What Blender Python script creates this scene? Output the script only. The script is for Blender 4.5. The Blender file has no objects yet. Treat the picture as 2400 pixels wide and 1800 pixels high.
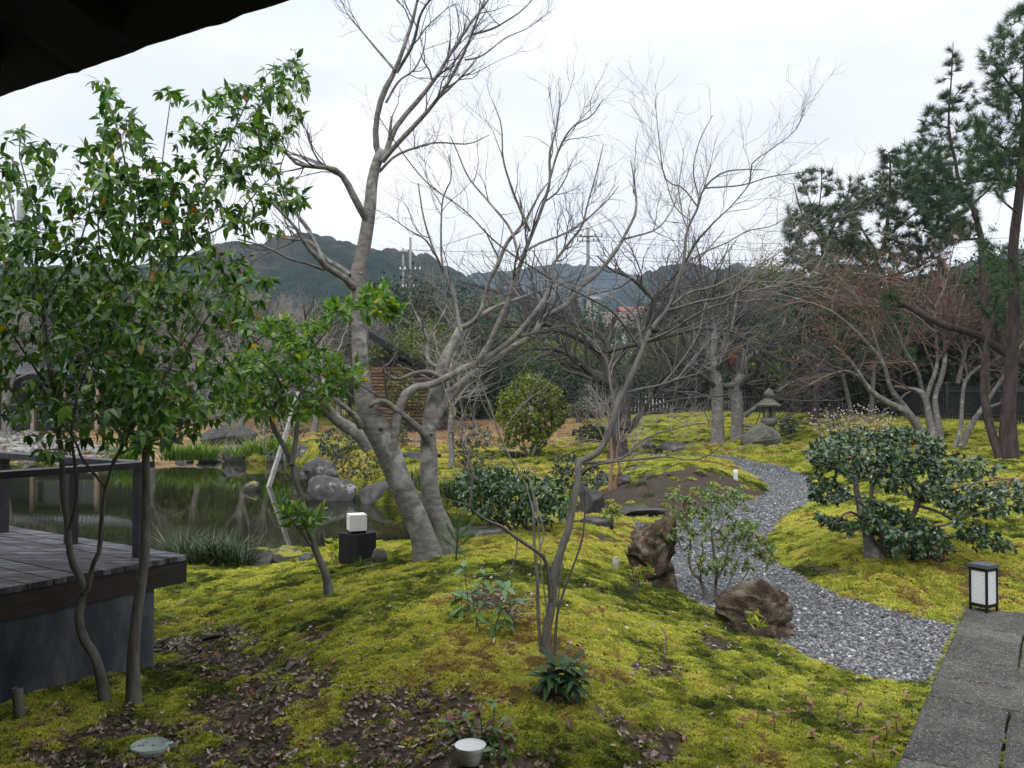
import bpy, math, numpy as np
from mathutils import Vector, Matrix, noise as mnoise
scene = bpy.context.scene
COL = scene.collection
rg = np.random.default_rng(11)

# ------------------------------------------------------------------ camera
F, EYE, HOR = 1970.0, 1.6, 935.0
PIT = math.atan((HOR - 900) / F)
CS, SN = math.cos(PIT), math.sin(PIT)
cam_d = bpy.data.cameras.new('camera')
cam = bpy.data.objects.new('camera', cam_d)
COL.objects.link(cam)
cam.location = (0, 0, EYE)
cam.rotation_euler = (math.pi / 2 + PIT, 0, 0)
cam_d.sensor_width = 36.0
cam_d.lens = 36.0 * F / 2400.0
cam_d.clip_start = 0.05
cam_d.clip_end = 6000
scene.camera = cam

# ------------------------------------------------------------------ sky, sun, exposure
SUN_EL, SUN_AZ = 48.0, 200.0          # degrees; azimuth measured from +Y clockwise
world = bpy.data.worlds.new('World')
scene.world = world
world.use_nodes = True
wn, wl = world.node_tree.nodes, world.node_tree.links
wn.clear()
def W(t, **k):
    n = wn.new(t)
    for a, b in k.items():
        setattr(n, a, b)
    return n
sky = W('ShaderNodeTexSky', sky_type='NISHITA', sun_disc=False)
sky.sun_elevation = math.radians(SUN_EL); sky.sun_rotation = math.radians(SUN_AZ)
sky.air_density = 1.0; sky.dust_density = 2.0; sky.ozone_density = 1.0
skys = W('ShaderNodeVectorMath', operation='SCALE'); skys.inputs[3].default_value = 0.10
tc = W('ShaderNodeTexCoord')
mp = W('ShaderNodeMapping'); mp.inputs['Scale'].default_value = (1.0, 1.0, 2.6)
n1 = W('ShaderNodeTexNoise'); n1.inputs['Scale'].default_value = 1.9; n1.inputs['Detail'].default_value = 5; n1.inputs['Roughness'].default_value = .5
r1 = W('ShaderNodeValToRGB')
r1.color_ramp.elements[0].position = .36; r1.color_ramp.elements[0].color = (.66, .705, .785, 1)
r1.color_ramp.elements[1].position = .60; r1.color_ramp.elements[1].color = (.90, .915, .945, 1)
# overcast cloud layer is brighter overhead than at the horizon, as real overcast is
sep = W('ShaderNodeSeparateXYZ')
el = W('ShaderNodeMapRange'); el.inputs[1].default_value = .36; el.inputs[2].default_value = 1.0; el.inputs[3].default_value = 1.0; el.inputs[4].default_value = 2.5
cl = W('ShaderNodeVectorMath', operation='MULTIPLY')
mixw = W('ShaderNodeMix', data_type='RGBA'); mixw.inputs[0].default_value = .93
bg = W('ShaderNodeBackground'); out = W('ShaderNodeOutputWorld')
wl.new(tc.outputs['Generated'], mp.inputs[0]); wl.new(mp.outputs[0], n1.inputs[0]); wl.new(n1.outputs[0], r1.inputs[0])
wl.new(tc.outputs['Generated'], sep.inputs[0]); wl.new(sep.outputs[2], el.inputs[0])
wl.new(r1.outputs[0], cl.inputs[0]); wl.new(el.outputs[0], cl.inputs[1])
wl.new(sky.outputs[0], skys.inputs[0])
wl.new(skys.outputs[0], mixw.inputs[6]); wl.new(cl.outputs[0], mixw.inputs[7])
wl.new(mixw.outputs[2], bg.inputs[0]); bg.inputs[1].default_value = 1.0
wl.new(bg.outputs[0], out.inputs[0])

sd = bpy.data.lights.new('sun', 'SUN'); sd.energy = 1.3; sd.angle = math.radians(14); sd.color = (1, .98, .95)
so = bpy.data.objects.new('sun', sd); COL.objects.link(so)
a, e = math.radians(SUN_AZ), math.radians(SUN_EL)
sdir = Vector((math.sin(a) * math.cos(e), math.cos(a) * math.cos(e), math.sin(e)))
so.rotation_euler = sdir.to_track_quat('Z', 'Y').to_euler(); so.location = (0, 0, 60)
vs = scene.view_settings
vs.view_transform = 'Standard'; vs.look = 'None'; vs.gamma = 1; vs.use_curve_mapping = False
vs.exposure = 0.4
scene.render.engine = 'CYCLES'
cy = scene.cycles
cy.max_bounces = 6; cy.diffuse_bounces = 3; cy.glossy_bounces = 3; cy.transmission_bounces = 4
cy.transparent_max_bounces = 8; cy.volume_bounces = 0
cy.use_denoising = True
cy.caustics_reflective = False; cy.caustics_refractive = False

# ------------------------------------------------------------------ helpers
def at(px, py, Y):
    """point of the world at depth Y on the ray through a pixel of the 2400x1800 photograph"""
    u, v = (px - 1200) / F, (900 - py) / F
    t = Y / (CS - v * SN)
    return np.array([u * t, Y, EYE + (SN + v * CS) * t])

def flat(px, py, z):
    u, v = (px - 1200) / F, (900 - py) / F
    t = (z - EYE) / (SN + v * CS)
    return np.array([u * t, (CS - v * SN) * t, z])

def _hash(ix, iy, s):
    h = (ix.astype(np.int64) * 374761393 + iy.astype(np.int64) * 668265263 + s * 974634777) & 0x7fffffff
    h = ((h ^ (h >> 13)) * 1274126177) & 0x7fffffff
    return ((h ^ (h >> 16)) & 0xffff) / 65535.0

def vnoise(x, y, s=0):
    ix, iy = np.floor(x), np.floor(y)
    fx, fy = x - ix, y - iy
    fx, fy = fx * fx * (3 - 2 * fx), fy * fy * (3 - 2 * fy)
    a = _hash(ix, iy, s); b = _hash(ix + 1, iy, s); c = _hash(ix, iy + 1, s); d = _hash(ix + 1, iy + 1, s)
    return (a * (1 - fx) + b * fx) * (1 - fy) + (c * (1 - fx) + d * fx) * fy - .5

def fbm(x, y, o=4, s=0):
    v, a, t = 0, 1, 0
    for k in range(o):
        v = v + a * vnoise(x * 2 ** k + 17 * k, y * 2 ** k - 9 * k, s + k); t += a; a *= .5
    return v / t * 2

def unit(v):
    v = np.asarray(v, float)
    return v / np.maximum(np.linalg.norm(v, axis=-1, keepdims=True), 1e-9)

def sstep(a, b, x):
    t = np.clip((x - a) / (b - a), 0, 1)
    return t * t * (3 - 2 * t)

def poly_sd(poly, X, Y):
    """signed distance to polygon (negative inside)"""
    P = np.asarray(poly, float); n = len(P)
    d = np.full(X.shape, 1e9); ins = np.zeros(X.shape, bool)
    for i in range(n):
        a, b = P[i], P[(i + 1) % n]
        e = b - a
        wx, wy = X - a[0], Y - a[1]
        t = np.clip((wx * e[0] + wy * e[1]) / max(e @ e, 1e-9), 0, 1)
        d = np.minimum(d, (wx - t * e[0]) ** 2 + (wy - t * e[1]) ** 2)
        c = (a[1] > Y) != (b[1] > Y)
        with np.errstate(divide='ignore', invalid='ignore'):
            xx = (b[0] - a[0]) * (Y - a[1]) / (b[1] - a[1] + 1e-12) + a[0]
        ins ^= c & (X < xx)
    return np.where(ins, -1, 1) * np.sqrt(d)

# ------------------------------------------------------------------ terrain heights
ctrl = []
def C(px, py, z): p = flat(px, py, z); ctrl.append((p[0], p[1], z))
def CW(x, y, z): ctrl.append((x, y, z))
for q in [(1200,1790,.0),(600,1790,-.02),(100,1790,-.03),(1700,1790,0),(2050,1790,0),(160,1612,-.02),(360,1552,-.03),
          (0,1660,-.02),(400,1560,-.02),(700,1500,.09),(900,1500,.17),(1100,1500,.2),(1290,1540,.18),(1000,1400,.27),(1200,1400,.31),
          (800,1400,.2),(600,1440,.04),(480,1500,-.03),(450,1400,-.1),(600,1350,-.12),(770,1395,.14),(720,1345,-.02),(1050,1312,.28),(900,1322,.14),
          (1300,1250,.26),(1400,1215,.16),(1200,1275,.27),(1500,1500,.10),(1700,1600,.03),(1900,1620,0),(1700,1490,.02),(1500,1400,.13),
          (1600,1390,.02),(1850,1510,-.02),(1290,1650,.12),(1000,1650,.09),(700,1650,.02),(1500,1650,.06),
          (2100,1520,-.02),(1900,1430,-.03),(1700,1330,-.04),(1600,1280,-.04),(1680,1200,-.04),(1820,1150,-.04),(1790,1110,0),(1550,1230,-.04),
          (2300,1500,.0),(2300,1700,.0),(2390,1450,.0),(2261,1434,0),(2110,1800,0),
          (2060,1310,.2),(1900,1290,.1),(1850,1240,.08),(2000,1220,.25),(2250,1350,.1),(2390,1400,.03),(2300,1250,.22),(2100,1130,.3),(2350,1120,.35),
          (1950,1170,.1),(2150,1400,.05),(1650,1096,.36),(1550,1098,.30),(1600,1193,-.03),(1800,1165,-.02),(1450,1130,.08),(1500,1160,.12),(1550,1135,.24),
          (1200,1190,-.12),(1150,1240,-.15),(1400,1180,-.02),(1700,1070,.22),(1600,1030,.35),(1550,970,.95),(1790,1050,.35),(1950,1045,.42),(2000,1000,.75),
          (1850,978,.9),(2350,1078,.32),(2200,1050,.42),(2150,1015,.65),(2300,985,.85),(1000,1000,.35),(1200,965,.7),(1100,985,.55),
          (450,1045,-.1),(450,1005,.3),(50,1045,-.15),(50,1010,.1),(950,1130,-.1),(1000,1060,.15),(1250,1100,.03),(1150,1060,.15),(1350,1040,.3),(1400,990,.6)]:
    C(*q)
for q in [(-8,-6,-.02),(0,-8,0),(8,-6,0),(-14,2,-.1),(-9,3,-.05),(12,5,.05),(14,14,.4),(-18,40,.3),(0,55,.8),(25,50,1.0),(-30,60,.6),(35,30,.9),
          (-25,18,.0),(-25,30,.1),(60,80,1.2),(-60,80,.8),(0,90,1.0),(-60,40,.5),(60,40,1.2),(0,140,1.2),(-90,140,1.2),(90,140,1.2)]:
    CW(*q)
ctrl = np.array(ctrl)
def _basis(d, s): return np.sqrt(d * d + s * s)
def _warp(x, y):     # compress distance so that near and far features interpolate alike
    r = np.sqrt(x * x + y * y) + 1e-6
    k = np.log1p(r / 4.0) * 4.0 / r
    return x * k, y * k
cx, cyy = _warp(ctrl[:, 0], ctrl[:, 1])
_d = np.hypot(cx[:, None] - cx[None], cyy[:, None] - cyy[None])
_A = _basis(_d, .35) + np.eye(len(ctrl)) * -.004
_w = np.linalg.solve(_A, ctrl[:, 2] - .1)

WATER = -.45
pond_px = [(-700,1330),(-600,1120),(-200,1092),(0,1088),(200,1086),(350,1084),(500,1082),(640,1081),(735,1092),(800,1120),(800,1160),(840,1190),(940,1192),
           (1010,1205),(1100,1215),(1140,1232),(1100,1262),(1020,1290),(930,1306),(830,1314),(620,1316),(520,1322),(430,1332),(300,1345),(0,1385),(-400,1420)]
pond = np.array([flat(x, y, WATER)[:2] for x, y in pond_px])

pathL = [(2112,1800),(2130,1745),(2000,1600),(1860,1545),(1850,1500),(1750,1440),(1600,1370),(1530,1290),(1480,1250),(1440,1225),(1520,1205),(1620,1180),(1760,1160),(1790,1145),(1770,1125),(1700,1098)]
path_poly_px = [(2183,1648),(2190,1605),(2080,1600),(1980,1572),(1900,1545),(1850,1512),(1740,1460),(1650,1430),(1590,1400),(1540,1330),(1500,1270),(1470,1232),(1560,1232),
                (1640,1190),(1750,1180),(1800,1160),(1795,1140),(1760,1118),(1700,1100),(1500,1093),(1500,1086),(1740,1096),(1850,1106),(1900,1122),(1920,1150),(1900,1190),(1860,1215),(1820,1245),(1795,1275),
                (1800,1310),(1850,1355),(1920,1395),(1990,1420),(2100,1445),(2190,1462),(2235,1475),(2261,1434)]
path_poly = np.array([flat(x, y, -.03)[:2] for x, y in path_poly_px])

def raw_h(X, Y):
    X = np.asarray(X, float); Y = np.asarray(Y, float)
    wx, wy = _warp(X, Y)
    sh = wx.shape; wx = wx.ravel(); wy = wy.ravel()
    z = np.empty(wx.size)
    for i in range(0, wx.size, 40000):
        d = np.hypot(wx[i:i + 40000, None] - cx[None], wy[i:i + 40000, None] - cyy[None])
        z[i:i + 40000] = _basis(d, .35) @ _w
    return z.reshape(sh) + .1

def height(X, Y):
    X = np.atleast_1d(np.asarray(X, float)); Y = np.atleast_1d(np.asarray(Y, float))
    z = raw_h(X, Y)
    pav = sstep(.1, .5, pave_sd(X, Y)); pt = sstep(-.05, .35, poly_sd(path_poly, X, Y))
    k = np.minimum(pav, pt)
    n = fbm(X * 1.1, Y * 1.1, 3, 5) * .04 + fbm(X * 3.5, Y * 3.5, 3, 9) * .030 + fbm(X * 11, Y * 11, 2, 12) * .012
    z = z + n * k - .012 * (1 - pt)
    z = np.where(pav < 1, z * pav + (-.02) * (1 - pav), z)
    d = poly_sd(pond, X, Y)
    bank = sstep(.9, -.5, d)
    z = z * (1 - bank) + (WATER - .75) * bank
    return z

# paving frame: left edge runs P0 -> P1, slabs extend to the right of it
PV0 = flat(2110, 1787, 0)[:2]; PV1 = flat(2258.6, 1442.7, 0)[:2]
pv_u = (PV1 - PV0) / np.linalg.norm(PV1 - PV0); pv_v = np.array([pv_u[1], -pv_u[0]])
PV_END = (flat(2268, 1432, 0)[:2] - PV0) @ pv_u
def pave_sd(X, Y):
    a = (X - PV0[0]) * pv_u[0] + (Y - PV0[1]) * pv_u[1]
    b = (X - PV0[0]) * pv_v[0] + (Y - PV0[1]) * pv_v[1]
    return np.maximum(-b, a - PV_END)

_gz = {}
def hz(x, y): return float(height(np.array([x]), np.array([y]))[0])
def gp(px, py):
    """point on the terrain under a photograph pixel"""
    Ys = np.concatenate([np.arange(2.6, 12, .05), np.arange(12, 40, .2), np.arange(40, 120, 1.0)])
    u, v = (px - 1200) / F, (900 - py) / F
    t = Ys / (CS - v * SN); X = u * t; Z = EYE + (SN + v * CS) * t
    h = height(X, Ys)
    k = np.argmax(Z <= h)
    if not (Z <= h).any(): k = len(Ys) - 1
    return np.array([X[k], Ys[k], h[k]])

# ------------------------------------------------------------------ materials
def mat(name, base=None, rough=.8, spec=.3):
    m = bpy.data.materials.new(name); m.use_nodes = True
    nt = m.node_tree; b = nt.nodes['Principled BSDF']
    if base: b.inputs['Base Color'].default_value = (*base, 1)
    b.inputs['Roughness'].default_value = rough
    b.inputs['Specular IOR Level'].default_value = spec
    return m, nt, b
def nd(nt, t, **k):
    n = nt.nodes.new(t)
    for a, v in k.items(): setattr(n, a, v)
    return n
def noise_n(nt, scale, detail=5, rough=.6, vec=None, dist=0):
    n = nd(nt, 'ShaderNodeTexNoise'); n.inputs['Scale'].default_value = scale
    n.inputs['Detail'].default_value = detail; n.inputs['Roughness'].default_value = rough; n.inputs['Distortion'].default_value = dist
    if vec is not None: nt.links.new(vec, n.inputs['Vector'])
    return n
def ramp(nt, fac, stops):
    r = nd(nt, 'ShaderNodeValToRGB'); e = r.color_ramp.elements
    while len(e) < len(stops): e.new(.5)
    for i, (p, c) in enumerate(stops):
        e[i].position = p; e[i].color = (*c, 1) if len(c) == 3 else c
    nt.links.new(fac, r.inputs[0]); return r
def mixc(nt, fac, a, b, mode='MIX'):
    m = nd(nt, 'ShaderNodeMix', data_type='RGBA', blend_type=mode)
    for s, v in ((0, fac), (6, a), (7, b)):
        if hasattr(v, 'links') or isinstance(v, bpy.types.NodeSocket): nt.links.new(v, m.inputs[s])
        else: m.inputs[s].default_value = v if s == 0 else (*v, 1)
    return m.outputs[2]
def bump(nt, b, h, strength=.5, dist=.02, prev=None):
    n = nd(nt, 'ShaderNodeBump'); n.inputs['Strength'].default_value = strength; n.inputs['Distance'].default_value = dist
    nt.links.new(h, n.inputs['Height'])
    if prev is not None: nt.links.new(prev, n.inputs['Normal'])
    nt.links.new(n.outputs[0], b.inputs['Normal']); return n.outputs[0]
def coord(nt, scale=(1, 1, 1), kind='Object'):
    t = nd(nt, 'ShaderNodeTexCoord'); m = nd(nt, 'ShaderNodeMapping'); m.inputs['Scale'].default_value = scale
    nt.links.new(t.outputs[kind], m.inputs[0]); return m.outputs[0]
def attr(nt, name, kind='GEOMETRY'):
    a = nd(nt, 'ShaderNodeAttribute', attribute_name=name, attribute_type=kind); return a

def leaf_mat(name, stops, rough=.35, trans=.25, spec=.5):
    """stops: ramp over the per-leaf random value"""
    m, nt, b = mat(name, rough=rough, spec=spec)
    a = attr(nt, 'var'); oi = nd(nt, 'ShaderNodeObjectInfo')
    ad = nd(nt, 'ShaderNodeMath', operation='ADD'); nt.links.new(a.outputs['Fac'], ad.inputs[0]); nt.links.new(oi.outputs['Random'], ad.inputs[1])
    fr = nd(nt, 'ShaderNodeMath', operation='FRACT'); nt.links.new(ad.outputs[0], fr.inputs[0])
    r = ramp(nt, fr.outputs[0], stops)
    r.color_ramp.interpolation = 'LINEAR'
    nt.links.new(r.outputs[0], b.inputs['Base Color'])
    if trans:
        tr = nd(nt, 'ShaderNodeBsdfTranslucent'); nt.links.new(r.outputs[0], tr.inputs[0])
        hs = nd(nt, 'ShaderNodeHueSaturation'); hs.inputs['Saturation'].default_value = 1.15; hs.inputs['Value'].default_value = 1.5
        nt.links.new(r.outputs[0], hs.inputs['Color']); nt.links.new(hs.outputs[0], tr.inputs[0])
        mx = nd(nt, 'ShaderNodeMixShader'); mx.inputs[0].default_value = trans
        nt.links.new(b.outputs[0], mx.inputs[1]); nt.links.new(tr.outputs[0], mx.inputs[2])
        nt.links.new(mx.outputs[0], nt.nodes['Material Output'].inputs[0])
    return m

def bark_mat(name, a, b_, lich=None, sc=6, bstr=.5, stretch=.25, rough=.9):
    m, nt, b = mat(name, rough=rough, spec=.2)
    v = coord(nt, (1, 1, stretch))
    v2 = coord(nt)
    n = noise_n(nt, sc * 3, 8, .65, v)
    r = ramp(nt, n.outputs[0], [(.35, a), (.62, b_)])
    c = r.outputs[0]
    if lich:
        n2 = noise_n(nt, sc * 1.2, 5, .6, v2)
        f = ramp(nt, n2.outputs[0], [(.55, (0, 0, 0)), (.64, (1, 1, 1))])
        c = mixc(nt, f.outputs[0], c, lich)
    nt.links.new(c, b.inputs['Base Color'])
    n3 = noise_n(nt, sc * 8, 6, .7, v)
    bump(nt, b, n3.outputs[0], bstr, .012)
    return m

# ------------------------------------------------------------------ mesh building
LEAF = (np.array([[0,0,0],[.33,0,0],[.7,0,0],[1,0,0],[.3,.5,0],[.3,-.5,0],[.66,.42,0],[.66,-.42,0]], float),
        [[1,5,7,2],[1,2,6,4]], [[0,5,1],[0,1,4],[2,7,3],[2,3,6]])
RHOMB = (np.array([[0,0,0],[.45,.5,0],[1,0,0],[.45,-.5,0]], float), [], [[0,3,2],[0,2,1]])
BLADE = (np.array([[0,.5,0],[0,-.5,0],[.5,-.35,0],[.5,.35,0],[1,0,0]], float), [[0,1,2,3]], [[3,2,4]])
NEEDLE = (np.array([[0,.5,0],[0,-.5,0],[1,0,0]], float), [], [[0,1,2]])
OVAL = (np.array([[0,0,0],[.2,.34,0],[.5,.5,0],[.8,.36,0],[1,0,0],[.8,-.36,0],[.5,-.5,0],[.2,-.34,0]], float), [[0,7,6,5],[0,5,4,3],[0,3,2,1]], [])
def _maple():
    pts = [(0, 0)]
    for k, (an, L) in enumerate([(-115, .45), (-62, .8), (-25, .95), (0, 1.0), (25, .95), (62, .8), (115, .45)]):
        t = math.radians(an)
        if k: 
            s = math.radians((an + prev) / 2); pts.append((.30 * math.cos(s), .30 * math.sin(s)))
        pts.append((L * math.cos(t), L * math.sin(t))); prev = an
    v = np.array([(x, y, 0) for x, y in pts]); n = len(v)
    return v, [], [[0, i, i + 1] for i in range(1, n - 1)]
MAPLE = _maple()

class MB:
    def __init__(s): s.v, s.q, s.t, s.a, s.n = [], [], [], [], 0
    def add(s, v, q=None, t=None, var=0.0):
        v = np.asarray(v, float).reshape(-1, 3); 
        if q is not None and len(q): s.q.append(np.asarray(q, np.int64).reshape(-1, 4) + s.n)
        if t is not None and len(t): s.t.append(np.asarray(t, np.int64).reshape(-1, 3) + s.n)
        s.v.append(v); s.a.append(np.broadcast_to(np.asarray(var, float), (len(v),)) if np.ndim(var) < 2 else var.ravel()); s.n += len(v); return s
    def box(s, c, size, rz=0.0, M=None, var=0.0, taper=1.0, bev=0.0):
        hx, hy, hz_ = [q / 2 for q in size]; t = taper
        v = np.array([[-hx,-hy,-hz_],[hx,-hy,-hz_],[hx,hy,-hz_],[-hx,hy,-hz_],[-hx*t,-hy*t,hz_],[hx*t,-hy*t,hz_],[hx*t,hy*t,hz_],[-hx*t,hy*t,hz_]])
        if M is not None: v = v @ np.asarray(M).T
        else:
            cr, sr = math.cos(rz), math.sin(rz); v = v @ np.array([[cr, sr, 0], [-sr, cr, 0], [0, 0, 1]])
        return s.add(v + np.asarray(c, float), [[3,2,1,0],[4,5,6,7],[0,1,5,4],[1,2,6,5],[2,3,7,6],[3,0,4,7]], var=var)
    def tubes(s, P, R, sides=5, cap=True, var=None):
        P = np.asarray(P, float); R = np.asarray(R, float)
        if P.ndim == 2: P, R = P[None], R[None]
        M, K, _ = P.shape
        T = np.gradient(P, axis=1); T = unit(T)
        ch = unit(P[:, -1] - P[:, 0])
        ref = np.where(np.abs(ch[:, 2:3]) < .8, [[0, 0, 1.]], [[1., .2, 0]])
        ref = unit(ref - ch * (ref * ch).sum(1, keepdims=True))[:, None]
        N = unit(ref - T * (ref * T).sum(2, keepdims=True)); B = np.cross(T, N)
        a = np.arange(sides) / sides * 2 * np.pi
        ring = N[:, :, None] * np.cos(a)[None, None, :, None] + B[:, :, None] * np.sin(a)[None, None, :, None]
        V = P[:, :, None] + ring * R[:, :, None, None]
        idx = np.arange(M * K * sides).reshape(M, K, sides)
        A = idx[:, :-1]; Bq = idx[:, 1:]
        q = np.stack([A, np.roll(A, -1, 2), np.roll(Bq, -1, 2), Bq], -1).reshape(-1, 4)
        if var is None: var = np.repeat(rg.random(M), K * sides)
        s.add(V.reshape(-1, 3), q, var=var)
        if cap:
            base = s.n; s.add(P[:, -1], var=0)
            e = idx[:, -1] + (base - M * K * sides)
            t = np.stack([e, np.roll(e, -1, 1), np.repeat(base + np.arange(M), sides).reshape(M, sides)], -1).reshape(-1, 3)
            s.t.append(t)
        return s
    def leaves(s, pos, d, up, L, Wd, curl=.15, fold=.15, tmpl=LEAF, var=None):
        pos = np.asarray(pos, float); n = len(pos)
        if n == 0: return s
        X = unit(d); Z = up - X * (up * X).sum(1, keepdims=True); Z = unit(Z + 1e-6); Y = np.cross(Z, X)
        tv, tq, tt = tmpl; L = np.broadcast_to(L, (n,)); Wd = np.broadcast_to(Wd, (n,)); curl = np.broadcast_to(curl, (n,)); fold = np.broadcast_to(fold, (n,))
        x, y = tv[:, 0], tv[:, 1]
        z = -curl[:, None] * x[None] ** 2 * L[:, None] + fold[:, None] * np.abs(y)[None] * Wd[:, None]
        V = pos[:, None] + X[:, None] * (x[None] * L[:, None])[..., None] + Y[:, None] * (y[None] * Wd[:, None])[..., None] + Z[:, None] * z[..., None]
        k = len(tv); off = (np.arange(n) * k)[:, None, None]
        q = (np.array(tq)[None] + off).reshape(-1, 4) if len(tq) else None
        t = (np.array(tt)[None] + off).reshape(-1, 3) if len(tt) else None
        if var is None: var = rg.random(n)
        return s.add(V.reshape(-1, 3), q, t, np.repeat(np.broadcast_to(var, (n,)), k))
    def mesh(s, name, m=None, smooth=True, origin=(0, 0, 0)):
        me = bpy.data.meshes.new(name)
        v = np.concatenate(s.v) - np.asarray(origin, float)
        q = np.concatenate(s.q) if s.q else np.zeros((0, 4), int); t = np.concatenate(s.t) if s.t else np.zeros((0, 3), int)
        me.vertices.add(len(v)); me.vertices.foreach_set('co', v.astype(np.float32).ravel())
        loops = np.concatenate([q.ravel(), t.ravel()]).astype(np.int32)
        me.loops.add(len(loops)); me.loops.foreach_set('vertex_index', loops)
        st = np.concatenate([np.arange(len(q)) * 4, len(q) * 4 + np.arange(len(t)) * 3]).astype(np.int32)
        me.polygons.add(len(st)); me.polygons.foreach_set('loop_start', st)
        me.polygons.foreach_set('loop_total', np.concatenate([np.full(len(q), 4), np.full(len(t), 3)]).astype(np.int32))
        me.polygons.foreach_set('use_smooth', np.full(len(st), bool(smooth)))
        at_ = me.attributes.new('var', 'FLOAT', 'POINT'); at_.data.foreach_set('value', np.concatenate(s.a).astype(np.float32))
        me.update(calc_edges=True)
        if m: me.materials.append(m)
        return me
    def obj(s, name, m, parent=None, kind=None, smooth=True, label=None):
        o0 = np.array(parent.location) if parent is not None and not parent.parent else (np.array(parent.matrix_world.translation) if parent is not None else np.zeros(3))
        if parent is not None:
            o0 = np.zeros(3); q = parent
            while q is not None: o0 = o0 + np.array(q.location); q = q.parent
        o = bpy.data.objects.new(name, s.mesh(name, m, smooth, o0)); COL.objects.link(o)
        if parent is not None: o.parent = parent
        if kind: o['kind'] = kind
        if label: o['label'] = label
        return o

def thing(name, label, cat, loc=(0, 0, 0), group=None):
    o = bpy.data.objects.new(name, None); COL.objects.link(o)
    o.location = tuple(float(q) for q in loc); o.empty_display_size = .1
    o['label'] = label; o['category'] = cat
    if group: o['group'] = group
    return o
def tag(o, label, cat, group=None):
    o['label'] = label; o['category'] = cat
    if group: o['group'] = group
    return o
def copy_thing(root, loc, rz=0.0, sc=1.0, label=None, group=None):
    def cp(o, par):
        c = o.copy(); COL.objects.link(c); c.parent = par
        for ch in list(o.children): cp(ch, c)
        return c
    r = cp(root, None); r.location = tuple(float(q) for q in loc); r.rotation_euler = (0, 0, rz); r.scale = (sc, sc, sc)
    if label: r['label'] = label
    if group: r['group'] = group
    return r

def scatter(name, pts, rot, scl, var, templates, idx, kind='stuff'):
    """one object whose points carry many small real meshes (geometry nodes), for ground cover nobody could count"""
    me = bpy.data.meshes.new(name); n = len(pts)
    me.vertices.add(n); me.vertices.foreach_set('co', np.asarray(pts, np.float32).ravel())
    for nm, ty, dat, key in (('rot', 'FLOAT_VECTOR', rot, 'vector'), ('scl', 'FLOAT', scl, 'value'), ('var', 'FLOAT', var, 'value')):
        a_ = me.attributes.new(nm, ty, 'POINT'); a_.data.foreach_set(key, np.asarray(dat, np.float32).ravel())
    a_ = me.attributes.new('idx', 'INT', 'POINT'); a_.data.foreach_set('value', np.asarray(idx, np.int32))
    me.update()
    o = bpy.data.objects.new(name, me); COL.objects.link(o); o['kind'] = kind
    g = bpy.data.node_groups.new(name, 'GeometryNodeTree')
    g.interface.new_socket('Geometry', in_out='INPUT', socket_type='NodeSocketGeometry')
    g.interface.new_socket('Geometry', in_out='OUTPUT', socket_type='NodeSocketGeometry')
    N, Lk = g.nodes, g.links
    gi, go = N.new('NodeGroupInput'), N.new('NodeGroupOutput'); jn = N.new('GeometryNodeJoinGeometry')
    def na(nm, ty):
        x = N.new('GeometryNodeInputNamedAttribute'); x.data_type = ty; x.inputs[0].default_value = nm; return x.outputs[0]
    rt = N.new('FunctionNodeEulerToRotation'); Lk.new(na('rot', 'FLOAT_VECTOR'), rt.inputs[0])
    sc_ = na('scl', 'FLOAT'); ix = na('idx', 'INT')
    for k, t in enumerate(templates):
        oi = N.new('GeometryNodeObjectInfo'); oi.inputs[0].default_value = t; oi.inputs['As Instance'].default_value = True
        cmp_ = N.new('FunctionNodeCompare'); cmp_.data_type = 'INT'; cmp_.operation = 'EQUAL'
        Lk.new(ix, cmp_.inputs[2]); cmp_.inputs[3].default_value = k
        ip = N.new('GeometryNodeInstanceOnPoints')
        Lk.new(gi.outputs[0], ip.inputs['Points']); Lk.new(cmp_.outputs[0], ip.inputs['Selection']); Lk.new(oi.outputs['Geometry'], ip.inputs['Instance'])
        Lk.new(rt.outputs[0], ip.inputs['Rotation']); Lk.new(sc_, ip.inputs['Scale'])
        Lk.new(ip.outputs[0], jn.inputs[0])
    Lk.new(jn.outputs[0], go.inputs[0])
    md = o.modifiers.new('scatter', 'NODES'); md.node_group = g
    return o
def template(mb, name, m, smooth=True):
    return bpy.data.objects.new(name, mb.mesh(name, m, smooth))     # never linked: only its shape is used
def align_euler(gx, gy, rz, tilt=0.0):
    """euler angles that stand a small thing on a slope of gradient (gx, gy), spun by rz"""
    n = len(rz); Z = unit(np.stack([-gx, -gy, np.ones(n)], 1) + rg.normal(0, tilt, (n, 3)) if tilt else np.stack([-gx, -gy, np.ones(n)], 1))
    X = np.stack([np.cos(rz), np.sin(rz), np.zeros(n)], 1); X = unit(X - Z * (X * Z).sum(1, keepdims=True)); Y = np.cross(Z, X)
    M = np.stack([X, Y, Z], 2)
    return np.stack([np.arctan2(M[:, 2, 1], M[:, 2, 2]), -np.arcsin(np.clip(M[:, 2, 0], -1, 1)), np.arctan2(M[:, 1, 0], M[:, 0, 0])], 1)
def slope(X, Y, e=.04):
    return (height(X + e, Y) - height(X - e, Y)) / (2 * e), (height(X, Y + e) - height(X, Y - e)) / (2 * e)

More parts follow.
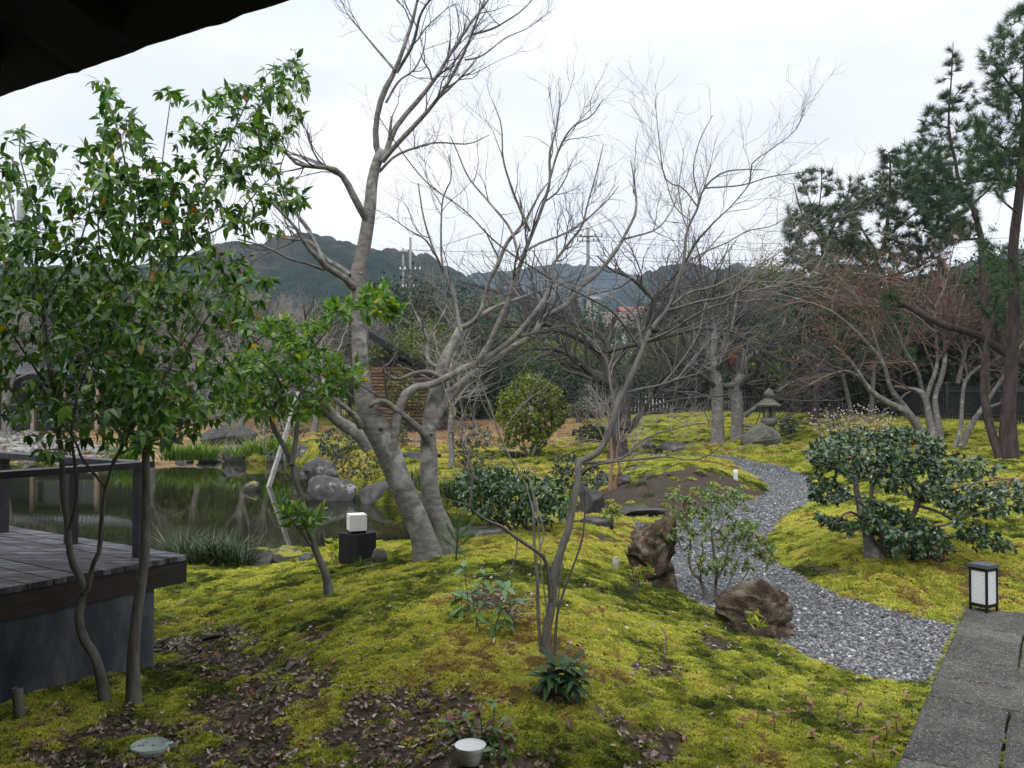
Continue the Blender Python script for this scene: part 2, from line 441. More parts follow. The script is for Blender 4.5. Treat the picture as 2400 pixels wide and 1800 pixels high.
# ------------------------------------------------------------------ branches
def resample(P, R, K):
    P = np.asarray(P, float); R = np.asarray(R, float); n = len(P)
    if n == 2:
        t = np.linspace(0, 1, K)[:, None]; return P[0] * (1 - t) + P[1] * t, R[0] * (1 - t[:, 0]) + R[1] * t[:, 0]
    Q = np.vstack([2 * P[0] - P[1], P, 2 * P[-1] - P[-2]])
    dl = np.r_[0, np.cumsum(np.linalg.norm(np.diff(P, axis=0), axis=1))]
    s = np.linspace(0, dl[-1], K); i = np.clip(np.searchsorted(dl, s, 'right') - 1, 0, n - 2)
    u = ((s - dl[i]) / np.maximum(dl[i + 1] - dl[i], 1e-9))[:, None]
    p0, p1, p2, p3 = Q[i], Q[i + 1], Q[i + 2], Q[i + 3]
    out = .5 * (2 * p1 + (p2 - p0) * u + (2 * p0 - 5 * p1 + 4 * p2 - p3) * u ** 2 + (3 * p1 - p0 - 3 * p2 + p3) * u ** 3)
    return out, np.interp(s, dl, R)
def trace(s, Y0, Y1=None, K=14):
    """branch through photograph points 'x,y,width ...', going from depth Y0 to depth Y1"""
    a = np.array([[float(q) for q in w.split(',')] for w in s.split()])
    Y1 = Y0 if Y1 is None else Y1
    n = len(a); t = np.linspace(0, 1, n)
    P = [at(x, y, Y0 + (Y1 - Y0) * tt) for (x, y, w), tt in zip(a, t)]
    R = [w / 2 * (Y0 + (Y1 - Y0) * tt) / F for (x, y, w), tt in zip(a, t)]
    return resample(P, R, K)
def stack(br): return np.stack([b[0] for b in br]), np.stack([b[1] for b in br])
def grow(PP, PR, n, L, ang=(25, 60), up=.15, wig=.18, K=6, t0=.2, rf=.6, rmin=.0012, taper=.3, lean=(0, 0, 0), wpow=1.0):
    M, Kp, _ = PP.shape
    ln = np.linalg.norm(np.diff(PP, axis=1), axis=2).sum(1) ** wpow
    i = rg.choice(M, n, p=ln / ln.sum()); t = t0 + (1 - t0) * rg.random(n)
    f = t * (Kp - 1); a = np.minimum(f.astype(int), Kp - 2); w = (f - a)[:, None]
    S = PP[i, a] * (1 - w) + PP[i, a + 1] * w; T = unit(PP[i, a + 1] - PP[i, a]); r0 = PR[i, a] * (1 - w[:, 0]) + PR[i, a + 1] * w[:, 0]
    v = rg.normal(size=(n, 3)); v = unit(v - T * (v * T).sum(1, keepdims=True))
    an = np.radians(rg.uniform(ang[0], ang[1], n))[:, None]
    D = unit(T * np.cos(an) + v * np.sin(an))
    Ls = L * rg.uniform(.5, 1.25, n) * (1.1 - .6 * t)
    P = [S]; bend = rg.normal(0, wig * .6, (n, 3))
    for k in range(K - 1):
        D = unit(D + rg.normal(0, wig, (n, 3)) + bend * .3 + np.array([0, 0, up]) / 1.0 * .5 + np.array(lean) * .5)
        P.append(P[-1] + D * (Ls / (K - 1))[:, None])
    P = np.stack(P, 1)
    R0 = np.maximum(r0 * rf * rg.uniform(.7, 1, n), rmin)
    R = R0[:, None] * np.linspace(1, taper, K)[None]
    return P, np.maximum(R, rmin * .6)
def twig_leaf_pts(P, per, t0=.15, spread=.9, droop=0.0, tip=True):
    """leaf roots and directions along twigs"""
    M, K, _ = P.shape; n = M * per
    i = np.repeat(np.arange(M), per); t = t0 + (1 - t0) * rg.random(n)
    f = t * (K - 1); a = np.minimum(f.astype(int), K - 2); w = (f - a)[:, None]
    S = P[i, a] * (1 - w) + P[i, a + 1] * w; T = unit(P[i, a + 1] - P[i, a])
    v = rg.normal(size=(n, 3)); v = unit(v - T * (v * T).sum(1, keepdims=True))
    d = unit(T * .6 + v * spread + np.array([0, 0, -droop]))
    return S, d
# ================================================================== SETTING
# ---- ground
NR, NC = 430, 330
rows = np.concatenate([np.linspace(-9, 2.5, 24)[:-1], 2.5 + (np.linspace(0, 1, NR - 23) ** 2.1) * 138])
uc = np.linspace(-1, 1, NC)
Wd = .72 * np.maximum(rows, 0) + 13
GX = Wd[:, None] * (.38 * uc + .62 * uc ** 3)[None]; GY = np.repeat(rows[:, None], NC, 1)
GZ = height(GX, GY)
def soil_mask(X, Y):
    """0 = moss, 1 = bare earth with litter"""
    n = .8 * fbm(X * 1.5 + 3, Y * 1.5, 4, 21) + .75 * fbm(X * 5.5, Y * 5.5, 3, 24)
    near = sstep(5.4, 3.4, Y + .9 * np.maximum(X, -2.2))      # the trodden lower left corner is mostly litter
    n = n + near * .38 - .50
    for (px, py, r, s) in [(1130,1470,.3,.5),(1330,1640,.2,.5),(560,1440,.3,.4),(680,1580,.3,.4),(1800,1700,.35,.35),(1650,1490,.4,.3),(1620,1160,1.5,1.5),(1500,1160,1.3,1.3),(1720,1150,1.1,1.3),(1430,1185,.9,.8),
                           (2080,1330,.7,.4),(2280,1340,.9,.35),(1650,1420,.5,.5),(2000,1400,.8,.25),(1150,1250,1.6,.5),(1180,1060,3,.35),(1000,1690,.45,.5),(2130,1080,2,.4)]:
        p = flat(px, py, .1); n = n + s * np.exp(-((X - p[0]) ** 2 + (Y - p[1]) ** 2) / (r * r))
    return sstep(-.06, .22, n)
def dry_mask(X, Y):
    m = np.zeros(X.shape)
    for (x0, y0, rx, ry) in [flat(430, 1030, 0)[[0, 1]].tolist() + [6, 8], flat(1110, 1008, .35)[[0, 1]].tolist() + [5.2, 11], (-20, 38, 9, 12), (-3.5, 36, 3, 9)]:
        m = np.maximum(m, sstep(1.15, .75, np.hypot((X - x0) / rx, (Y - y0) / ry) + .25 * fbm(X * .5, Y * .5, 3, 31)))
    return m
gb = MB()
idx = np.arange(NR * NC).reshape(NR, NC)
gb.add(np.stack([GX, GY, GZ], -1).reshape(-1, 3), np.stack([idx[:-1, :-1], idx[:-1, 1:], idx[1:, 1:], idx[1:, :-1]], -1).reshape(-1, 4))
sm = soil_mask(GX, GY); dm = dry_mask(GX, GY)
m_ground, nt, b = mat('ground_soil_and_moss', rough=.95, spec=.15)
cd = coord(nt)
nA = noise_n(nt, 1.1, 6, .6, cd); nB = noise_n(nt, 16, 6, .7, cd); nC = noise_n(nt, 90, 4, .7, cd)
mossc = ramp(nt, nA.outputs[0], [(.3, (.13, .15, .018)), (.45, (.24, .235, .028)), (.56, (.31, .285, .035)), (.7, (.22, .16, .04))])
mossd = ramp(nt, nB.outputs[0], [(.3, (.3, .3, .26)), (.7, (.85, .85, .85))])
moss_c = mixc(nt, 1.0, mossc.outputs[0], mossd.outputs[0], 'MULTIPLY')
soil = ramp(nt, nB.outputs[0], [(.3, (.028, .021, .015)), (.55, (.062, .047, .034)), (.75, (.115, .09, .066))])
dry = ramp(nt, nB.outputs[0], [(.3, (.22, .14, .07)), (.7, (.42, .28, .15))])
aS = attr(nt, 'soil'); aD = attr(nt, 'dry'); aP = attr(nt, 'under')
c1 = mixc(nt, aS.outputs['Fac'], moss_c, soil.outputs[0]); c2 = mixc(nt, aD.outputs['Fac'], c1, dry.outputs[0])
mud = mixc(nt, aP.outputs['Fac'], c2, (.05, .045, .03))
nt.links.new(mud, b.inputs['Base Color'])
s1 = bump(nt, b, nC.outputs[0], .6, .02); bump(nt, b, nB.outputs[0], .5, .06, s1)
ground = gb.obj('ground', m_ground); ground['kind'] = 'structure'
for nm, dat in (('soil', sm), ('dry', dm), ('under', sstep(.12, -.1, poly_sd(pond, GX, GY)))):
    a_ = ground.data.attributes.new(nm, 'FLOAT', 'POINT'); a_.data.foreach_set('value', dat.ravel().astype(np.float32))

m_far, nt, b = mat('valley_floor', rough=1, spec=.1)
nn = noise_n(nt, .02, 6, .7, coord(nt)); r = ramp(nt, nn.outputs[0], [(.35, (.06, .075, .03)), (.65, (.13, .12, .07))]); nt.links.new(r.outputs[0], b.inputs['Base Color'])
mb = MB()
for (x0, x1, y0, y1) in [(-3000, 3000, 118, 4000), (-3000, -26, -400, 118), (26, 3000, -400, 118), (-26, 26, -400, -7)]:
    mb.add([[x0, y0, -.9 if y0 < 0 or abs(x0) < 3000 or abs(x1) < 3000 else -.9], [x1, y0, -.9], [x1, y1, -.9], [x0, y1, -.9]], [[0, 1, 2, 3]])
o = mb.obj('valley_floor', m_far, kind='structure')

# ---- pond water
m_water, nt, b = mat('pond_water', base=(.012, .016, .006), rough=.03, spec=.38)
b.inputs['IOR'].default_value = 1.33
cdw = coord(nt, (1, 1, 1)); nw = noise_n(nt, 5, 3, .5, cdw); bump(nt, b, nw.outputs[0], .02, .02)
nw2 = noise_n(nt, .6, 4, .6, cdw); r = ramp(nt, nw2.outputs[0], [(.35, (.005, .008, .002)), (.65, (.014, .018, .005))]); nt.links.new(r.outputs[0], b.inputs['Base Color'])
mb = MB(); c = np.array([[p[0], p[1], WATER] for p in pond]); cen = c.mean(0)
def grow_poly(poly, d):
    P = np.asarray(poly, float); T = np.roll(P, -1, 0) - np.roll(P, 1, 0); N = np.stack([T[:, 1], -T[:, 0]], 1); N = unit(N)
    A = .5 * np.sum(P[:, 0] * np.roll(P[:, 1], -1) - np.roll(P[:, 0], -1) * P[:, 1])
    return P + N * d * np.sign(A)
gx = np.linspace(-24, 3, 60); gy = np.linspace(6, 30, 60); WX, WY = np.meshgrid(gx, gy)
ii = np.arange(3600).reshape(60, 60); qq = np.stack([ii[:-1, :-1], ii[:-1, 1:], ii[1:, 1:], ii[1:, :-1]], -1).reshape(-1, 4)
keep = (poly_sd(pond, WX, WY) < 1.1).ravel()[qq].any(1)
mb.add(np.stack([WX, WY, np.full(WX.shape, WATER)], -1).reshape(-1, 3), qq[keep])
mb.obj('pond_water', m_water, kind='structure')

# ---- gravel path: bed sheet and its stones
m_bed, nt, b = mat('gravel_bed', rough=.9, spec=.2)
cd = coord(nt)
vo = nd(nt, 'ShaderNodeTexVoronoi'); vo.inputs['Scale'].default_value = 38; nt.links.new(cd, vo.inputs['Vector'])
r = ramp(nt, vo.outputs['Color'], [(.1, (.03, .032, .036)), (.5, (.07, .075, .085)), (.9, (.15, .155, .165))])
nt.links.new(r.outputs[0], b.inputs['Base Color']); bump(nt, b, vo.outputs['Distance'], .9, .02)
bb0, bb1 = path_poly.min(0), path_poly.max(0)
px_ = np.arange(bb0[0] - .1, bb1[0] + .1, .07); py_ = np.arange(bb0[1] - .1, bb1[1] + .1, .09)
PX, PY = np.meshgrid(px_, py_); sdp = poly_sd(path_poly, PX, PY)
PZ = height(PX, PY) + .016 * sstep(.06, -.02, sdp) - .01
ii = np.arange(PX.size).reshape(PX.shape); qq = np.stack([ii[:-1, :-1], ii[:-1, 1:], ii[1:, 1:], ii[1:, :-1]], -1).reshape(-1, 4)
keep = ((sdp < .03) & (pave_sd(PX, PY) > -.05)).ravel()[qq].all(1)
MB().add(np.stack([PX, PY, PZ], -1).reshape(-1, 3), qq[keep]).obj('gravel_path', m_bed, kind='structure')

m_stone, nt, b = mat('gravel_stone', rough=.7, spec=.35)
a = attr(nt, 'var', 'INSTANCER')
r = ramp(nt, a.outputs['Fac'], [(0, (.045, .048, .052)), (.35, (.11, .113, .12)), (.7, (.18, .182, .186)), (.93, (.27, .266, .256)), (1, (.5, .5, .48))]); nt.links.new(r.outputs[0], b.inputs['Base Color'])
def pebble(seed, flatn=.5):
    r_ = np.random.default_rng(seed)
    import bmesh
    bm = bmesh.new(); bmesh.ops.create_icosphere(bm, subdivisions=1, radius=1)
    v = np.array([q.co[:] for q in bm.verts]); t = np.array([[w.index for w in f.verts] for f in bm.faces]); bm.free()
    v = v * (1 + r_.normal(0, .09, (len(v), 1))) * [1, r_.uniform(.6, .85), flatn * r_.uniform(.8, 1.2)]
    return MB().add(v, None, t)
def fill_poly(sdfun, box, n, dens=None):
    X = rg.uniform(box[0], box[1], n); Y = rg.uniform(box[2], box[3], n); k = sdfun(X, Y) < 0
    X, Y = X[k], Y[k]
    if dens is not None: k = rg.random(len(X)) < dens(X, Y); X, Y = X[k], Y[k]
    return X, Y
sdf = lambda X, Y: np.maximum(poly_sd(path_poly, X, Y) - .02, -pave_sd(X, Y) + .01)
X, Y = fill_poly(sdf, (bb0[0], bb1[0], bb0[1], 8.5), 95000)
X2, Y2 = fill_poly(sdf, (bb0[0], bb1[0], 8.5, bb1[1]), 45000)
s_ = np.r_[rg.uniform(.006, .016, len(X)) * np.where(rg.random(len(X)) < .06, 1.5, 1), rg.uniform(.010, .022, len(X2))]; X, Y = np.r_[X, X2], np.r_[Y, Y2]
# a few strays on the moss beside the path
Xs, Ys = fill_poly(lambda a_, b_: np.maximum(poly_sd(path_poly, a_, b_) - .16, -pave_sd(a_, b_) + .01), (bb0[0], bb1[0], bb0[1], 9), 3000)
X, Y = np.r_[X, Xs], np.r_[Y, Ys]; s_ = np.r_[s_, rg.uniform(.009, .016, len(Xs))]
Z = height(X, Y) + s_ * rg.uniform(.1, .7, len(X))
pt = [template(pebble(k), 'gravel_stone', m_stone) for k in range(5)]
eu = np.stack([rg.normal(0, .35, len(X)), rg.normal(0, .35, len(X)), rg.uniform(0, 6.28, len(X))], 1)
scatter('gravel', np.stack([X, Y, Z], 1), eu, s_, rg.random(len(X)) ** 1.1, pt, rg.integers(0, 5, len(X)))

# ---- pebble beach on the far left bank
m_peb, nt, b = mat('river_pebble', rough=.7, spec=.3)
a = attr(nt, 'var', 'INSTANCER'); r = ramp(nt, a.outputs['Fac'], [(0, (.07, .066, .062)), (.5, (.16, .155, .145)), (1, (.30, .29, .27))]); nt.links.new(r.outputs[0], b.inputs['Base Color'])
beach = np.array([flat(x, y, -.15)[:2] for x, y in [(-200,1086),(100,1084),(330,1078),(330,1058),(150,1040),(70,1022),(-200,1020)]])
X, Y = fill_poly(lambda a_, b_: poly_sd(beach, a_, b_), (beach[:, 0].min(), beach[:, 0].max(), beach[:, 1].min(), beach[:, 1].max()), 9000)
s_ = rg.uniform(.07, .17, len(X)); pt2 = [template(pebble(20 + k, .6), 'river_pebble', m_peb) for k in range(4)]
scatter('beach_pebbles', np.stack([X, Y, height(X, Y) + s_ * .3], 1), np.stack([rg.normal(0, .3, len(X)), rg.normal(0, .3, len(X)), rg.uniform(0, 6.28, len(X))], 1), s_, rg.random(len(X)), pt2, rg.integers(0, 4, len(X)))

# ---- paving slabs
m_slab, nt, b = mat('paving_slab', rough=.85, spec=.25)
cd = coord(nt); oi = nd(nt, 'ShaderNodeObjectInfo')
nA = noise_n(nt, 2.2, 5, .6, cd); nB = noise_n(nt, 120, 3, .6, cd); nC = noise_n(nt, 45, 5, .7, cd)
r = ramp(nt, nA.outputs[0], [(.3, (.030, .027, .023)), (.5, (.062, .057, .050)), (.72, (.118, .109, .097))])
sp = ramp(nt, nB.outputs[0], [(.56, (0, 0, 0)), (.66, (1, 1, 1))])
c = mixc(nt, sp.outputs[0], r.outputs[0], (.27, .255, .23))
sp2 = ramp(nt, nC.outputs[0], [(.34, (.4, .4, .4)), (.56, (1.1, 1.1, 1.1))]); c = mixc(nt, 1.0, c, sp2.outputs[0], 'MULTIPLY')
vv = nd(nt, 'ShaderNodeMapRange'); nt.links.new(oi.outputs['Random'], vv.inputs[0]); vv.inputs[3].default_value = .8; vv.inputs[4].default_value = 1.25
c = mixc(nt, 1.0, c, vv.outputs[0], 'MULTIPLY')
nt.links.new(c, b.inputs['Base Color']); bump(nt, b, nC.outputs[0], .35, .01)
paving = thing('paved_path', 'grey stone slab path with moss in its joints at the lower right corner', 'path', (PV0[0], PV0[1], 0))
del paving['category']; del paving['label']; paving['kind'] = 'structure'
rot = math.atan2(pv_u[1], pv_u[0])
cuts_u = [-2.2, -1.5]
def ucut(px, py): q = flat(px, py, 0)[:2] - PV0; return q @ pv_u
us = [-2.6, -1.7, -.78, -.02, ucut(2183, 1648), ucut(2197, 1594), ucut(2204, 1551), ucut(2237, 1477), PV_END]
us[4:7] = [ucut(2172, 1647), ucut(2193, 1598), ucut(2204, 1551)]
vj = (flat(2390, 1560, 0)[:2] - PV0) @ pv_v; vj2 = (flat(2366, 1760, 0)[:2] - PV0) @ pv_v
def slab(u0, u1, v0, v1):
    g = .006; c2 = PV0 + pv_u * (u0 + u1) / 2 + pv_v * (v0 + v1) / 2
    L, Wv, hgt = u1 - u0 - 2 * g, v1 - v0 - 2 * g, .09
    bv = .008; m = MB(); z0, z1 = -.055, .035 + rg.uniform(-.004, .004)
    cr = lambda a_, b_, z: [[-a_, -b_, z], [a_, -b_, z], [a_, b_, z], [-a_, b_, z]]
    n_ = 6; 
    t4 = np.arange(10) / 10.; cc_ = np.array(cr(L / 2, Wv / 2, 0))[:, :2]; out_ = np.concatenate([cc_[k] + (cc_[(k + 1) % 4] - cc_[k]) * t4[:, None] for k in range(4)])
    inn = out_ * (1 - bv * 2 / np.array([L, Wv])) ; jt = rg.normal(0, .0022, (40, 2)); chip = (rg.random(40) < .12)[:, None] * .010
    inn = inn - np.sign(inn) * (np.abs(rg.normal(0, .003, (40, 2))) + chip * (np.abs(inn) > np.array([L, Wv]) / 2 - .03))
    zt_ = z1 + rg.normal(0, .0012, 40)
    v = np.concatenate([np.c_[out_ + jt, np.full(40, z0)], np.c_[out_ + jt, np.full(40, z1 - bv)], np.c_[inn, zt_], [[0, 0, z1]]])
    i_ = np.arange(40); j_ = (i_ + 1) % 40
    q = np.concatenate([np.stack([i_, j_, j_ + 40, i_ + 40], 1), np.stack([i_ + 40, j_ + 40, j_ + 80, i_ + 80], 1)]); tt_ = np.stack([i_ + 80, j_ + 80, np.full(40, 120)], 1)
    cr_, sr_ = math.cos(rot), math.sin(rot); v = v @ np.array([[cr_, sr_, 0], [-sr_, cr_, 0], [0, 0, 1]])
    # v axis of the frame is to the right of u
    m.add(v + [c2[0], c2[1], 0], q, tt_); return m.obj('slab', m_slab, paving, smooth=False)
for k in range(len(us) - 1):
    u0, u1 = us[k], us[k + 1]
    if k < 4: vb = [0, vj2 - .02, vj2 + .8, vj2 + 1.7]
    elif k in (4, 5): vb = [0, vj + .32, vj + 1.3]
    elif k == 6: vb = [0, vj, vj + .9, vj + 1.8]
    else: vb = [0, vj + .2, vj + 1.3]
    for j in range(len(vb) - 1): slab(u0, u1, vb[j], vb[j + 1])

# ---- hills
m_hill, nt, b = mat('wooded_hill', rough=1, spec=.05)
cd = coord(nt); nA = noise_n(nt, .02, 5, .6, cd); nB = noise_n(nt, .22, 5, .7, cd)
r = ramp(nt, nA.outputs[0], [(.36, (.008, .019, .009)), (.5, (.017, .030, .013)), (.62, (.045, .042, .026)), (.72, (.065, .048, .036))])
r2 = ramp(nt, nB.outputs[0], [(.35, (.35, .35, .35)), (.65, (1.4, 1.4, 1.4))])
nt.links.new(mixc(nt, 1.0, r.outputs[0], r2.outputs[0], 'MULTIPLY'), b.inputs['Base Color']); bump(nt, b, nB.outputs[0], 1.0, 4.0)
def worley_dome(x, y, s, seed):
    ix, iy = np.floor(x / s), np.floor(y / s); best = np.zeros(x.shape)
    for dx in (-1, 0, 1):
        for dy in (-1, 0, 1):
            jx, jy = ix + dx, iy + dy
            px_ = (jx + _hash(jx, jy, seed)) * s; py_ = (jy + _hash(jx, jy, seed + 1)) * s
            r_ = s * (.55 + .5 * _hash(jx, jy, seed + 2))
            best = np.maximum(best, np.sqrt(np.maximum(r_ * r_ - (x - px_) ** 2 - (y - py_) ** 2, 0)) * 1.0)
    return best
def hill(prof, Y, depth, nx, ny, s, front=1.6):
    """prof: ridge line pixels; Y: distance of the ridge"""
    prof = np.array(prof, float); xs = np.linspace(prof[0, 0], prof[-1, 0], nx)
    top = np.interp(xs, prof[:, 0], prof[:, 1])
    k_ = np.ones(5) / 5; top = np.convolve(np.pad(top, 2, 'edge'), k_, 'valid')
    P = np.array([at(x, y, Y) for x, y in zip(xs, top)])
    v = np.linspace(-1, 1, ny)
    X = np.repeat(P[None, :, 0], ny, 0) * (1 + 0 * v[:, None]); Yy = Y + v[:, None] * depth + 0 * X
    prof_ = np.where(v < 0, (1 + v), (1 - v) ** 1.2)[:, None]
    Zr = P[None, :, 2] - 6
    Z = -3 + (Zr + 3 - s * .9) * sstep(0, 1, prof_) * 1.0
    gul = fbm(X / 45, Yy / 60, 3, 77) * 10 * sstep(0, .5, 1 - np.abs(v))[:, None] * sstep(1.0, .6, prof_)
    Z = Z + gul + worley_dome(X + fbm(X / 9, Yy / 9, 2, 3) * 3, Yy, s, 5) * (.8 + .3 * fbm(X / 40, Yy / 40, 2, 4)) + worley_dome(X, Yy, s * .45, 15) * .65
    ii = np.arange(nx * ny).reshape(ny, nx)
    m = MB().add(np.stack([X, Yy, Z], -1).reshape(-1, 3), np.stack([ii[:-1, :-1], ii[:-1, 1:], ii[1:, 1:], ii[1:, :-1]], -1).reshape(-1, 4))
    return m.obj('hill', m_hill, kind='structure')
hill([(-900,640),(-300,600),(0,585),(300,590),(500,572),(600,545),(660,548),(740,534),(800,530),(850,547),(900,556),(950,556),(1000,562),(1030,590),(1080,612),(1150,640),(1230,660),(1330,700),(1450,745),(1600,780)], 330, 150, 560, 90, 7.0)
hill([(1350,720),(1440,660),(1480,640),(1520,612),(1575,597),(1635,600),(1662,618),(1700,600),(1750,606),(1800,626),(1850,640),(1950,668),(2100,650),(2250,600),(2400,560),(2700,520),(3200,560)], 520, 190, 380, 70, 9.0)
hill([(700,700),(1000,640),(1150,622),(1230,612),(1330,606),(1400,612),(1440,625),(1480,632),(1540,640),(1650,660),(1900,700)], 900, 260, 260, 50, 13.0)

# ---- haze
m_haze = bpy.data.materials.new('haze'); m_haze.use_nodes = True; nt = m_haze.node_tree; nt.nodes.clear()
vo_ = nt.nodes.new('ShaderNodeVolumePrincipled'); vo_.inputs['Color'].default_value = (.62, .78, 1, 1); vo_.inputs['Density'].default_value = .00045; vo_.inputs['Anisotropy'].default_value = .2
oo = nt.nodes.new('ShaderNodeOutputMaterial'); nt.links.new(vo_.outputs[0], oo.inputs['Volume'])
MB().box((0, 500, 53.5), (2600, 1500, 111)).obj('haze', m_haze, kind='stuff', smooth=False)
# ================================================================== BUILT THINGS
da = -unit(np.array([1288., 1970.]))           # along the deck's front edge, towards the viewer
db = unit(np.array([-3013., 1970.]))           # along its planks, away to the left
def slab_on(mb, p0, ua, ub, la, lb, z0, z1, var=0.0):
    """box with corner p0 spanning la along ua and lb along ub"""
    p0 = np.asarray(p0[:2]); c = [p0, p0 + ua * la, p0 + ua * la + ub * lb, p0 + ub * lb]
    v = [[*q, z0] for q in c] + [[*q, z1] for q in c]
    A = ua[0] * ub[1] - ua[1] * ub[0]
    q = [[3,2,1,0],[4,5,6,7],[0,1,5,4],[1,2,6,5],[2,3,7,6],[3,0,4,7]]
    if A * la * lb < 0: q = [f[::-1] for f in q]
    return mb.add(v, q, var=var)

def wood_mat(name, c0, c1, ax=(1, 1, 1), rough=.75, wear=None, spec=.3, rz=0.0):
    m, nt, b = mat(name, rough=rough, spec=spec)
    t = nd(nt, 'ShaderNodeTexCoord'); mp_ = nd(nt, 'ShaderNodeMapping'); mp_.inputs['Scale'].default_value = ax; mp_.inputs['Rotation'].default_value = (0, 0, rz)
    mp_.vector_type = 'POINT'
    oi = nd(nt, 'ShaderNodeObjectInfo'); av = nd(nt, 'ShaderNodeVectorMath', operation='ADD')
    nt.links.new(t.outputs['Object'], mp_.inputs[0]); nt.links.new(mp_.outputs[0], av.inputs[0]); nt.links.new(oi.outputs['Random'], av.inputs[1])
    sc_ = nd(nt, 'ShaderNodeVectorMath', operation='ADD'); nt.links.new(av.outputs[0], sc_.inputs[0])
    nA = noise_n(nt, 6, 7, .7, av.outputs[0]); r = ramp(nt, nA.outputs[0], [(.32, c0), (.66, c1)])
    c = r.outputs[0]
    if wear:
        nB = noise_n(nt, 2.4, 7, .7, av.outputs[0]); f = ramp(nt, nB.outputs[0], [(.50, (0, 0, 0)), (.60, (1, 1, 1))]); c = mixc(nt, f.outputs[0], c, wear)
    vv = nd(nt, 'ShaderNodeMapRange'); nt.links.new(oi.outputs['Random'], vv.inputs[0]); vv.inputs[3].default_value = .7; vv.inputs[4].default_value = 1.35
    c = mixc(nt, 1.0, c, vv.outputs[0], 'MULTIPLY'); nt.links.new(c, b.inputs['Base Color'])
    bump(nt, b, nA.outputs[0], .3, .006); return m
m_black, _, _ = mat('black_painted_wood', (.006, .006, .007), .6, .3)
m_deck = wood_mat('deck_board', (.022, .018, .019), (.055, .045, .045), (1.2, 9, 1), wear=(.15, .155, .185), rz=-math.atan2(db[1], db[0]))
m_fascia = wood_mat('deck_fascia', (.02, .014, .012), (.04, .028, .024), (1, 1, 6))
m_rail = wood_mat('rail_wood', (.018, .018, .02), (.045, .045, .05), (1, 1, 1), rough=.5)
m_conc, nt, b = mat('stained_concrete', rough=.9, spec=.2)
cd = coord(nt); nA = noise_n(nt, 2.6, 6, .65, coord(nt, (1, 1, .35))); nB = noise_n(nt, 25, 4, .6, cd)
r = ramp(nt, nA.outputs[0], [(.36, (.016, .021, .028)), (.5, (.05, .058, .068)), (.62, (.12, .122, .12))]); nt.links.new(r.outputs[0], b.inputs['Base Color']); bump(nt, b, nB.outputs[0], .3, .006)

# ---- deck
DZ = .607
dc = flat(440.5, 1300.6, DZ)[:2]; bc = flat(360, 1552, -.02)[:2]
deck = thing('wooden_deck', 'dark weathered plank deck with low railing on a grey concrete base at the left edge', 'deck', (dc[0], dc[1], 0))
w_, L_ = .142, 6.0
for k in range(30):
    jit = rg.uniform(-.004, .004)
    m = MB(); slab_on(m, dc + da * (k * w_ + .004), da, db, w_ - .008, L_ + jit, DZ - .032 + jit * .3, DZ + jit * .4)
    m.obj('plank', m_deck, deck, smooth=False)
fa = MB(); slab_on(fa, dc + db * .012, da, db, 4.4, .03, DZ - .175, DZ - .035); fa.obj('fascia_board', m_fascia, deck, smooth=False)
fa = MB(); slab_on(fa, dc + db * .045 + da * .012, da, db, .03, L_ - .1, DZ - .175, DZ - .036); fa.obj('fascia_board', m_fascia, deck, smooth=False)
ba = MB(); slab_on(ba, bc, da, db, 4.2, 5.2, -.6, DZ - .13); ba.obj('concrete_base', m_conc, deck, smooth=False)
posts = [flat(p, q, DZ)[:2] for p, q in [(328, 1304), (166, 1274), (5, 1247)]]
RZ = 1.205
for p in posts + [posts[2] + (posts[2] - posts[1])] + [posts[0] + da * 1.9]:
    m = MB(); slab_on(m, p - da * .033 - db * .033, da, db, .066, .066, DZ + .001, RZ - .04); m.obj('post', m_rail, deck, smooth=False)
m = MB(); slab_on(m, posts[0] - da * .06 - db * .06, da, db, .12, 5.6, RZ - .04, RZ); m.obj('handrail', m_rail, deck, smooth=False)
m = MB(); slab_on(m, posts[0] + da * .062 - db * .06, da, db, 3.4, .12, RZ - .04, RZ - .002); m.obj('handrail', m_rail, deck, smooth=False)

# ---- house whose eave hangs over the upper left corner
e0 = flat(0, 226, 2.75)[:2]; e1 = flat(682, 0, 2.75)[:2]
eu_ = unit(e1 - e0); en = np.array([eu_[1], -eu_[0]])
if en @ e0 > 0: en = -en                         # from the edge back towards the viewer
house = thing('house', 'dark wooden eave of the house jutting into the upper left corner', 'house', (e0[0], e0[1], 0))
A_ = e0 - eu_ * 5; n_ = 420; s_ = np.linspace(0, 17, n_); wob = fbm(s_ * 9, s_ * 0, 4, 3) * .012 + (rg.random(n_) < .04) * .008
m = MB(); v = []
edge = A_[None] + eu_[None] * s_[:, None] - en[None] * wob[:, None]
back = A_[None] + eu_[None] * s_[:, None] + en[None] * 6
v = np.concatenate([np.c_[edge, np.full(n_, 2.75)], np.c_[edge, np.full(n_, 2.85)], np.c_[back, np.full(n_, 5.0)], np.c_[back, np.full(n_, 4.9)]])
i = np.arange(n_ - 1)
q = np.concatenate([np.stack([i + a * n_, i + 1 + a * n_, i + 1 + ((a + 1) % 4) * n_, i + ((a + 1) % 4) * n_], 1) for a in range(4)])
m.add(v, q); m.obj('roof', m_black, house, smooth=False)
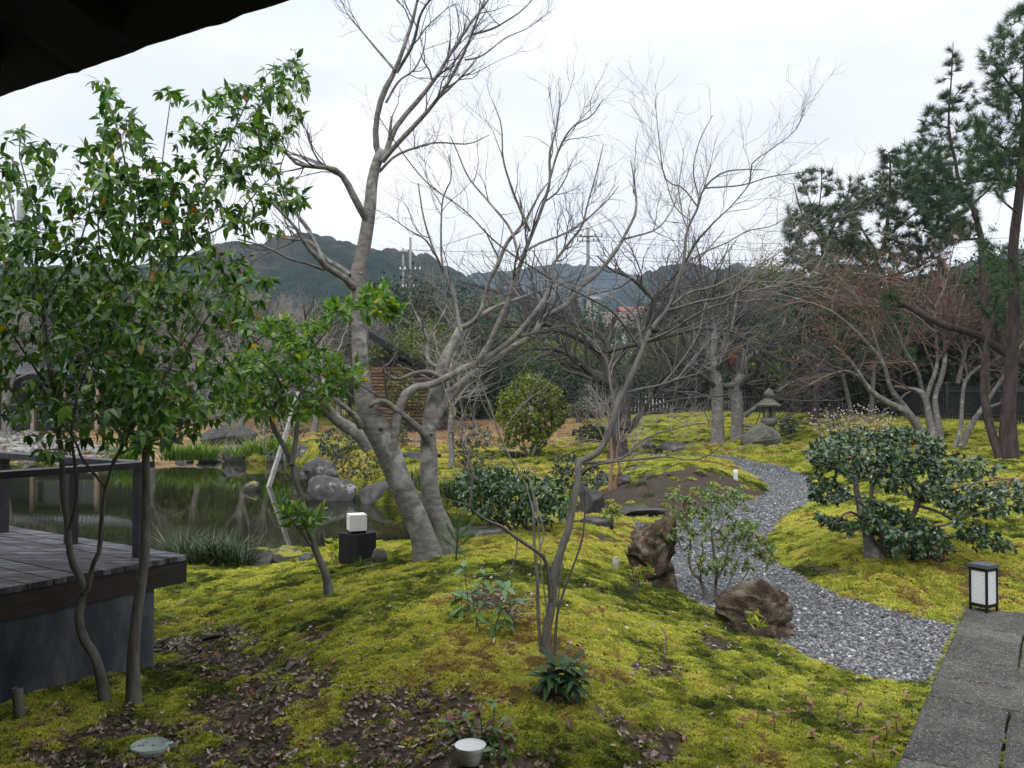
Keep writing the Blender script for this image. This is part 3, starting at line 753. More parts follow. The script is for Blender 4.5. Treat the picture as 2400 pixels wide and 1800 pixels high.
for k in range(24):
    p = A_ + eu_ * (.3 + k * .7) + en * .12; u3 = np.array([en[0], en[1], 2.15 / 6]); 
    m = MB(); c_ = [p - eu_ * .03, p + eu_ * .03]
    a0 = [*c_[0], 2.66 + .04]; b0 = [*c_[1], 2.66 + .04]; f_ = 5.4
    vv = [a0, b0, list(np.array(b0) + u3 * f_), list(np.array(a0) + u3 * f_)]; vv += [list(np.array(x_) + [0, 0, .09]) for x_ in vv]
    m.add(vv, [[3,2,1,0],[4,5,6,7],[0,1,5,4],[1,2,6,5],[2,3,7,6],[3,0,4,7]]); m.obj('rafter', m_black, house, smooth=False)
m_plaster, _, _ = mat('house_wall', (.30, .27, .22), .9, .2)
m = MB(); slab_on(m, A_ + en * 3.3, eu_, en, 17, .15, -.1, 3.9); m.obj('wall', m_plaster, house, smooth=False)

# ---- floor lantern on the paving
m_paper, nt, b = mat('lantern_panel', rough=.6, spec=.3)
ck = nd(nt, 'ShaderNodeTexVoronoi'); ck.inputs['Scale'].default_value = 90; nt.links.new(coord(nt), ck.inputs['Vector'])
r = ramp(nt, ck.outputs['Distance'], [(.1, (.46, .47, .48)), (.5, (.62, .63, .64))]); nt.links.new(r.outputs[0], b.inputs['Base Color']); bump(nt, b, ck.outputs['Distance'], .3, .003)
lb = flat(2314, 1438, .035); z0 = .035; LU, LV = np.array([.87, .49]), np.array([-.49, .87])
lan = thing('garden_lantern', 'black framed box lantern with white mesh panels on the corner of the stone paving', 'lantern', (lb[0], lb[1], z0))
s_ = .138; hL = .352
def lbox(name, u0, u1, v0, v1, a, b2, mm):
    # local frame: u along pv_u, v along -pv_v; origin at the near corner
    m = MB(); slab_on(m, lb[:2] + LU * u0 + LV * v0, LU, LV, u1 - u0, v1 - v0, z0 + a, z0 + b2); m.obj(name, mm, lan, smooth=False)
t_ = .014
for (u0, v0) in [(0, 0), (s_ - t_, 0), (0, s_ - t_), (s_ - t_, s_ - t_)]: lbox('leg', u0, u0 + t_, v0, v0 + t_, 0, hL - .031, m_black)
for (zz0, zz1) in [(.035, .058), (hL - .052, hL - .0312)]:
    lbox('frame_bar', t_, s_ - t_, .002, t_ - .002, zz0, zz1, m_black); lbox('frame_bar', t_, s_ - t_, s_ - t_ + .002, s_ - .002, zz0, zz1, m_black)
    lbox('frame_bar', .002, t_ - .002, t_, s_ - t_, zz0, zz1, m_black); lbox('frame_bar', s_ - t_ + .002, s_ - .002, t_, s_ - t_, zz0, zz1, m_black)
for (u0, u1, v0, v1) in [(t_, s_ - t_, .008, .012), (t_, s_ - t_, s_ - .012, s_ - .008), (.008, .012, t_, s_ - t_), (s_ - .012, s_ - .008, t_, s_ - t_)]:
    lbox('panel', u0, u1, v0, v1, .058, hL - .052, m_paper)
m_cap, _, _ = mat('lantern_cap', (.07, .075, .085), .45, .5)
lbox('cap', -.006, s_ + .006, -.006, s_ + .006, hL - .031, hL - .006, m_cap)

# ---- white cube lamp on its charred block by the pond
m_char, nt, b = mat('charred_timber', rough=.75, spec=.3)
nA = noise_n(nt, 9, 6, .7, coord(nt, (1, 1, .2))); r = ramp(nt, nA.outputs[0], [(.3, (.006, .006, .007)), (.75, (.022, .021, .022))]); nt.links.new(r.outputs[0], b.inputs['Base Color']); bump(nt, b, nA.outputs[0], .5, .01)
m_shade, _, _ = mat('lamp_shade_white', (.80, .78, .76), .5, .3)
g0 = gp(838, 1323); Yb = g0[1] + .12
bt = at(838, 1248, Yb); tp = at(834, 1210, Yb); Wb = 76 * Yb / F
lamp = thing('cube_lamp', 'white cube lamp on a charred black wooden block beside the pond', 'lamp', (bt[0], Yb, g0[2] - .03))
m = MB().box((bt[0], Yb, (bt[2] + g0[2] - .05) / 2), (Wb * .80, Wb * .80, bt[2] - g0[2] + .05), rz=math.radians(-38 + 90), taper=1.0); o = m.obj('block', m_char, lamp, smooth=False)
m = MB().box((bt[0], Yb, bt[2] + .012), (Wb * .44, Wb * .44, .022), rz=math.radians(22)); m.obj('neck', m_black, lamp, smooth=False)
hs_ = tp[2] - bt[2]
m = MB().box((bt[0] - .008, Yb, bt[2] + .024 + hs_ * .5), (Wb * .52, Wb * .52, hs_ * .98), rz=math.radians(22)); m.obj('shade', m_shade, lamp, smooth=False)

# ---- stone lantern
def lathe(mb, prof, c, n=12, var=0.0, rot0=0.0, sq=False):
    a = np.arange(n) / n * 2 * np.pi + rot0; k = len(prof)
    v = np.concatenate([np.stack([c[0] + r_ * np.cos(a), c[1] + r_ * np.sin(a), np.full(n, c[2] + z_)], 1) for r_, z_ in prof])
    i = np.arange(n); j = (i + 1) % n
    q = np.concatenate([np.stack([i + s * n, j + s * n, j + (s + 1) * n, i + (s + 1) * n], 1) for s in range(k - 1)])
    mb.add(v, q, var=var)
    b0 = mb.n; mb.add([[c[0], c[1], c[2] + prof[0][1]], [c[0], c[1], c[2] + prof[-1][1]]], var=var)
    base = b0 - n * k
    mb.t.append(np.stack([base + j, base + i, np.full(n, b0)], 1)); mb.t.append(np.stack([base + (k - 1) * n + i, base + (k - 1) * n + j, np.full(n, b0 + 1)], 1)); return mb
def stone_mat(name, stops, lich=None, sc=4, spec=.2, bstr=.6, moss=None):
    m, nt, b = mat(name, rough=.88, spec=spec)
    cd = coord(nt); nA = noise_n(nt, sc, 8, .65, cd); nB = noise_n(nt, sc * 5, 6, .7, cd)
    r = ramp(nt, nA.outputs[0], stops); c = r.outputs[0]
    r2 = ramp(nt, nB.outputs[0], [(.3, (.6, .6, .6)), (.7, (1.25, 1.25, 1.25))]); c = mixc(nt, 1.0, c, r2.outputs[0], 'MULTIPLY')
    if lich:
        nC = noise_n(nt, sc * 1.7, 6, .7, cd, .4); f = ramp(nt, nC.outputs[0], [(.56, (0, 0, 0)), (.62, (1, 1, 1))]); c = mixc(nt, f.outputs[0], c, lich)
    if moss:
        ge = nd(nt, 'ShaderNodeNewGeometry'); se = nd(nt, 'ShaderNodeSeparateXYZ'); nt.links.new(ge.outputs['Normal'], se.inputs[0])
        nD = noise_n(nt, sc * 1.3, 5, .7, cd); ml = nd(nt, 'ShaderNodeMath', operation='MULTIPLY'); nt.links.new(se.outputs[2], ml.inputs[0]); nt.links.new(nD.outputs[0], ml.inputs[1])
        f = ramp(nt, ml.outputs[0], [(.36, (0, 0, 0)), (.46, (1, 1, 1))]); c = mixc(nt, f.outputs[0], c, moss)
    nt.links.new(c, b.inputs['Base Color']); s1 = bump(nt, b, nB.outputs[0], bstr, .03); bump(nt, b, nA.outputs[0], bstr, .08, s1); return m
m_lant = stone_mat('lantern_stone', [(.3, (.09, .085, .075)), (.55, (.17, .165, .14)), (.75, (.25, .24, .21))], lich=(.16, .18, .12), sc=6)
def rock_mesh(seed, dims, cuts=7, rough_=.12, sub=4, ridge=0.0, flat_top=None):
    import bmesh
    r_ = np.random.default_rng(seed); bm = bmesh.new(); bmesh.ops.create_icosphere(bm, subdivisions=sub, radius=1)
    v = np.array([q.co[:] for q in bm.verts]); t = np.array([[w.index for w in f.verts] for f in bm.faces]); bm.free()
    for k in range(cuts):
        n_ = unit(r_.normal(size=3)); dd = r_.uniform(.5, .85)
        if flat_top is not None and k == 0: n_, dd = unit(np.array([r_.normal(0, .1), r_.normal(0, .1), 1.])), flat_top
        h = v @ n_ - dd; v = v - np.maximum(h, 0)[:, None] * n_[None] * .95
    o3 = r_.uniform(0, 50, 3)
    dn = np.array([mnoise.fractal(Vector(q * 1.6 + o3), .9, 2.1, 6) for q in v])
    if ridge:
        dr = np.array([mnoise.ridged_multi_fractal(Vector((q * np.array([1.2, 1.2, 3.0])) + o3), .8, 2.2, 5, 1.0, 2.0) for q in v]); dn = dn + (dr - 1.2) * ridge
    v = v * (1 + dn[:, None] * rough_)
    return v * np.asarray(dims), t
def rock(name, label, px, py, wpx, hpx, m, seed=0, Y=None, dz=None, cat='rock', dep=.8, sink=.25, rz=0.0, group=None, **kw):
    """rock whose visible face fills wpx x hpx pixels and whose foot is at (px, py)"""
    if Y is None: g = gp(px, py)
    else: g = at(px, py, Y)
    w = wpx * g[1] / F / 2; h = hpx * g[1] / F
    v, t = rock_mesh(seed, (w * 1.08, w * dep, h * (1 + sink) / 2 * 1.08), **kw)
    cr_, sr_ = math.cos(rz), math.sin(rz); v = v @ np.array([[cr_, sr_, 0], [-sr_, cr_, 0], [0, 0, 1]])
    c = np.array([g[0], g[1] + w * dep * .7, g[2] + h * (1 - sink) / 2])
    o = MB().add(v + c, None, t).obj(name, m); o.data.transform(Matrix.Translation(-Vector(c))); o.location = Vector(c)
    return tag(o, label, cat, group)
lg = gp(1790, 1046); s_ = lg[1] / F
def LZ(py): return at(1790, py, lg[1])[2] - lg[2]
sl = thing('stone_lantern', 'weathered stone lantern standing on a rough grey boulder on the far moss mound', 'stone lantern', lg)
v, t = rock_mesh(5, (48 * s_ * 1.05, 40 * s_, 36 * s_), cuts=5, rough_=.1)
v[:, :2] *= np.clip(1.12 - .45 * (v[:, 2:3] / (30 * s_) + .2), .5, 1.15)
MB().add(v + lg + [0, 0, 18 * s_], None, t).obj('base_boulder', m_lant, sl)
cxl = at(1815 - 12, 1000, lg[1])[0]; cc = (cxl, lg[1], lg[2])
P_ = lambda r_, py: (r_ * s_, LZ(py))
lathe(MB(), [P_(13, 1006), P_(11, 998)], cc).obj('shaft', m_lant, sl)
lathe(MB(), [P_(12, 998), P_(17, 994), P_(20, 986), P_(19, 983), P_(15, 980)], cc, 16).obj('platform', m_lant, sl)
fb = MB(); 
for k in range(4):
    an = math.pi / 4 + k * math.pi / 2
    fb.box((cxl + math.cos(an) * 11 * s_, lg[1] + math.sin(an) * 11 * s_, lg[2] + (LZ(980) + LZ(952)) / 2), (7 * s_, 7 * s_, LZ(952) - LZ(980)), rz=an)
fb.obj('fire_box', m_lant, sl, smooth=False)
lathe(MB(), [P_(13, 953), P_(28, 953), P_(30, 949), P_(21, 944), P_(12, 936), P_(8, 932)], cc, 6, rot0=.3).obj('roof_stone', m_lant, sl, smooth=False)
lathe(MB(), [P_(7, 932), P_(11, 929), P_(12, 922), P_(9, 917), P_(5, 914), P_(2, 910)], cc, 12).obj('finial', m_lant, sl)

# ---- rocks
m_brown = stone_mat('brown_rock', [(.32, (.035, .026, .02)), (.5, (.14, .10, .07)), (.66, (.33, .25, .185))], sc=6, bstr=1.0, lich=(.20, .185, .15))
m_grey = stone_mat('grey_rock', [(.3, (.045, .043, .041)), (.55, (.095, .091, .087)), (.75, (.16, .155, .148))], lich=(.24, .24, .22), sc=2.2, bstr=.5)
m_greyd = stone_mat('dark_rock', [(.3, (.035, .033, .032)), (.55, (.075, .072, .068)), (.8, (.13, .125, .115))], sc=2.5, bstr=.5)
m_mossy = stone_mat('mossy_rock', [(.3, (.06, .058, .05)), (.6, (.13, .125, .11)), (.8, (.2, .19, .17))], sc=3, moss=(.22, .21, .03))
rock('rock', 'jagged brown boulder standing upright between the moss mound and the gravel path', 1545, 1380, 132, 155, m_brown, 41, sub=5, ridge=1.0, rough_=.30, cuts=11, dep=.7)
rock('rock', 'long low brown boulder beside the widest part of the gravel path', 1800, 1500, 200, 120, m_brown, 47, sub=5, ridge=1.0, rough_=.26, cuts=10, dep=.6, rz=-.35, sink=.5)
Wd_ = lambda py: (EYE - WATER) * F / (py - 935)
pr = [('smooth grey boulder streaked with white at the water edge, left of the main tree trunk', 772, 1174, 108, 62, m_grey, 3),
      ('dark rounded boulder in the pond directly behind the main tree trunk', 873, 1180, 104, 54, m_greyd, 4),
      ('upright grey slab rock at the back corner of the pond', 745, 1128, 80, 50, m_grey, 8),
      ('pale lichen spotted rock mirrored in the far side of the pond', 545, 1081, 58, 36, m_grey, 12),
      ('white and black mottled rock under the shrubs at the far pond edge', 705, 1083, 56, 40, m_grey, 15),
      ('small dark rock left of the mottled rock at the far pond edge', 640, 1082, 48, 26, m_greyd, 16),
      ('low flat stone on the far waterline left of the lichen spotted rock', 490, 1083, 66, 18, m_grey, 17),
      ('small pale flat stone on the far waterline near the bright grass', 430, 1083, 44, 12, m_grey, 18)]
for lab, px, py, w, h, mm, sd in pr: rock('rock', lab, px, py, w, h, mm, sd, Y=Wd_(py), dep=.8, sink=.5)
rock('rock', 'big dark leaning rock on the dry grass bank across the pond', 530, 1046, 130, 46, m_greyd, 21, dep=.5, sink=.3, cuts=5)
rock('rock', 'flat grey shore rock below the sedge clump by the deck', 590, 1326, 108, 34, m_mossy, 23, sink=.5, dep=.7)
rock('rock', 'rounded shore rock capped with yellow moss', 667, 1318, 74, 34, m_mossy, 24, sink=.4, dep=.8)
rock('rock', 'little grey shore stone touching the light green tree', 718, 1318, 36, 18, m_grey, 25, sink=.4)
rock('rock', 'mossy pointed rock breaking the surface in the middle of the pond', 588, 1150, 58, 22, m_mossy, 27, Y=Wd_(1150), dep=.6, sink=.5)
rock('rock', 'dark block of rock behind the thin bare tree', 1385, 1205, 60, 70, m_greyd, 29, sink=.2, dep=.8)
rock('rock', 'round grey rock on the moss left of the long low one near the maples', 1520, 1056, 38, 22, m_grey, 31)
rock('rock', 'long low grey rock on the far moss slope', 1575, 1062, 84, 24, m_grey, 33, dep=.4)
rock('rock', 'grey rock with pale streaks at the foot of the dark cherry trunk', 1410, 1145, 50, 36, m_grey, 35)
rock('rock', 'small dark rock right of the two orange stems', 1460, 1138, 46, 24, m_greyd, 36)
rock('rock', 'flat slate coloured stepping stone below the dark rock', 1395, 1234, 90, 26, m_greyd, 37, flat_top=.3, dep=1.2, sink=.6)
rock('rock', 'wide flat stepping stone reaching to the gravel path', 1500, 1212, 130, 26, m_greyd, 38, flat_top=.3, dep=1.3, sink=.6)
rock('rock', 'pale flat slab under the glossy dark bush', 1120, 1262, 130, 30, m_grey, 39, flat_top=.3, dep=1.0, sink=.6)
rock('rock', 'moss topped rock right of the charred block', 885, 1325, 38, 36, m_mossy, 43, sink=.3)
rock('rock', 'flat boulder embedded in the moss behind the right trunk', 985, 1077, 90, 22, m_greyd, 44, dep=.6, flat_top=.4)
rock('rock', 'bright white flat stone beyond the right trunk of the main tree', 935, 1040, 110, 14, m_grey, 45, dep=.6, flat_top=.4)
rock('rock', 'grey rock standing at the pond margin behind the leaning trunk', 985, 1200, 60, 40, m_greyd, 46, sink=.4, Y=Wd_(1205) + .5)
# prop pole standing in the pond
m_prop = wood_mat('grey_prop_wood', (.16, .15, .14), (.30, .29, .27), (1, 1, 1))
p0 = at(620, 1142, Wd_(1142)); p1 = at(700, 920, Wd_(1142) + 1.6)
p0[2] -= .3; mb = MB(); P, R = resample([p0, p1], [.062, .055], 6); mb.tubes(P, R, 4); tag(mb.obj('support_pole', m_prop, smooth=False), 'slanting grey timber prop standing in the pond', 'post')

# ---- small garden fittings
m_cement, _, _ = mat('cement_post', (.30, .28, .25), .9, .2); m_white, _, _ = mat('white_plastic', (.55, .55, .53), .4, .4)
m_steel, _, _ = mat('dull_metal', (.35, .36, .38), .4, .5)
def peg(name, label, cat, px, py0, py1, wpx, m, capm=None, lean=(0, 0)):
    g = gp(px, py0); top = at(px, py1, g[1]); h = top[2] - g[2]; r_ = wpx / 2 * g[1] / F
    if capm is None:
        mb = MB(); P, R = resample([g - [0, 0, .05], g + [lean[0] * h, lean[1], h]], [r_, r_], 5); mb.tubes(P, R, 14)
        o = mb.obj(name, m); return tag(o, label, cat)
    rt = thing(name, label, cat, g); mb = MB(); P, R = resample([g - [0, 0, .05], g + [0, 0, h]], [r_, r_], 4); mb.tubes(P, R, 14); mb.obj('body', m, rt)
    lathe(MB(), [(r_ * .5, h), (r_ * .6, h + r_ * .4), (r_ * .2, h + r_ * .6)], g, 10).obj('cap', capm, rt); return rt
peg('marker_post', 'short grey round post with a metal cap in the moss by the upright brown boulder', 'post', 1444, 1340, 1310, 17, m_cement, m_steel)
peg('garden_stake', 'white round stake on the brown mound beside the gravel path', 'stake', 1724, 1126, 1101, 11, m_white)
peg('sprinkler', 'black sprinkler head post in the moss before the flat stones', 'sprinkler', 1433, 1248, 1222, 9, m_black, m_black)
m_bam = wood_mat('bamboo_cut', (.10, .10, .09), (.20, .19, .17), (1, 1, 3))
g = gp(48, 1688); top = at(40, 1612, g[1]); h = top[2] - g[2]; mb = MB(); r_ = .026
rt = thing('bamboo_stake', 'cut grey bamboo stake in the lower left corner in front of the concrete base', 'stake', g)
P, R = resample([g - [0, 0, .05], top], [r_ * .95, r_], 10); mb.tubes(P, R, 14, cap=False); mb.obj('culm', m_bam, rt)
lathe(MB(), [(r_ * 1.0, h * .86), (r_ * 1.14, h * .885), (r_ * 1.0, h * .91)], [top[0], top[1], g[2]], 14).obj('node_ring', m_bam, rt)
# white spot lamps behind the camellia
for lab, px, py in [('white garden spot light half hidden behind the left end of the camellia', 1920, 1105), ('white garden spot light beside the gravel path under the camellia leaves', 1962, 1183)]:
    g = gp(px, py); rt = thing('spot_light', lab, 'lamp', g)
    d = unit(np.array([.4, -.3, .8])); P, R = resample([g + [0, 0, .05], g + d * .2 * g[1] / 10], [.05, .09], 4); MB().tubes(P, R, 12).obj('lamp_head', m_white, rt)
    P, R = resample([g - [0, 0, .05], g + [0, 0, .06]], [.02, .02], 3); MB().tubes(P, R, 8).obj('spike', m_black, rt)
# plastic pot shaped spot light, wrapped in clear film
g = gp(1100, 1838); r0 = 24 * 3.75 / F; zc = at(1102, 1745, g[1] + .05); 
rt = thing('pot_light', 'white cone shaped garden light wrapped in plastic film at the bottom edge', 'lamp', g)
hh = zc[2] - g[2]; c_ = (zc[0], zc[1], g[2])
rr = 36 * zc[1] / F
lathe(MB(), [(rr * .55, hh * .32), (rr * .62, hh * .5), (rr * .86, hh * .8), (rr * .98, hh * .97)], c_, 28).obj('shell', m_white, rt)
lathe(MB(), [(rr * .97, hh * .972), (rr * 1.02, hh * .985), (rr * 1.02, hh * 1.0), (rr * .92, hh * 1.0), (rr * .9, hh * .93)], c_, 28).obj('rim', m_white, rt)
lathe(MB(), [(rr * .5, 0), (rr * .56, hh * .32)], c_, 20).obj('base', m_black, rt)
m_film, nt, b = mat('clear_film', (.6, .6, .6), .15, .6); b.inputs['Alpha'].default_value = .45
a = np.arange(28) / 28 * 2 * np.pi; zz = np.linspace(.3, .72, 9); V = []
for z_ in zz: V.append(np.stack([c_[0] + rr * (.6 + (z_ - .3) * .55 + .035 + .03 * fbm(a * 2.2 + z_ * 9, np.full(28, z_ * 14), 3, 7)) * np.cos(a), c_[1] + rr * (.6 + (z_ - .3) * .55 + .035 + .03 * fbm(a * 2.2 + z_ * 9, np.full(28, z_ * 14), 3, 7)) * np.sin(a), np.full(28, c_[2] + hh * z_)], 1))
i = np.arange(28); j = (i + 1) % 28; MB().add(np.concatenate(V), np.concatenate([np.stack([i + s * 28, j + s * 28, j + (s + 1) * 28, i + (s + 1) * 28], 1) for s in range(8)])).obj('plastic_film', m_film, rt)
# green inspection lid
m_lid, nt, b = mat('lid_plastic', rough=.7, spec=.3); nA = noise_n(nt, 12, 5, .7, coord(nt)); r = ramp(nt, nA.outputs[0], [(.3, (.16, .22, .19)), (.7, (.27, .33, .29))]); nt.links.new(r.outputs[0], b.inputs['Base Color'])
g = gp(350, 1758); rt = thing('inspection_lid', 'round grey green drain lid among the leaf litter at lower left', 'lid', g)
rr = 42 * g[1] / F; c_ = (g[0], g[1], g[2] + .005)
lathe(MB(), [(rr, -.03), (rr, .014), (rr * .96, .018), (rr * .93, .012), (0.001, .012)], c_, 36).obj('disc', m_lid, rt)
MB().box((g[0] + rr * 1.0, g[1] + rr * .25, g[2] + .01), (.035, .03, .02), rz=.4).obj('lug', m_lid, rt, smooth=False)
# half buried black edging strip
g = gp(506, 1508); P, R = resample([g + [-.085, -.02, .012], g + [0, 0, .03], g + [.09, .02, .02]], [.012, .017, .012], 8); tag(MB().tubes(P, R, 8).obj('pipe', m_black), 'short black plastic pipe half buried left of the moss mound', 'pipe')
# red bench far behind
m_red, _, _ = mat('red_paint', (.20, .045, .03), .6, .3)
g = at(1388, 985, 38); rt = thing('red_bench', 'low red bench in front of the hedge beyond the round bush', 'bench', g)
k = 38 / F; MB().box((g[0], g[1], g[2] + .30), (44 * k, .35, .13)).obj('seat', m_red, rt, smooth=False)
for s_ in (-1, 1): MB().box((g[0] + s_ * 17 * k, g[1], g[2] - .02), (.1, .3, .51)).obj('leg', m_red, rt, smooth=False)
# ================================================================== FAR BUILDINGS, POLES, FENCES
m_tile, nt, b = mat('roof_tile', rough=.5, spec=.4); nA = noise_n(nt, 2, 5, .6, coord(nt)); r = ramp(nt, nA.outputs[0], [(.3, (.05, .052, .057)), (.7, (.12, .125, .135))]); nt.links.new(r.outputs[0], b.inputs['Base Color'])
m_dwood = wood_mat('dark_wall_wood', (.012, .010, .009), (.03, .025, .022), (1, 1, 1))
m_plank = wood_mat('orange_weathered_plank', (.035, .02, .013), (.19, .11, .065), (.7, 1, 6))
m_pwood = wood_mat('pale_post_wood', (.14, .11, .08), (.26, .21, .16), (1, 1, 1))
m_glass, _, _ = mat('window_glass', (.03, .035, .04), .08, .6)
def wbox(name, par, p0, p1, m):      # axis-aligned box between two corners
    p0, p1 = np.minimum(p0, p1), np.maximum(p0, p1)
    return MB().box((p0 + p1) / 2, p1 - p0).obj(name, m, par, smooth=False)
# tiled roof house behind the left trees
Y = 38.0; a = at(-260, 1012, Y); bR = at(236, 1012, Y); ev = at(0, 880, Y)[2]; rd = at(0, 846, Y + 2)[2]
h1 = thing('tea_house', 'low dark house with a grey tiled roof behind the left trees', 'building', (bR[0], Y, a[2]))
wbox('wall', h1, np.array([a[0], Y + .4, a[2] - .6]), np.array([bR[0] - .3, Y + 4, ev]), m_dwood)
x0, x1 = a[0], bR[0] + .35
nt_ = 26
for k in range(9):     # tile courses, each a stepped row
    y0 = Y - .5 + k * .36; zA = ev + (rd - ev) * k / 9; zB = ev + (rd - ev) * (k + 1) / 9
    mb = MB(); xs = np.arange(x0, x1, .19)
    i = 0; V = []; Q = []
    for x in xs:
        t = np.linspace(0, 1, 4); w_ = .19
        zz = .035 * np.sin(np.pi * t); base = mb.n
        lo = np.stack([x + t * w_, np.full(4, y0), zA + zz + .05], 1); hi = np.stack([x + t * w_, np.full(4, y0 + .40), zB + zz + .04], 1); un = lo - [0, 0, .05]
        v = np.concatenate([un, lo, hi]); q = [[j, j + 1, j + 5, j + 4] for j in range(3)] + [[j + 4, j + 5, j + 9, j + 8] for j in range(3)]
        mb.add(v, q)
    mb.obj('tile_course', m_tile, h1, kind='stuff', smooth=False)
wbox('ridge', h1, np.array([x0, Y + 2.6, rd]), np.array([x1, Y + 2.9, rd + .22]), m_tile)
wbox('eave_board', h1, np.array([x0, Y - .45, ev - .12]), np.array([x1, Y - .3, ev - .02]), m_dwood)
for px in (10, 78, 150, 228):
    p = at(px, 1012, Y); wbox('post', h1, np.array([p[0] - .08, Y - .1, a[2] - .5]), np.array([p[0] + .08, Y + .06, ev - .1]), m_pwood)
for px in (100, 190):
    p = at(px, 930, Y); f = wbox('window', h1, np.array([p[0] - .7, Y + .33, p[2] - .5]), np.array([p[0] + .7, Y + .39, p[2] + .6]), m_pwood)
    for s_ in (-1, 1): wbox('pane', f, np.array([p[0] + (.04 if s_ > 0 else -.64), Y + .31, p[2] - .42]), np.array([p[0] + (.64 if s_ > 0 else -.04), Y + .329, p[2] + .52]), m_glass)
# plank shed with a sloping black roof
Y = 33.0; pl = at(868, 985, Y); prr = at(1012, 985, Y); k_ = Y / F
sh = thing('plank_shed', 'small shed clad in orange weathered planks under a sloping black roof', 'shed', ((pl[0] + prr[0]) / 2, Y, pl[2]))
wbox('wall', sh, np.array([pl[0] + .02, Y + .06, pl[2] - .8]), np.array([prr[0], Y + 3, at(0, 868, Y)[2]]), m_dwood)
nP = 17; ztop = at(0, 858, Y)[2]; zbot = pl[2] - .1
for k in range(nP):
    z0 = zbot + (ztop - zbot) * k / nP; z1 = zbot + (ztop - zbot) * (k + 1) / nP - .034
    xr = prr[0]
    for (xa, xb) in ([(pl[0], pl[0] + 1.25), (pl[0] + 1.26, xr)] if k % 2 else [(pl[0], pl[0] + 1.05), (pl[0] + 1.06, xr)]):
        m = MB().box(((xa + xb) / 2, Y + .02 + rg.uniform(-.008, .008), (z0 + z1) / 2), (xb - xa - .006, .03, z1 - z0)); m.obj('plank', m_plank, sh, smooth=False)
wbox('corner_post', sh, np.array([xr + .005, Y - .03, zbot - .5]), np.array([xr + .45, Y + 3, at(0, 880, Y)[2]]), m_dwood)
q0 = at(868, 776, Y); q1 = at(1052, 886, Y); mb = MB(); v = []
for yy in (Y - .45, Y + 3.4):
    v += [[q0[0], yy, q0[2] - .02], [q1[0], yy, q1[2] - .02], [q1[0], yy, q1[2] - .26], [q0[0], yy, q0[2] - .30]]
mb.add(v, [[0,1,2,3],[7,6,5,4],[4,5,1,0],[5,6,2,1],[6,7,3,2],[7,4,0,3]]); mb.obj('roof', m_black, sh, smooth=False)
wbox('upper_wall', sh, np.array([pl[0] + .02, Y + .04, ztop + .004]), np.array([at(935, 800, Y)[0], Y + 2.9, at(0, 838, Y)[2]]), m_dwood)
# pale house and red roof far off
m_paleh, _, _ = mat('pale_render', (.55, .57, .60), .8, .2); m_broof, _, _ = mat('brown_roof', (.10, .075, .065), .7, .3)
def far_house(label, px0, px1, pyw, pyb, pyr, Y, mw, mr, nwin=2):
    a, b_ = at(px0, pyb, Y), at(px1, pyb, Y); zt = at(0, pyw, Y)[2]; zr = at(0, pyr, Y + 3)[2]
    h = thing('far_house', label, 'house', ((a[0] + b_[0]) / 2, Y, a[2]))
    wbox('wall', h, np.array([a[0], Y, a[2] - 3]), np.array([b_[0], Y + 6, zt]), mw)
    mb = MB(); x0, x1 = a[0] - .5, b_[0] + .5
    v = [[x0, Y - .5, zt], [x1, Y - .5, zt], [x1, Y + 3, zr], [x0, Y + 3, zr], [x1, Y + 6.5, zt], [x0, Y + 6.5, zt]]
    v += [[p[0], p[1], p[2] + .2] for p in v]
    mb.add(v, [[1,0,3,2],[2,3,5,4],[6,7,8,9],[9,8,10,11],[0,1,7,6],[4,5,11,10],[3,0,6,9],[5,3,9,11],[1,2,8,7],[2,4,10,8]]); mb.obj('roof', mr, h, smooth=False)
    for k in range(nwin):
        xx = a[0] + (b_[0] - a[0]) * (k + .5) / nwin; w = (b_[0] - a[0]) / nwin * .28; zc = (zt + a[2]) / 2 + .1
        f = wbox('window', h, np.array([xx - w, Y - .05, zc - .5]), np.array([xx + w, Y - .002, zc + .5]), m_steel); wbox('pane', f, np.array([xx - w * .85, Y - .07, zc - .42]), np.array([xx + w * .85, Y - .052, zc + .42]), m_glass)
    return h
far_house('pale walled house with a brown roof seen through the branches right of centre', 1428, 1500, 774, 802, 736, 74, m_paleh, m_broof)
far_house('distant house with a red roof at the foot of the hills', 1462, 1512, 733, 745, 722, 120, m_paleh, m_red)
far_house('tiny white house on the valley floor left of the red roofed one', 1380, 1402, 704, 716, 697, 150, m_white, m_tile, 1)
# roadside wall behind the hedge
m_road, _, _ = mat('pale_concrete_wall', (.75, .76, .78), .8, .2)
a, b_ = at(1240, 968, 46), at(2130, 968, 46)
rw = thing('roadside_wall', 'pale concrete wall glimpsed behind the dark hedge', 'wall', ((a[0] + b_[0]) / 2, 46, .5))
n_ = 12
for k in range(n_):
    x0 = a[0] + (b_[0] - a[0]) * k / n_; x1 = a[0] + (b_[0] - a[0]) * (k + 1) / n_ - .02
    wbox('panel', rw, np.array([x0, 46, 0]), np.array([x1, 46.15, at(0, 925, 46)[2]]), m_road)
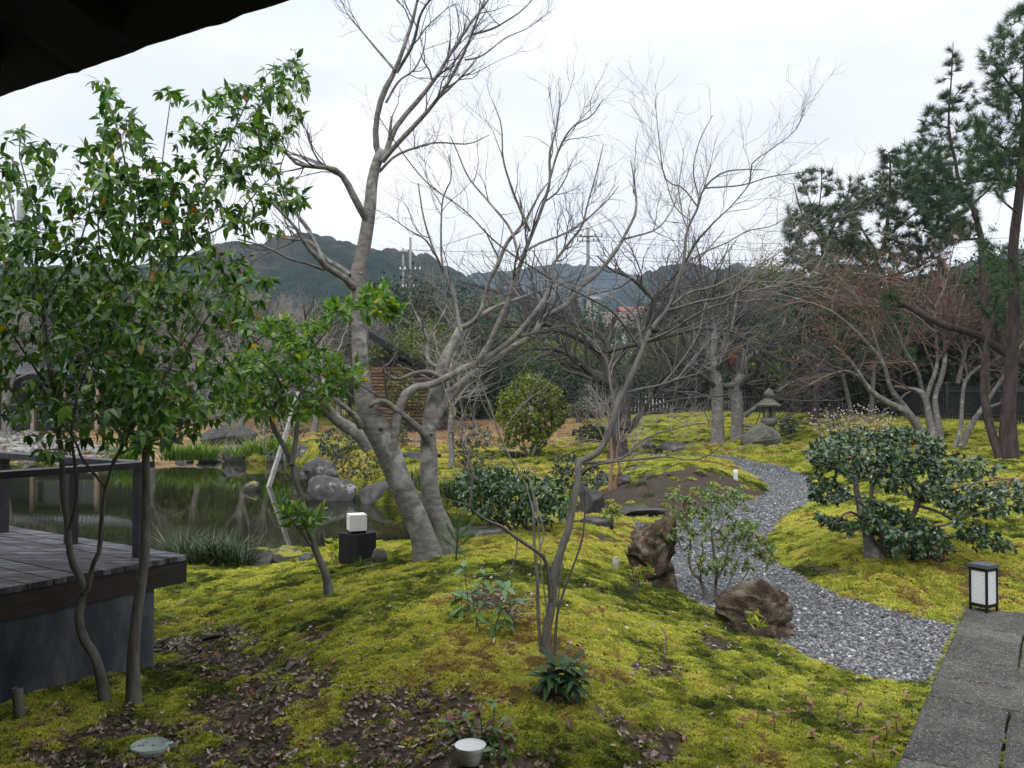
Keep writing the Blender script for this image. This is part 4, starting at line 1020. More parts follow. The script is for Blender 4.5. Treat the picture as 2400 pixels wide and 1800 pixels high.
# dark slat fences
m_fence = wood_mat('fence_slat', (.010, .011, .010), (.035, .035, .032), (1, 1, 1))
def fence(label, px0, px1, Y0, Y1, pyt, step=.10, group=None):
    p0, p1 = at(px0, pyt, Y0), at(px1, pyt, Y1); L = np.linalg.norm((p1 - p0)[:2]); u = unit(p1 - p0); n = int(L / step)
    g = thing('garden_fence', label, 'fence', ((p0[0] + p1[0]) / 2, (p0[1] + p1[1]) / 2, .6))
    X = np.linspace(p0[0], p1[0], n); Yy = np.linspace(p0[1], p1[1], n); zg = height(X, Yy); zt = np.linspace(p0[2], p1[2], n)
    mb = MB(); 
    for x, y, z0, z1 in zip(X, Yy, zg, zt): mb.box((x, y, (z0 - .1 + z1 + rg.uniform(-.02, .02)) / 2), (step * .72, .02, z1 - z0 + .1), rz=math.atan2(u[1], u[0]), var=rg.random())
    mb.obj('slats', m_fence, g, kind='stuff', smooth=False)
    for k in range(0, n, int(2.0 / step)):
        MB().box((X[k], Yy[k] - .07, (zg[k] - .1 + zt[k] + .08) / 2), (.09, .09, zt[k] - zg[k] + .26)).obj('post', m_fence, g, smooth=False)
    for f in (.2, .85):
        P, R = resample([[X[0], Yy[0] - .035, zg[0] + (zt[0] - zg[0]) * f], [X[-1], Yy[-1] - .035, zg[-1] + (zt[-1] - zg[-1]) * f]], [.035, .035], 3); MB().tubes(P, R, 4).obj('rail', m_fence, g, smooth=False)
fence('tall dark slatted fence behind the multi stemmed tree on the right', 2095, 2560, 31, 25, 905, .10)
fence('low dark railing fence along the hedge behind the stone lantern', 1290, 2080, 40, 37, 925, .16)
# utility poles and wires
m_pole, _, _ = mat('pole_concrete', (.22, .22, .215), .8, .2); m_wire, _, _ = mat('wire_black', (.05, .05, .055), .6, .3); m_ins, _, _ = mat('insulator_white', (.7, .7, .7), .3, .5)
def pole(label, px, pyt, Y, wpx, arms, ins):
    t = at(px, pyt, Y); r_ = wpx / 2 * Y / F; p = thing('utility_pole', label, 'utility pole', (t[0], Y, 0))
    P, R = resample([[t[0], Y, -1], [t[0], Y, t[2]]], [r_ * 1.25, r_], 6); MB().tubes(P, R, 12).obj('shaft', m_pole, p)
    for (py, hw) in arms:
        z = at(px, py, Y)[2]; w = hw * Y / F
        MB().box((t[0], Y - r_ - .06, z), (2 * w, .1, .09)).obj('crossarm', m_wire, p, smooth=False)
        for k in (-.95, -.5, .5, .95): lathe(MB(), [(.05, 0), (.09, .06), (.05, .12), (.09, .18), (.04, .28)], (t[0] + k * w, Y - r_ - .06, z + .046), 8).obj('insulator', ins, p)
    return t
pole('utility pole with dark insulators rising above the far hills right of centre', 1378, 534, 95, 8, [(556, 34), (566, 26)], m_wire)
pole('utility pole with white insulators in front of the left hill', 962, 556, 80, 6, [(634, 24), (676, 18)], m_ins)
pole('thin mast beside the pole with white insulators', 945, 582, 84, 5, [(592, 10)], m_ins)
pole('thick grey utility pole behind the leaves at the far left', 48, 470, 60, 15, [(520, 30)], m_wire)
def wire(px0, py0, Y0, px1, py1, Y1, sag, r_=.022):
    p0, p1 = at(px0, py0, Y0), at(px1, py1, Y1); t = np.linspace(0, 1, 30)[:, None]; P = p0 * (1 - t) + p1 * t; P[:, 2] -= sag * 4 * t[:, 0] * (1 - t[:, 0])
    return MB().tubes(P, np.full(30, r_), 4).obj('power_line', m_wire)
wl_ = [(1378, 553, 95, 2500, 548, 95, 1.0), (1378, 560, 95, 2500, 560, 95, 1.4), (1378, 598, 95, 2500, 604, 95, .6), (1378, 606, 95, 2500, 612, 95, .6), (1378, 654, 95, 2500, 640, 95, .5),
       (962, 585, 80, 1378, 577, 95, .4), (962, 640, 80, 1378, 600, 95, .8), (48, 520, 60, 962, 634, 80, 1.5), (48, 560, 60, 962, 676, 80, 1.5)]
nm_ = ['topmost power line right of the pole with dark insulators', 'second power line from the top right of the pole with dark insulators', 'upper line of the low pair right of the pole with dark insulators',
       'lower line of the low pair right of the pole with dark insulators', 'lowest power line right of the pole with dark insulators', 'upper power line between the two central poles', 'lower power line between the two central poles',
       'upper power line from the far left pole', 'lower power line from the far left pole']
for w_, n_ in zip(wl_, nm_): tag(wire(*w_), n_, 'power line', 'power lines across the valley')
# ================================================================== TREES AND SHRUBS NEAR THE VIEWER
m_bark = bark_mat('smooth_grey_bark', (.095, .088, .078), (.215, .20, .18), lich=(.30, .29, .265), sc=4, stretch=2.2)
m_barkd = bark_mat('dark_bark', (.025, .022, .02), (.075, .065, .058), lich=(.085, .085, .075), sc=6, bstr=.9)
m_barkt = bark_mat('thin_tree_bark', (.075, .07, .062), (.15, .14, .125), sc=8)
m_barkg = bark_mat('evergreen_bark', (.07, .065, .056), (.15, .14, .12), sc=7)
m_twig, _, _ = mat('twig', (.085, .078, .074), .85, .2)
m_twigl, _, _ = mat('pale_twig', (.25, .225, .20), .85, .2)
m_twigr = leaf_mat('rusty_twig', [(0, (.13, .10, .085)), (.6, (.19, .14, .12)), (1, (.24, .13, .10))], .9, 0, .1)

def colonize(limbs, targets, batches=7, K=6, wob=.10, r0=.0045, rmin=.0012, below=.15, dfac=.35):
    """join each target to the nearest point of the growing tree with a curved twig"""
    pts = []; rad = []; 
    for P, R in limbs:
        q, rr = resample(P, R, max(8, int(np.linalg.norm(np.diff(P, axis=0), axis=1).sum() / .06))); pts.append(q); rad.append(rr)
    pts = np.concatenate(pts); rad = np.concatenate(rad)
    def nearest(T):
        bi = np.zeros(len(T), int); bd = np.zeros(len(T))
        for i in range(0, len(T), 800):
            d = T[i:i + 800, None] - pts[None]; dd = np.sqrt((d ** 2).sum(2)) + below * np.maximum(-d[:, :, 2], 0) * 3
            bi[i:i + 800] = dd.argmin(1); bd[i:i + 800] = dd.min(1)
        return bi, bd
    bi, bd = nearest(targets); order = np.argsort(bd); OP, OR = [], []
    for ch in np.array_split(order, batches):
        if not len(ch): continue
        T = targets[ch]; bi, bd = nearest(T); S = pts[bi]; L = np.linalg.norm(T - S, axis=1)
        t = np.linspace(0, 1, K)[None, :, None]
        up = np.array([0, 0, 1.])[None] * (L * .12)[:, None]; side = rg.normal(0, 1, (len(ch), 3)) * (L * wob)[:, None]
        P = S[:, None] * (1 - t) + T[:, None] * t + (up + side)[:, None] * (4 * t * (1 - t)) * .6 + rg.normal(0, 1, (len(ch), K, 3)) * (L * .02)[:, None, None] * (t * (1 - t) * 4)
        rs = np.minimum(rad[bi] * .75, r0 * np.sqrt(np.maximum(L, .05) / .3)); rs = np.maximum(rs, rmin)
        R = rs[:, None] * np.linspace(1, dfac, K)[None]; R = np.maximum(R, rmin * .7)
        OP.append(P); OR.append(R)
        pts = np.concatenate([pts, P[:, 1:].reshape(-1, 3)]); rad = np.concatenate([rad, R[:, 1:].ravel()])
    return np.concatenate(OP), np.concatenate(OR)
def region(poly, n, Y, dY, skew=0.0):
    P = np.array(poly, float); X0, Y0 = P.min(0); X1, Y1 = P.max(0); out = []
    while sum(len(o) for o in out) < n:
        x = rg.uniform(X0, X1, n * 2); y = rg.uniform(Y0, Y1, n * 2); k = poly_sd(P, x, y) < 0
        out.append(np.stack([x[k], y[k]], 1))
    q = np.concatenate(out)[:n]; d = Y + rg.normal(0, dY, n) + skew * (q[:, 0] - P[:, 0].mean())
    return np.array([at(a_, b_, c_) for (a_, b_), c_ in zip(q, d)])
def leaves_on(P, per, L, Wr, droop=.3, spread=.9, curl=.2, t0=.25, tmpl=LEAF, upr=.6, fold=.2, tips=0):
    S, d = twig_leaf_pts(P, per, t0, spread, droop)
    if tips:
        T = unit(P[:, -1] - P[:, -2]); S2 = np.repeat(P[:, -1], tips, 0); v = rg.normal(size=(len(S2), 3)); d2 = unit(np.repeat(T, tips, 0) * .5 + unit(v) * .9 + [0, 0, .1 - droop * .5])
        S, d = np.concatenate([S, S2]), np.concatenate([d, d2])
    n = len(S); up = unit(np.array([0, 0, 1.]) + rg.normal(0, upr, (n, 3))); Ls = rg.uniform(L[0], L[1], n)
    return S, d, up, Ls, Ls * Wr * rg.uniform(.85, 1.15, n), curl * rg.uniform(.3, 1.6, n), np.full(n, fold)
def add_leaves(root, args, m, n_ind=0, tmpl=LEAF, name='leaf', near=None, colvar=None):
    """the leaves that show largest are objects of their own, the rest one part"""
    S, d, up, Ls, Ws, cu, fo = args; n = len(S)
    var = rg.random(n) if colvar is None else colvar
    if n_ind:
        px = np.abs(S[:, 0]) / S[:, 1] < .64; sc_ = Ls / S[:, 1] * px + rg.uniform(0, .2, n) * (Ls / S[:, 1]).mean()
        k = np.argsort(-sc_); ind, rest = k[:n_ind], k[n_ind:]
        protos = []
        for j in range(8):
            mb = MB(); mb.leaves(np.zeros((1, 3)), np.array([[1., 0, 0]]), np.array([[0, 0, 1.]]), 1.0, float((Ws / Ls).mean()), float(cu.mean()) * (.4 + .2 * j), .2, tmpl, np.array([0.0]))
            protos.append(mb.mesh('leaf', m))
        o0 = np.array(root.location)
        for i in ind:
            o = bpy.data.objects.new(name, protos[rg.integers(0, 8)]); X = unit(d[i]); Z = unit(up[i] - X * (up[i] @ X)); Yv = np.cross(Z, X)
            M_ = Matrix(((X[0], Yv[0], Z[0]), (X[1], Yv[1], Z[1]), (X[2], Yv[2], Z[2])))
            o.rotation_euler = M_.to_euler(); o.location = Vector(S[i] - o0); o.scale = (Ls[i],) * 3; COL.objects.link(o); o.parent = root
    else: rest = np.arange(n)
    if len(rest): MB().leaves(S[rest], d[rest], up[rest], Ls[rest], Ws[rest], cu[rest], fo[rest], tmpl, var[rest]).obj('foliage', m, root, kind='stuff')
def limb_objs(root, brs, m, name='limb', sides=9, jit=.04):
    for P, R in brs:
        r_ = R * (1 + fbm(np.arange(len(R)) * .9, np.full(len(R), rg.uniform(0, 99)), 2, 8) * jit * 3)
        MB().tubes(P, r_, sides).obj(name, m, root)
def flare(P, R, k=1.35):
    R = R.copy(); R[:3] = R[:3] * np.array([k, 1 + (k - 1) * .45, 1 + (k - 1) * .12])[:len(R[:3])]; P = P.copy(); P[0, 2] -= .06; return P, R

# ---------------------------------------------------------------- main tree: two grey trunks leaning apart
gC = gp(1020, 1312); YC = gC[1]; 
main = thing('bare_maple', 'large bare tree with two smooth grey trunks rising from one base in the centre', 'tree', gC)
T = lambda s, y0=0.0, y1=None, K=14: trace(s, YC + y0, None if y1 is None else YC + y1, K)
tl = flare(*T('1008,1318,66 985,1240,56 945,1150,56 918,1080,57 893,1020,62 866,975,58 852,925,43 845,853,38 842,781,35 841,700,35 840,640,36 851,588,33 866,497,29 872,429,26 882,384,23 895,353,24', 0, .25, 40), 1.25)
tr = flare(*T('1056,1316,58 1040,1240,44 1020,1195,41 1006,1136,43 1005,1068,41 1004,1020,36 1012,965,37 1026,905,33 1040,850,28 1060,810,24 1079,770,19', .12, .5, 30), 1.3)
MB().tubes(*tl, 20).obj('trunk', m_bark, main); MB().tubes(*tr, 18).obj('trunk', m_bark, main)
L1 = [T('893,375,16 880,330,15 885,265,14 900,215,14 926,165,11 950,100,9 968,45,8 978,0,6 990,-60,4', .25, .1), T('900,370,14 928,298,13 976,240,11 1016,190,9 1053,131,8 1084,81,6 1134,14,5 1165,-30,3', .25, .5),
      T('896,378,13 921,348,12 980,285,10 1030,226,9 1075,149,7 1098,99,6 1116,50,5 1135,0,4', .2, -.2), T('890,402,7 926,366,6 980,344,5 1025,334,4 1098,337,3 1147,316,2', .25, .7),
      T('926,165,7 881,113,5 847,72,4 817,36,3 797,-5,2', .13, .5), T('930,170,8 967,104,8 985,36,6 1012,-8,4', .15, -.3), T('905,240,6 935,190,5 971,163,4 994,113,3 998,59,2', .2, .5),
      T('912,325,8 915,300,7 918,273,6', .25), T('1025,233,6 1062,199,5 1102,158,3 1130,120,2', 0, -.4), T('1091,140,5 1129,131,4 1184,90,3 1242,63,2 1290,27,2', -.2, .3), T('1107,81,5 1152,68,5 1179,54,4 1220,27,3 1255,-8,2', .4, .1),
      T('862,520,18 850,500,17 827,457,17 808,420,15 786,398,13 768,393,12 722,389,10 696,384,9 655,343,6 633,337,3', .2, -.5), T('768,393,7 732,375,6 692,361,4 660,350,2', -.1, .4),
      T('826,672,22 805,648,16 768,629,15 753,611,14 719,578,10 696,538,8 651,488,7 610,452,5 542,420,3', .1, -.6), T('764,626,8 746,583,8 719,529,7 678,479,5 655,407,4 678,335,2', -.1, .5),
      T('822,645,14 790,622,12 768,610,11 723,565,8 678,560,7 633,547,5 585,530,3', .15, .6), T('760,632,8 720,618,6 678,606,6 624,579,5 556,560,3', 0, -.5),
      T('846,915,26 825,880,23 790,845,20 740,815,18 699,806,18 645,792,17 590,759,14 565,727,11 535,690,8 500,640,5', .1, -.9, 22), T('846,1000,20 838,983,16 818,962,13 789,940,11 775,925,9 804,895,7 820,880,5', 0, -.3),
      T('917,1062,26 924,1015,24 935,960,22 948,928,22 962,913,20 981,907,19 1017,900,18 1064,875,17 1100,858,16 1145,836,14 1203,792,13 1253,734,12 1282,690,10 1293,647,9 1297,619,8 1333,570,6 1364,529,5 1378,475,4 1400,398,3 1414,339,2', 0, .7, 36),
      T('1112,856,14 1141,817,13 1163,770,13 1192,705,12 1202,661,12 1211,646,11 1233,583,10 1265,502,8 1288,429,7 1288,362,6 1301,312,5 1310,262,3 1317,217,2', .3, -.1, 26),
      T('1215,605,7 1197,538,6 1143,470,5 1098,416,4 1071,353,3 1053,316,2', 0, .7), T('1242,542,7 1220,493,6 1197,434,5 1179,371,4 1175,294,3 1154,235,2', -.05, -.4), T('1286,430,6 1310,350,5 1342,298,4 1387,271,3 1414,231,2', -.1, -.4),
      T('1233,588,6 1265,570,6 1324,547,5 1378,511,4 1423,470,3 1450,436,2', .0, .6),
      T('1009,1012,27 1022,975,27 1044,940,26 1079,902,22 1108,880,20 1152,846,17 1203,813,15 1246,788,14 1275,745,13 1325,716,12 1362,672,11 1398,643,10 1441,592,9 1469,542,7 1491,493,6 1487,429,4 1478,375,2', .3, 1.0, 32),
      T('1464,560,5 1536,538,4 1572,497,3 1590,450,2', .9, 1.4), T('1003,1030,22 988,1010,18 960,985,15 934,965,14 905,942,13 885,940,12 868,952,10', .2, -.1),
      T('1036,886,13 1006,871,10 970,875,9 934,889,9 909,878,8 896,864,6 915,850,5 930,825,4 938,803,4 927,759,3', .35, 0, 20), T('1040,862,12 1010,853,10 1001,831,9 1003,792,8 985,756,6 967,719,4 955,690,2', .4, .8), T('1003,795,5 1030,750,4 1042,727,3', .6, .7),
      T('1079,772,13 1069,719,8 1061,672,7 1040,633,6 1022,600,6 994,515,4 980,429,3', .5, .9), T('1080,768,13 1108,755,13 1130,722,10 1145,661,10 1166,622,10 1188,570,9 1229,520,7 1262,460,4 1290,420,2', .5, .2, 22),
      T('1115,750,11 1145,728,11 1181,712,8 1253,687,6 1320,665,4 1380,640,2', .45, 1.2), T('1041,640,6 1034,590,5 1037,470,4 1057,420,3 1053,362,2', .7, .9), T('1040,636,6 1022,600,5 995,560,4 960,540,3 905,500,2', .7, .3)]
limb_objs(main, L1, m_bark)
PP, PR = stack([resample(p, r, 16) for p, r in L1]); 
c1 = grow(PP, PR, 180, .62, (20, 55), .16, .16, 7, .25, .62, .0022, .35, wpow=.8)
c2 = grow(*c1, 700, .42, (20, 50), .22, .17, 6, .1, .65, .0016, .4); c3 = grow(*c2, 1300, .22, (20, 50), .2, .2, 5, .1, .7, .0011, .5)
MB().tubes(*c1, 5).tubes(*c2, 4).tubes(*c3, 3, cap=False).obj('twigs', m_twig, main, kind='stuff')

# scars where old limbs were cut
for k_, (px, py, rr_) in enumerate([(893,1003,.022),(846,640,.018),(1012,1018,.020),(1030,1000,.014),(872,430,.014),(950,1180,.016),(845,760,.012),(1022,1100,.013)]):
    v, t = rock_mesh(60 + k_, (rr_ * 1.1, rr_ * .7, rr_), sub=3, rough_=.35); c_ = at(px, py, YC + .05 - .10); MB().add(v + c_, None, t).obj('knot', m_bark, main)
# ---------------------------------------------------------------- thin bare tree in front
gE = gp(1284, 1543); YE = gE[1]
thin = thing('bare_sapling', 'slender bare multi stemmed tree with an elbow in its main stem, right of centre', 'tree', gE)
T = lambda s, y0=0.0, y1=None, K=14: trace(s, YE + y0, None if y1 is None else YE + y1, K)
st = flare(*T('1284,1546,25 1280,1489,22 1293,1417,20 1300,1345,20 1315,1290,19 1333,1236,18 1346,1166,16 1355,1132,16 1355,1086,17 1368,1078,15 1398,1063,15 1423,1027,15 1438,980,14 1452,936,14 1477,889,13 1495,846,13 1506,817,12 1521,781,12 1542,752,11 1564,727,10 1579,690,8 1593,643,8 1603,610,8 1610,542,6 1635,488,5 1649,443,5 1689,407,4 1730,398,3 1789,398,2', 0, .6, 60), 1.2)
MB().tubes(*st, 14).obj('trunk', m_barkt, thin)
L2 = [T('1649,441,4 1739,434,3 1798,416,3 1852,407,2 1930,400,1.5', .6, .2), T('1566,728,7 1606,717,7 1642,706,6 1696,697,5 1742,677,5 1773,659,4 1821,634,4 1855,598,3 1897,542,3 1988,493,2 2040,440,1.5', .4, -.2, 20),
      T('1574,716,6 1613,686,6 1667,674,6 1705,656,5 1742,636,4 1787,616,3 1832,588,2 1880,540,2', .4, .9), T('1604,620,6 1629,570,5 1651,546,5 1678,516,4 1708,489,3 1757,429,3 1762,384,3 1816,344,2 1866,303,2 1888,253,1.5', .5, .1, 20),
      T('1608,616,4 1651,591,4 1705,568,3 1753,541,3 1809,530,2 1855,503,2', .5, 1.), T('1507,819,8 1491,747,6 1461,715,6 1434,695,5 1436,672,4 1446,661,3 1440,602,2', .35, .8), T('1514,800,8 1561,781,6 1597,760,5 1624,742,5 1674,717,4 1730,706,3 1800,690,2', .35, 0),
      T('1357,1085,8 1394,1083,7 1434,1081,7 1470,1067,6 1495,1038,5 1542,1016,4 1597,1001,3 1651,991,2', .3, .8), T('1360,1115,7 1391,1092,6 1452,1081,5 1524,1074,5 1561,1070,4 1622,1079,3 1669,1063,3 1705,1027,2', .3, -.2), T('1462,922,8 1500,912,7 1542,904,6 1597,886,4 1658,868,2 1720,830,2', .3, .7),
      T('1268,1542,9 1262,1453,8 1259,1345,8 1253,1290,7 1250,1200,5 1247,1184,4 1227,1125,4 1197,1075,4 1175,1030,4 1144,943,4 1115,868,4 1079,781,3 1055,700,2', 0, .5, 26),
      T('1290,1400,10 1280,1319,9 1260,1294,9 1217,1265,8 1174,1233,7 1145,1222,6 1112,1200,6 1100,1186,5 1080,1179,3 1030,1166,2', 0, -.5, 22), T('1101,1187,5 1107,1120,4 1100,1068,3 1082,1030,3 1064,980,3 1053,925,2', -.4, -.3),
      T('1302,1540,7 1304,1453,6 1325,1374,6 1347,1319,5 1365,1261,5 1371,1200,4 1371,1154,3 1355,1120,2', 0, -.3), T('1300,1542,5 1309,1400,4 1320,1300,3 1345,1180,2', .05, .3), T('1280,1540,4 1282,1440,4 1268,1330,3 1262,1230,3 1240,1120,2', .05, .5),
      T('1262,1294,5 1275,1250,4 1262,1200,4 1245,1140,3', 0, .3), T('1212,1262,4 1210,1300,3 1195,1340,3 1200,1370,2', -.15, -.3), T('1505,822,6 1440,735,5 1383,700,5 1288,651,4 1170,574,4 1089,493,3 1007,434,3 953,371,3 905,300,2.5 885,270,2', .35, -.7, 30),
      T('1445,965,6 1430,900,5 1424,850,4 1390,800,3 1350,770,2', .3, .7), T('1636,486,4 1600,440,3 1560,420,3 1545,330,2 1535,230,1.5', .6, .4), T('1620,520,3 1580,480,3 1555,400,2', .55, .9), T('1640,470,3 1625,400,2.5 1640,330,2 1670,270,1.5', .6, .2)]
limb_objs(thin, L2, m_barkt, sides=7)
# pruned knob on the leaning stem
v, t = rock_mesh(3, (.030, .028, .026), sub=3, rough_=.4); c_ = at(1535, 772, YE + .36); MB().add(v + c_, None, t).obj('knot', m_barkd, thin)
PP, PR = stack([resample(p, r, 16) for p, r in L2 + [(st[0][28:], st[1][28:])]])
c1 = grow(PP, PR, 150, .55, (20, 55), .18, .16, 7, .3, .6, .0013, .4, wpow=1); c2 = grow(*c1, 620, .33, (20, 50), .14, .17, 6, .1, .65, .0010, .45); c3 = grow(*c2, 1000, .17, (20, 50), .1, .2, 5, .1, .7, .0008, .5)
k = c1[0][:, 0, 2] > 1.1; MB().tubes(c1[0][k], c1[1][k], 5).tubes(c2[0][c2[0][:, 0, 2] > 1.1], c2[1][c2[0][:, 0, 2] > 1.1], 4).tubes(c3[0][c3[0][:, 0, 2] > 1.2], c3[1][c3[0][:, 0, 2] > 1.2], 3, cap=False).obj('twigs', m_twigl, thin, kind='stuff')

# ---------------------------------------------------------------- evergreen trees at the left
m_leafA = leaf_mat('glossy_evergreen_leaf', [(0, (.022, .06, .014)), (.35, (.048, .115, .022)), (.7, (.09, .18, .032)), (.965, (.16, .25, .045)), (.985, (.20, .24, .04)), (.994, (.30, .20, .03)), (.997, (.36, .08, .02)), (1, (.3, .015, .01))], rough=.33, trans=.3, spec=.4)
def evergreen(label, base, trunk, limbs, regions, n_ind, YA):
    root = thing('evergreen_tree', label, 'tree', base)
    MB().tubes(*trunk, 12).obj('trunk', m_barkg, root)
    limb_objs(root, limbs, m_barkg, sides=8)
    tg = np.concatenate([region(pl, n, YA + dy, s) for pl, n, dy, s in regions])
    P, R = colonize([trunk] + limbs, tg, 10, 6, .10, .0042, .0013)
    MB().tubes(P, R, 4, cap=False).obj('twigs', m_barkg, root, kind='stuff')
    add_leaves(root, leaves_on(P, 3, (.042, .074), .46, .40, 1.3, .62, .3, tips=3, upr=.35), m_leafA, n_ind)
    return root
gA = gp(246, 1650); YA = gA[1]; T = lambda s, y0=0.0, y1=None, K=14: trace(s, YA + y0, None if y1 is None else YA + y1, K)
tA = flare(*T('250,1655,26 226,1547,22 199,1502,22 185,1457,20 190,1407,20 194,1366,18 167,1312,16 158,1231,13 147,1154,13 145,1059,12 139,1034,12 127,925,12 112,835,11 105,781,10 98,701,8 85,618,6 86,542,5 68,452,4 45,362,3', 0, .15, 44), 1.2)
lA = [T('192,1392,16 206,1380,13 215,1330,11 233,1290,11 237,1231,10 246,1154,9 255,1118,8 268,1081,8 325,980,7 362,933,6 416,817,5 452,763,4 480,700,2', 0, -.3, 26), T('160,1243,9 176,1190,8 180,1130,8 172,1060,7 168,1000,5 190,900,4 230,800,3', 0, -.3),
      T('246,1140,7 194,1077,6 181,1045,5 152,998,4 110,950,3', -.1, -.4), T('262,1100,7 271,1070,6 325,1045,5 434,1001,4 520,975,2', -.15, -.2), T('98,701,7 60,600,5 30,500,4 10,400,3', .1, .5), T('100,720,6 150,640,5 190,560,4 220,450,3', .1, -.3), T('127,930,6 80,860,5 40,800,4 0,740,3', .1, -.3)]
evergreen('evergreen tree with an S curved forked stem at the lower left corner', gA, tA, lA,
    [([(-60,560),(60,520),(160,560),(260,620),(330,760),(380,900),(420,990),(300,1050),(180,1050),(60,1000),(-60,960)], 400, .05, .33), ([(-60,300),(60,292),(120,330),(170,460),(180,620),(60,620),(-60,560)], 110, .05, .25),
     ([(150,380),(220,330),(280,420),(300,620),(200,640)], 60, .0, .25), ([(230,860),(430,850),(500,960),(420,1040),(280,1070)], 80, -.25, .25), ([(60,1020),(160,1020),(200,1080),(120,1080)], 6, -.3, .15)], 300, YA)
gA2 = gp(312, 1652); YA = gA2[1]
tA2 = flare(*T('314,1655,34 312,1547,28 321,1434,25 337,1321,23 341,1231,21 343,1140,18 341,1050,17 344,1000,16 350,940,13 340,871,13 318,817,12 304,763,11 293,708,9 298,620,7 318,520,6 300,420,5 280,320,4 250,230,3 225,190,2', 0, .3, 44), 1.2)
lA2 = [T('322,825,10 360,740,9 395,650,8 425,560,7 450,480,6 500,400,5 550,300,4 590,220,3 640,160,2', .1, .6, 20), T('344,960,8 420,900,6 480,860,4 540,850,2', .05, .5), T('300,700,7 250,640,5 230,540,4 240,440,3', .15, -.2), T('400,640,6 470,560,5 540,520,4 620,430,3 660,400,2', .3, .9),
       T('346,990,8 400,930,6 452,800,5 520,700,4 590,650,3', .05, -.2), T('420,570,5 400,480,4 380,400,3 400,230,2', .3, .2), T('342,1060,9 370,1000,7 390,900,6 430,780,4 520,620,3', .05, .7)]
evergreen('evergreen tree with a straight pale stem next to the deck corner', gA2, tA2, lA2,
    [([(150,620),(330,560),(470,560),(590,590),(640,660),(600,760),(560,860),(560,960),(470,1030),(330,1010),(230,900)], 360, .25, .38), ([(215,175),(260,190),(330,300),(400,400),(420,560),(280,600),(220,420)], 150, .2, .25),
     ([(440,250),(480,220),(600,190),(690,110),(735,180),(700,300),(660,330),(650,420),(730,450),(660,540),(560,560),(430,470),(400,330)], 250, .45, .28), ([(375,215),(400,205),(440,235),(400,240)], 6, .25, .1), ([(330,420),(430,420),(500,560),(380,600)], 60, .3, .25)], 300, YA)

# ---------------------------------------------------------------- light green little tree
m_leafB = leaf_mat('fresh_green_leaf', [(0, (.05, .12, .025)), (.5, (.11, .22, .045)), (.85, (.19, .31, .055)), (.96, (.30, .34, .04)), (1, (.45, .30, .03))], rough=.4, trans=.35, spec=.35)
gB = gp(772, 1400); YB = gB[1]; T = lambda s, y0=0.0, y1=None, K=14: trace(s, YB + y0, None if y1 is None else YB + y1, K)
tB = flare(*T('773,1402,22 763,1346,18 745,1303,16 730,1263,15 719,1219,14 708,1172,13 700,1145,13 688,1114,12 684,1088,12 659,1034,12 639,998,11 639,965,10 663,915,8 695,875,6 724,835,5 753,792,4 789,755,3 835,720,2', 0, .1, 40), 1.2)
lB = [T('684,1090,11 690,1052,11 697,998,10 697,962,8 703,925,6 735,890,4', 0, .25), T('728,1277,8 712,1255,6 698,1237,5 680,1216,3', 0, -.2), T('640,962,7 600,930,5 560,900,3', 0, .2), T('697,980,6 760,930,4 820,890,3', .1, -.2), T('664,915,6 640,870,5 600,840,3', 0, -.3)]
small = thing('young_tree', 'small tree with fresh yellow green leaves, leaning left of the cube lamp', 'tree', gB)
MB().tubes(*tB, 12).obj('trunk', m_barkg, small); limb_objs(small, lB, m_barkg, sides=8)
tg = np.concatenate([region(pl, n, YB + dy, s) for pl, n, dy, s in [([(530,870),(590,800),(700,790),(800,830),(855,860),(850,900),(790,950),(700,985),(620,985),(545,940)], 175, .05, .22), ([(700,790),(740,800),(770,740),(850,740),(960,745),(915,690),(900,660),(830,690),(760,720)], 60, .05, .15),
    ([(500,900),(560,900),(600,1000),(520,1000)], 22, -.1, .12), ([(648,1180),(700,1175),(730,1205),(765,1175),(755,1215),(720,1245),(670,1235)], 22, -.1, .08), ([(600,760),(700,740),(720,800),(620,810)], 22, .1, .2)]])
P, R = colonize([tB] + lB, tg, 8, 6, .1, .004, .0013); MB().tubes(P, R, 4, cap=False).obj('twigs', m_barkg, small, kind='stuff')
add_leaves(small, leaves_on(P, 6, (.055, .10), .33, .12, .85, .15, .35, tips=4), m_leafB, 300)

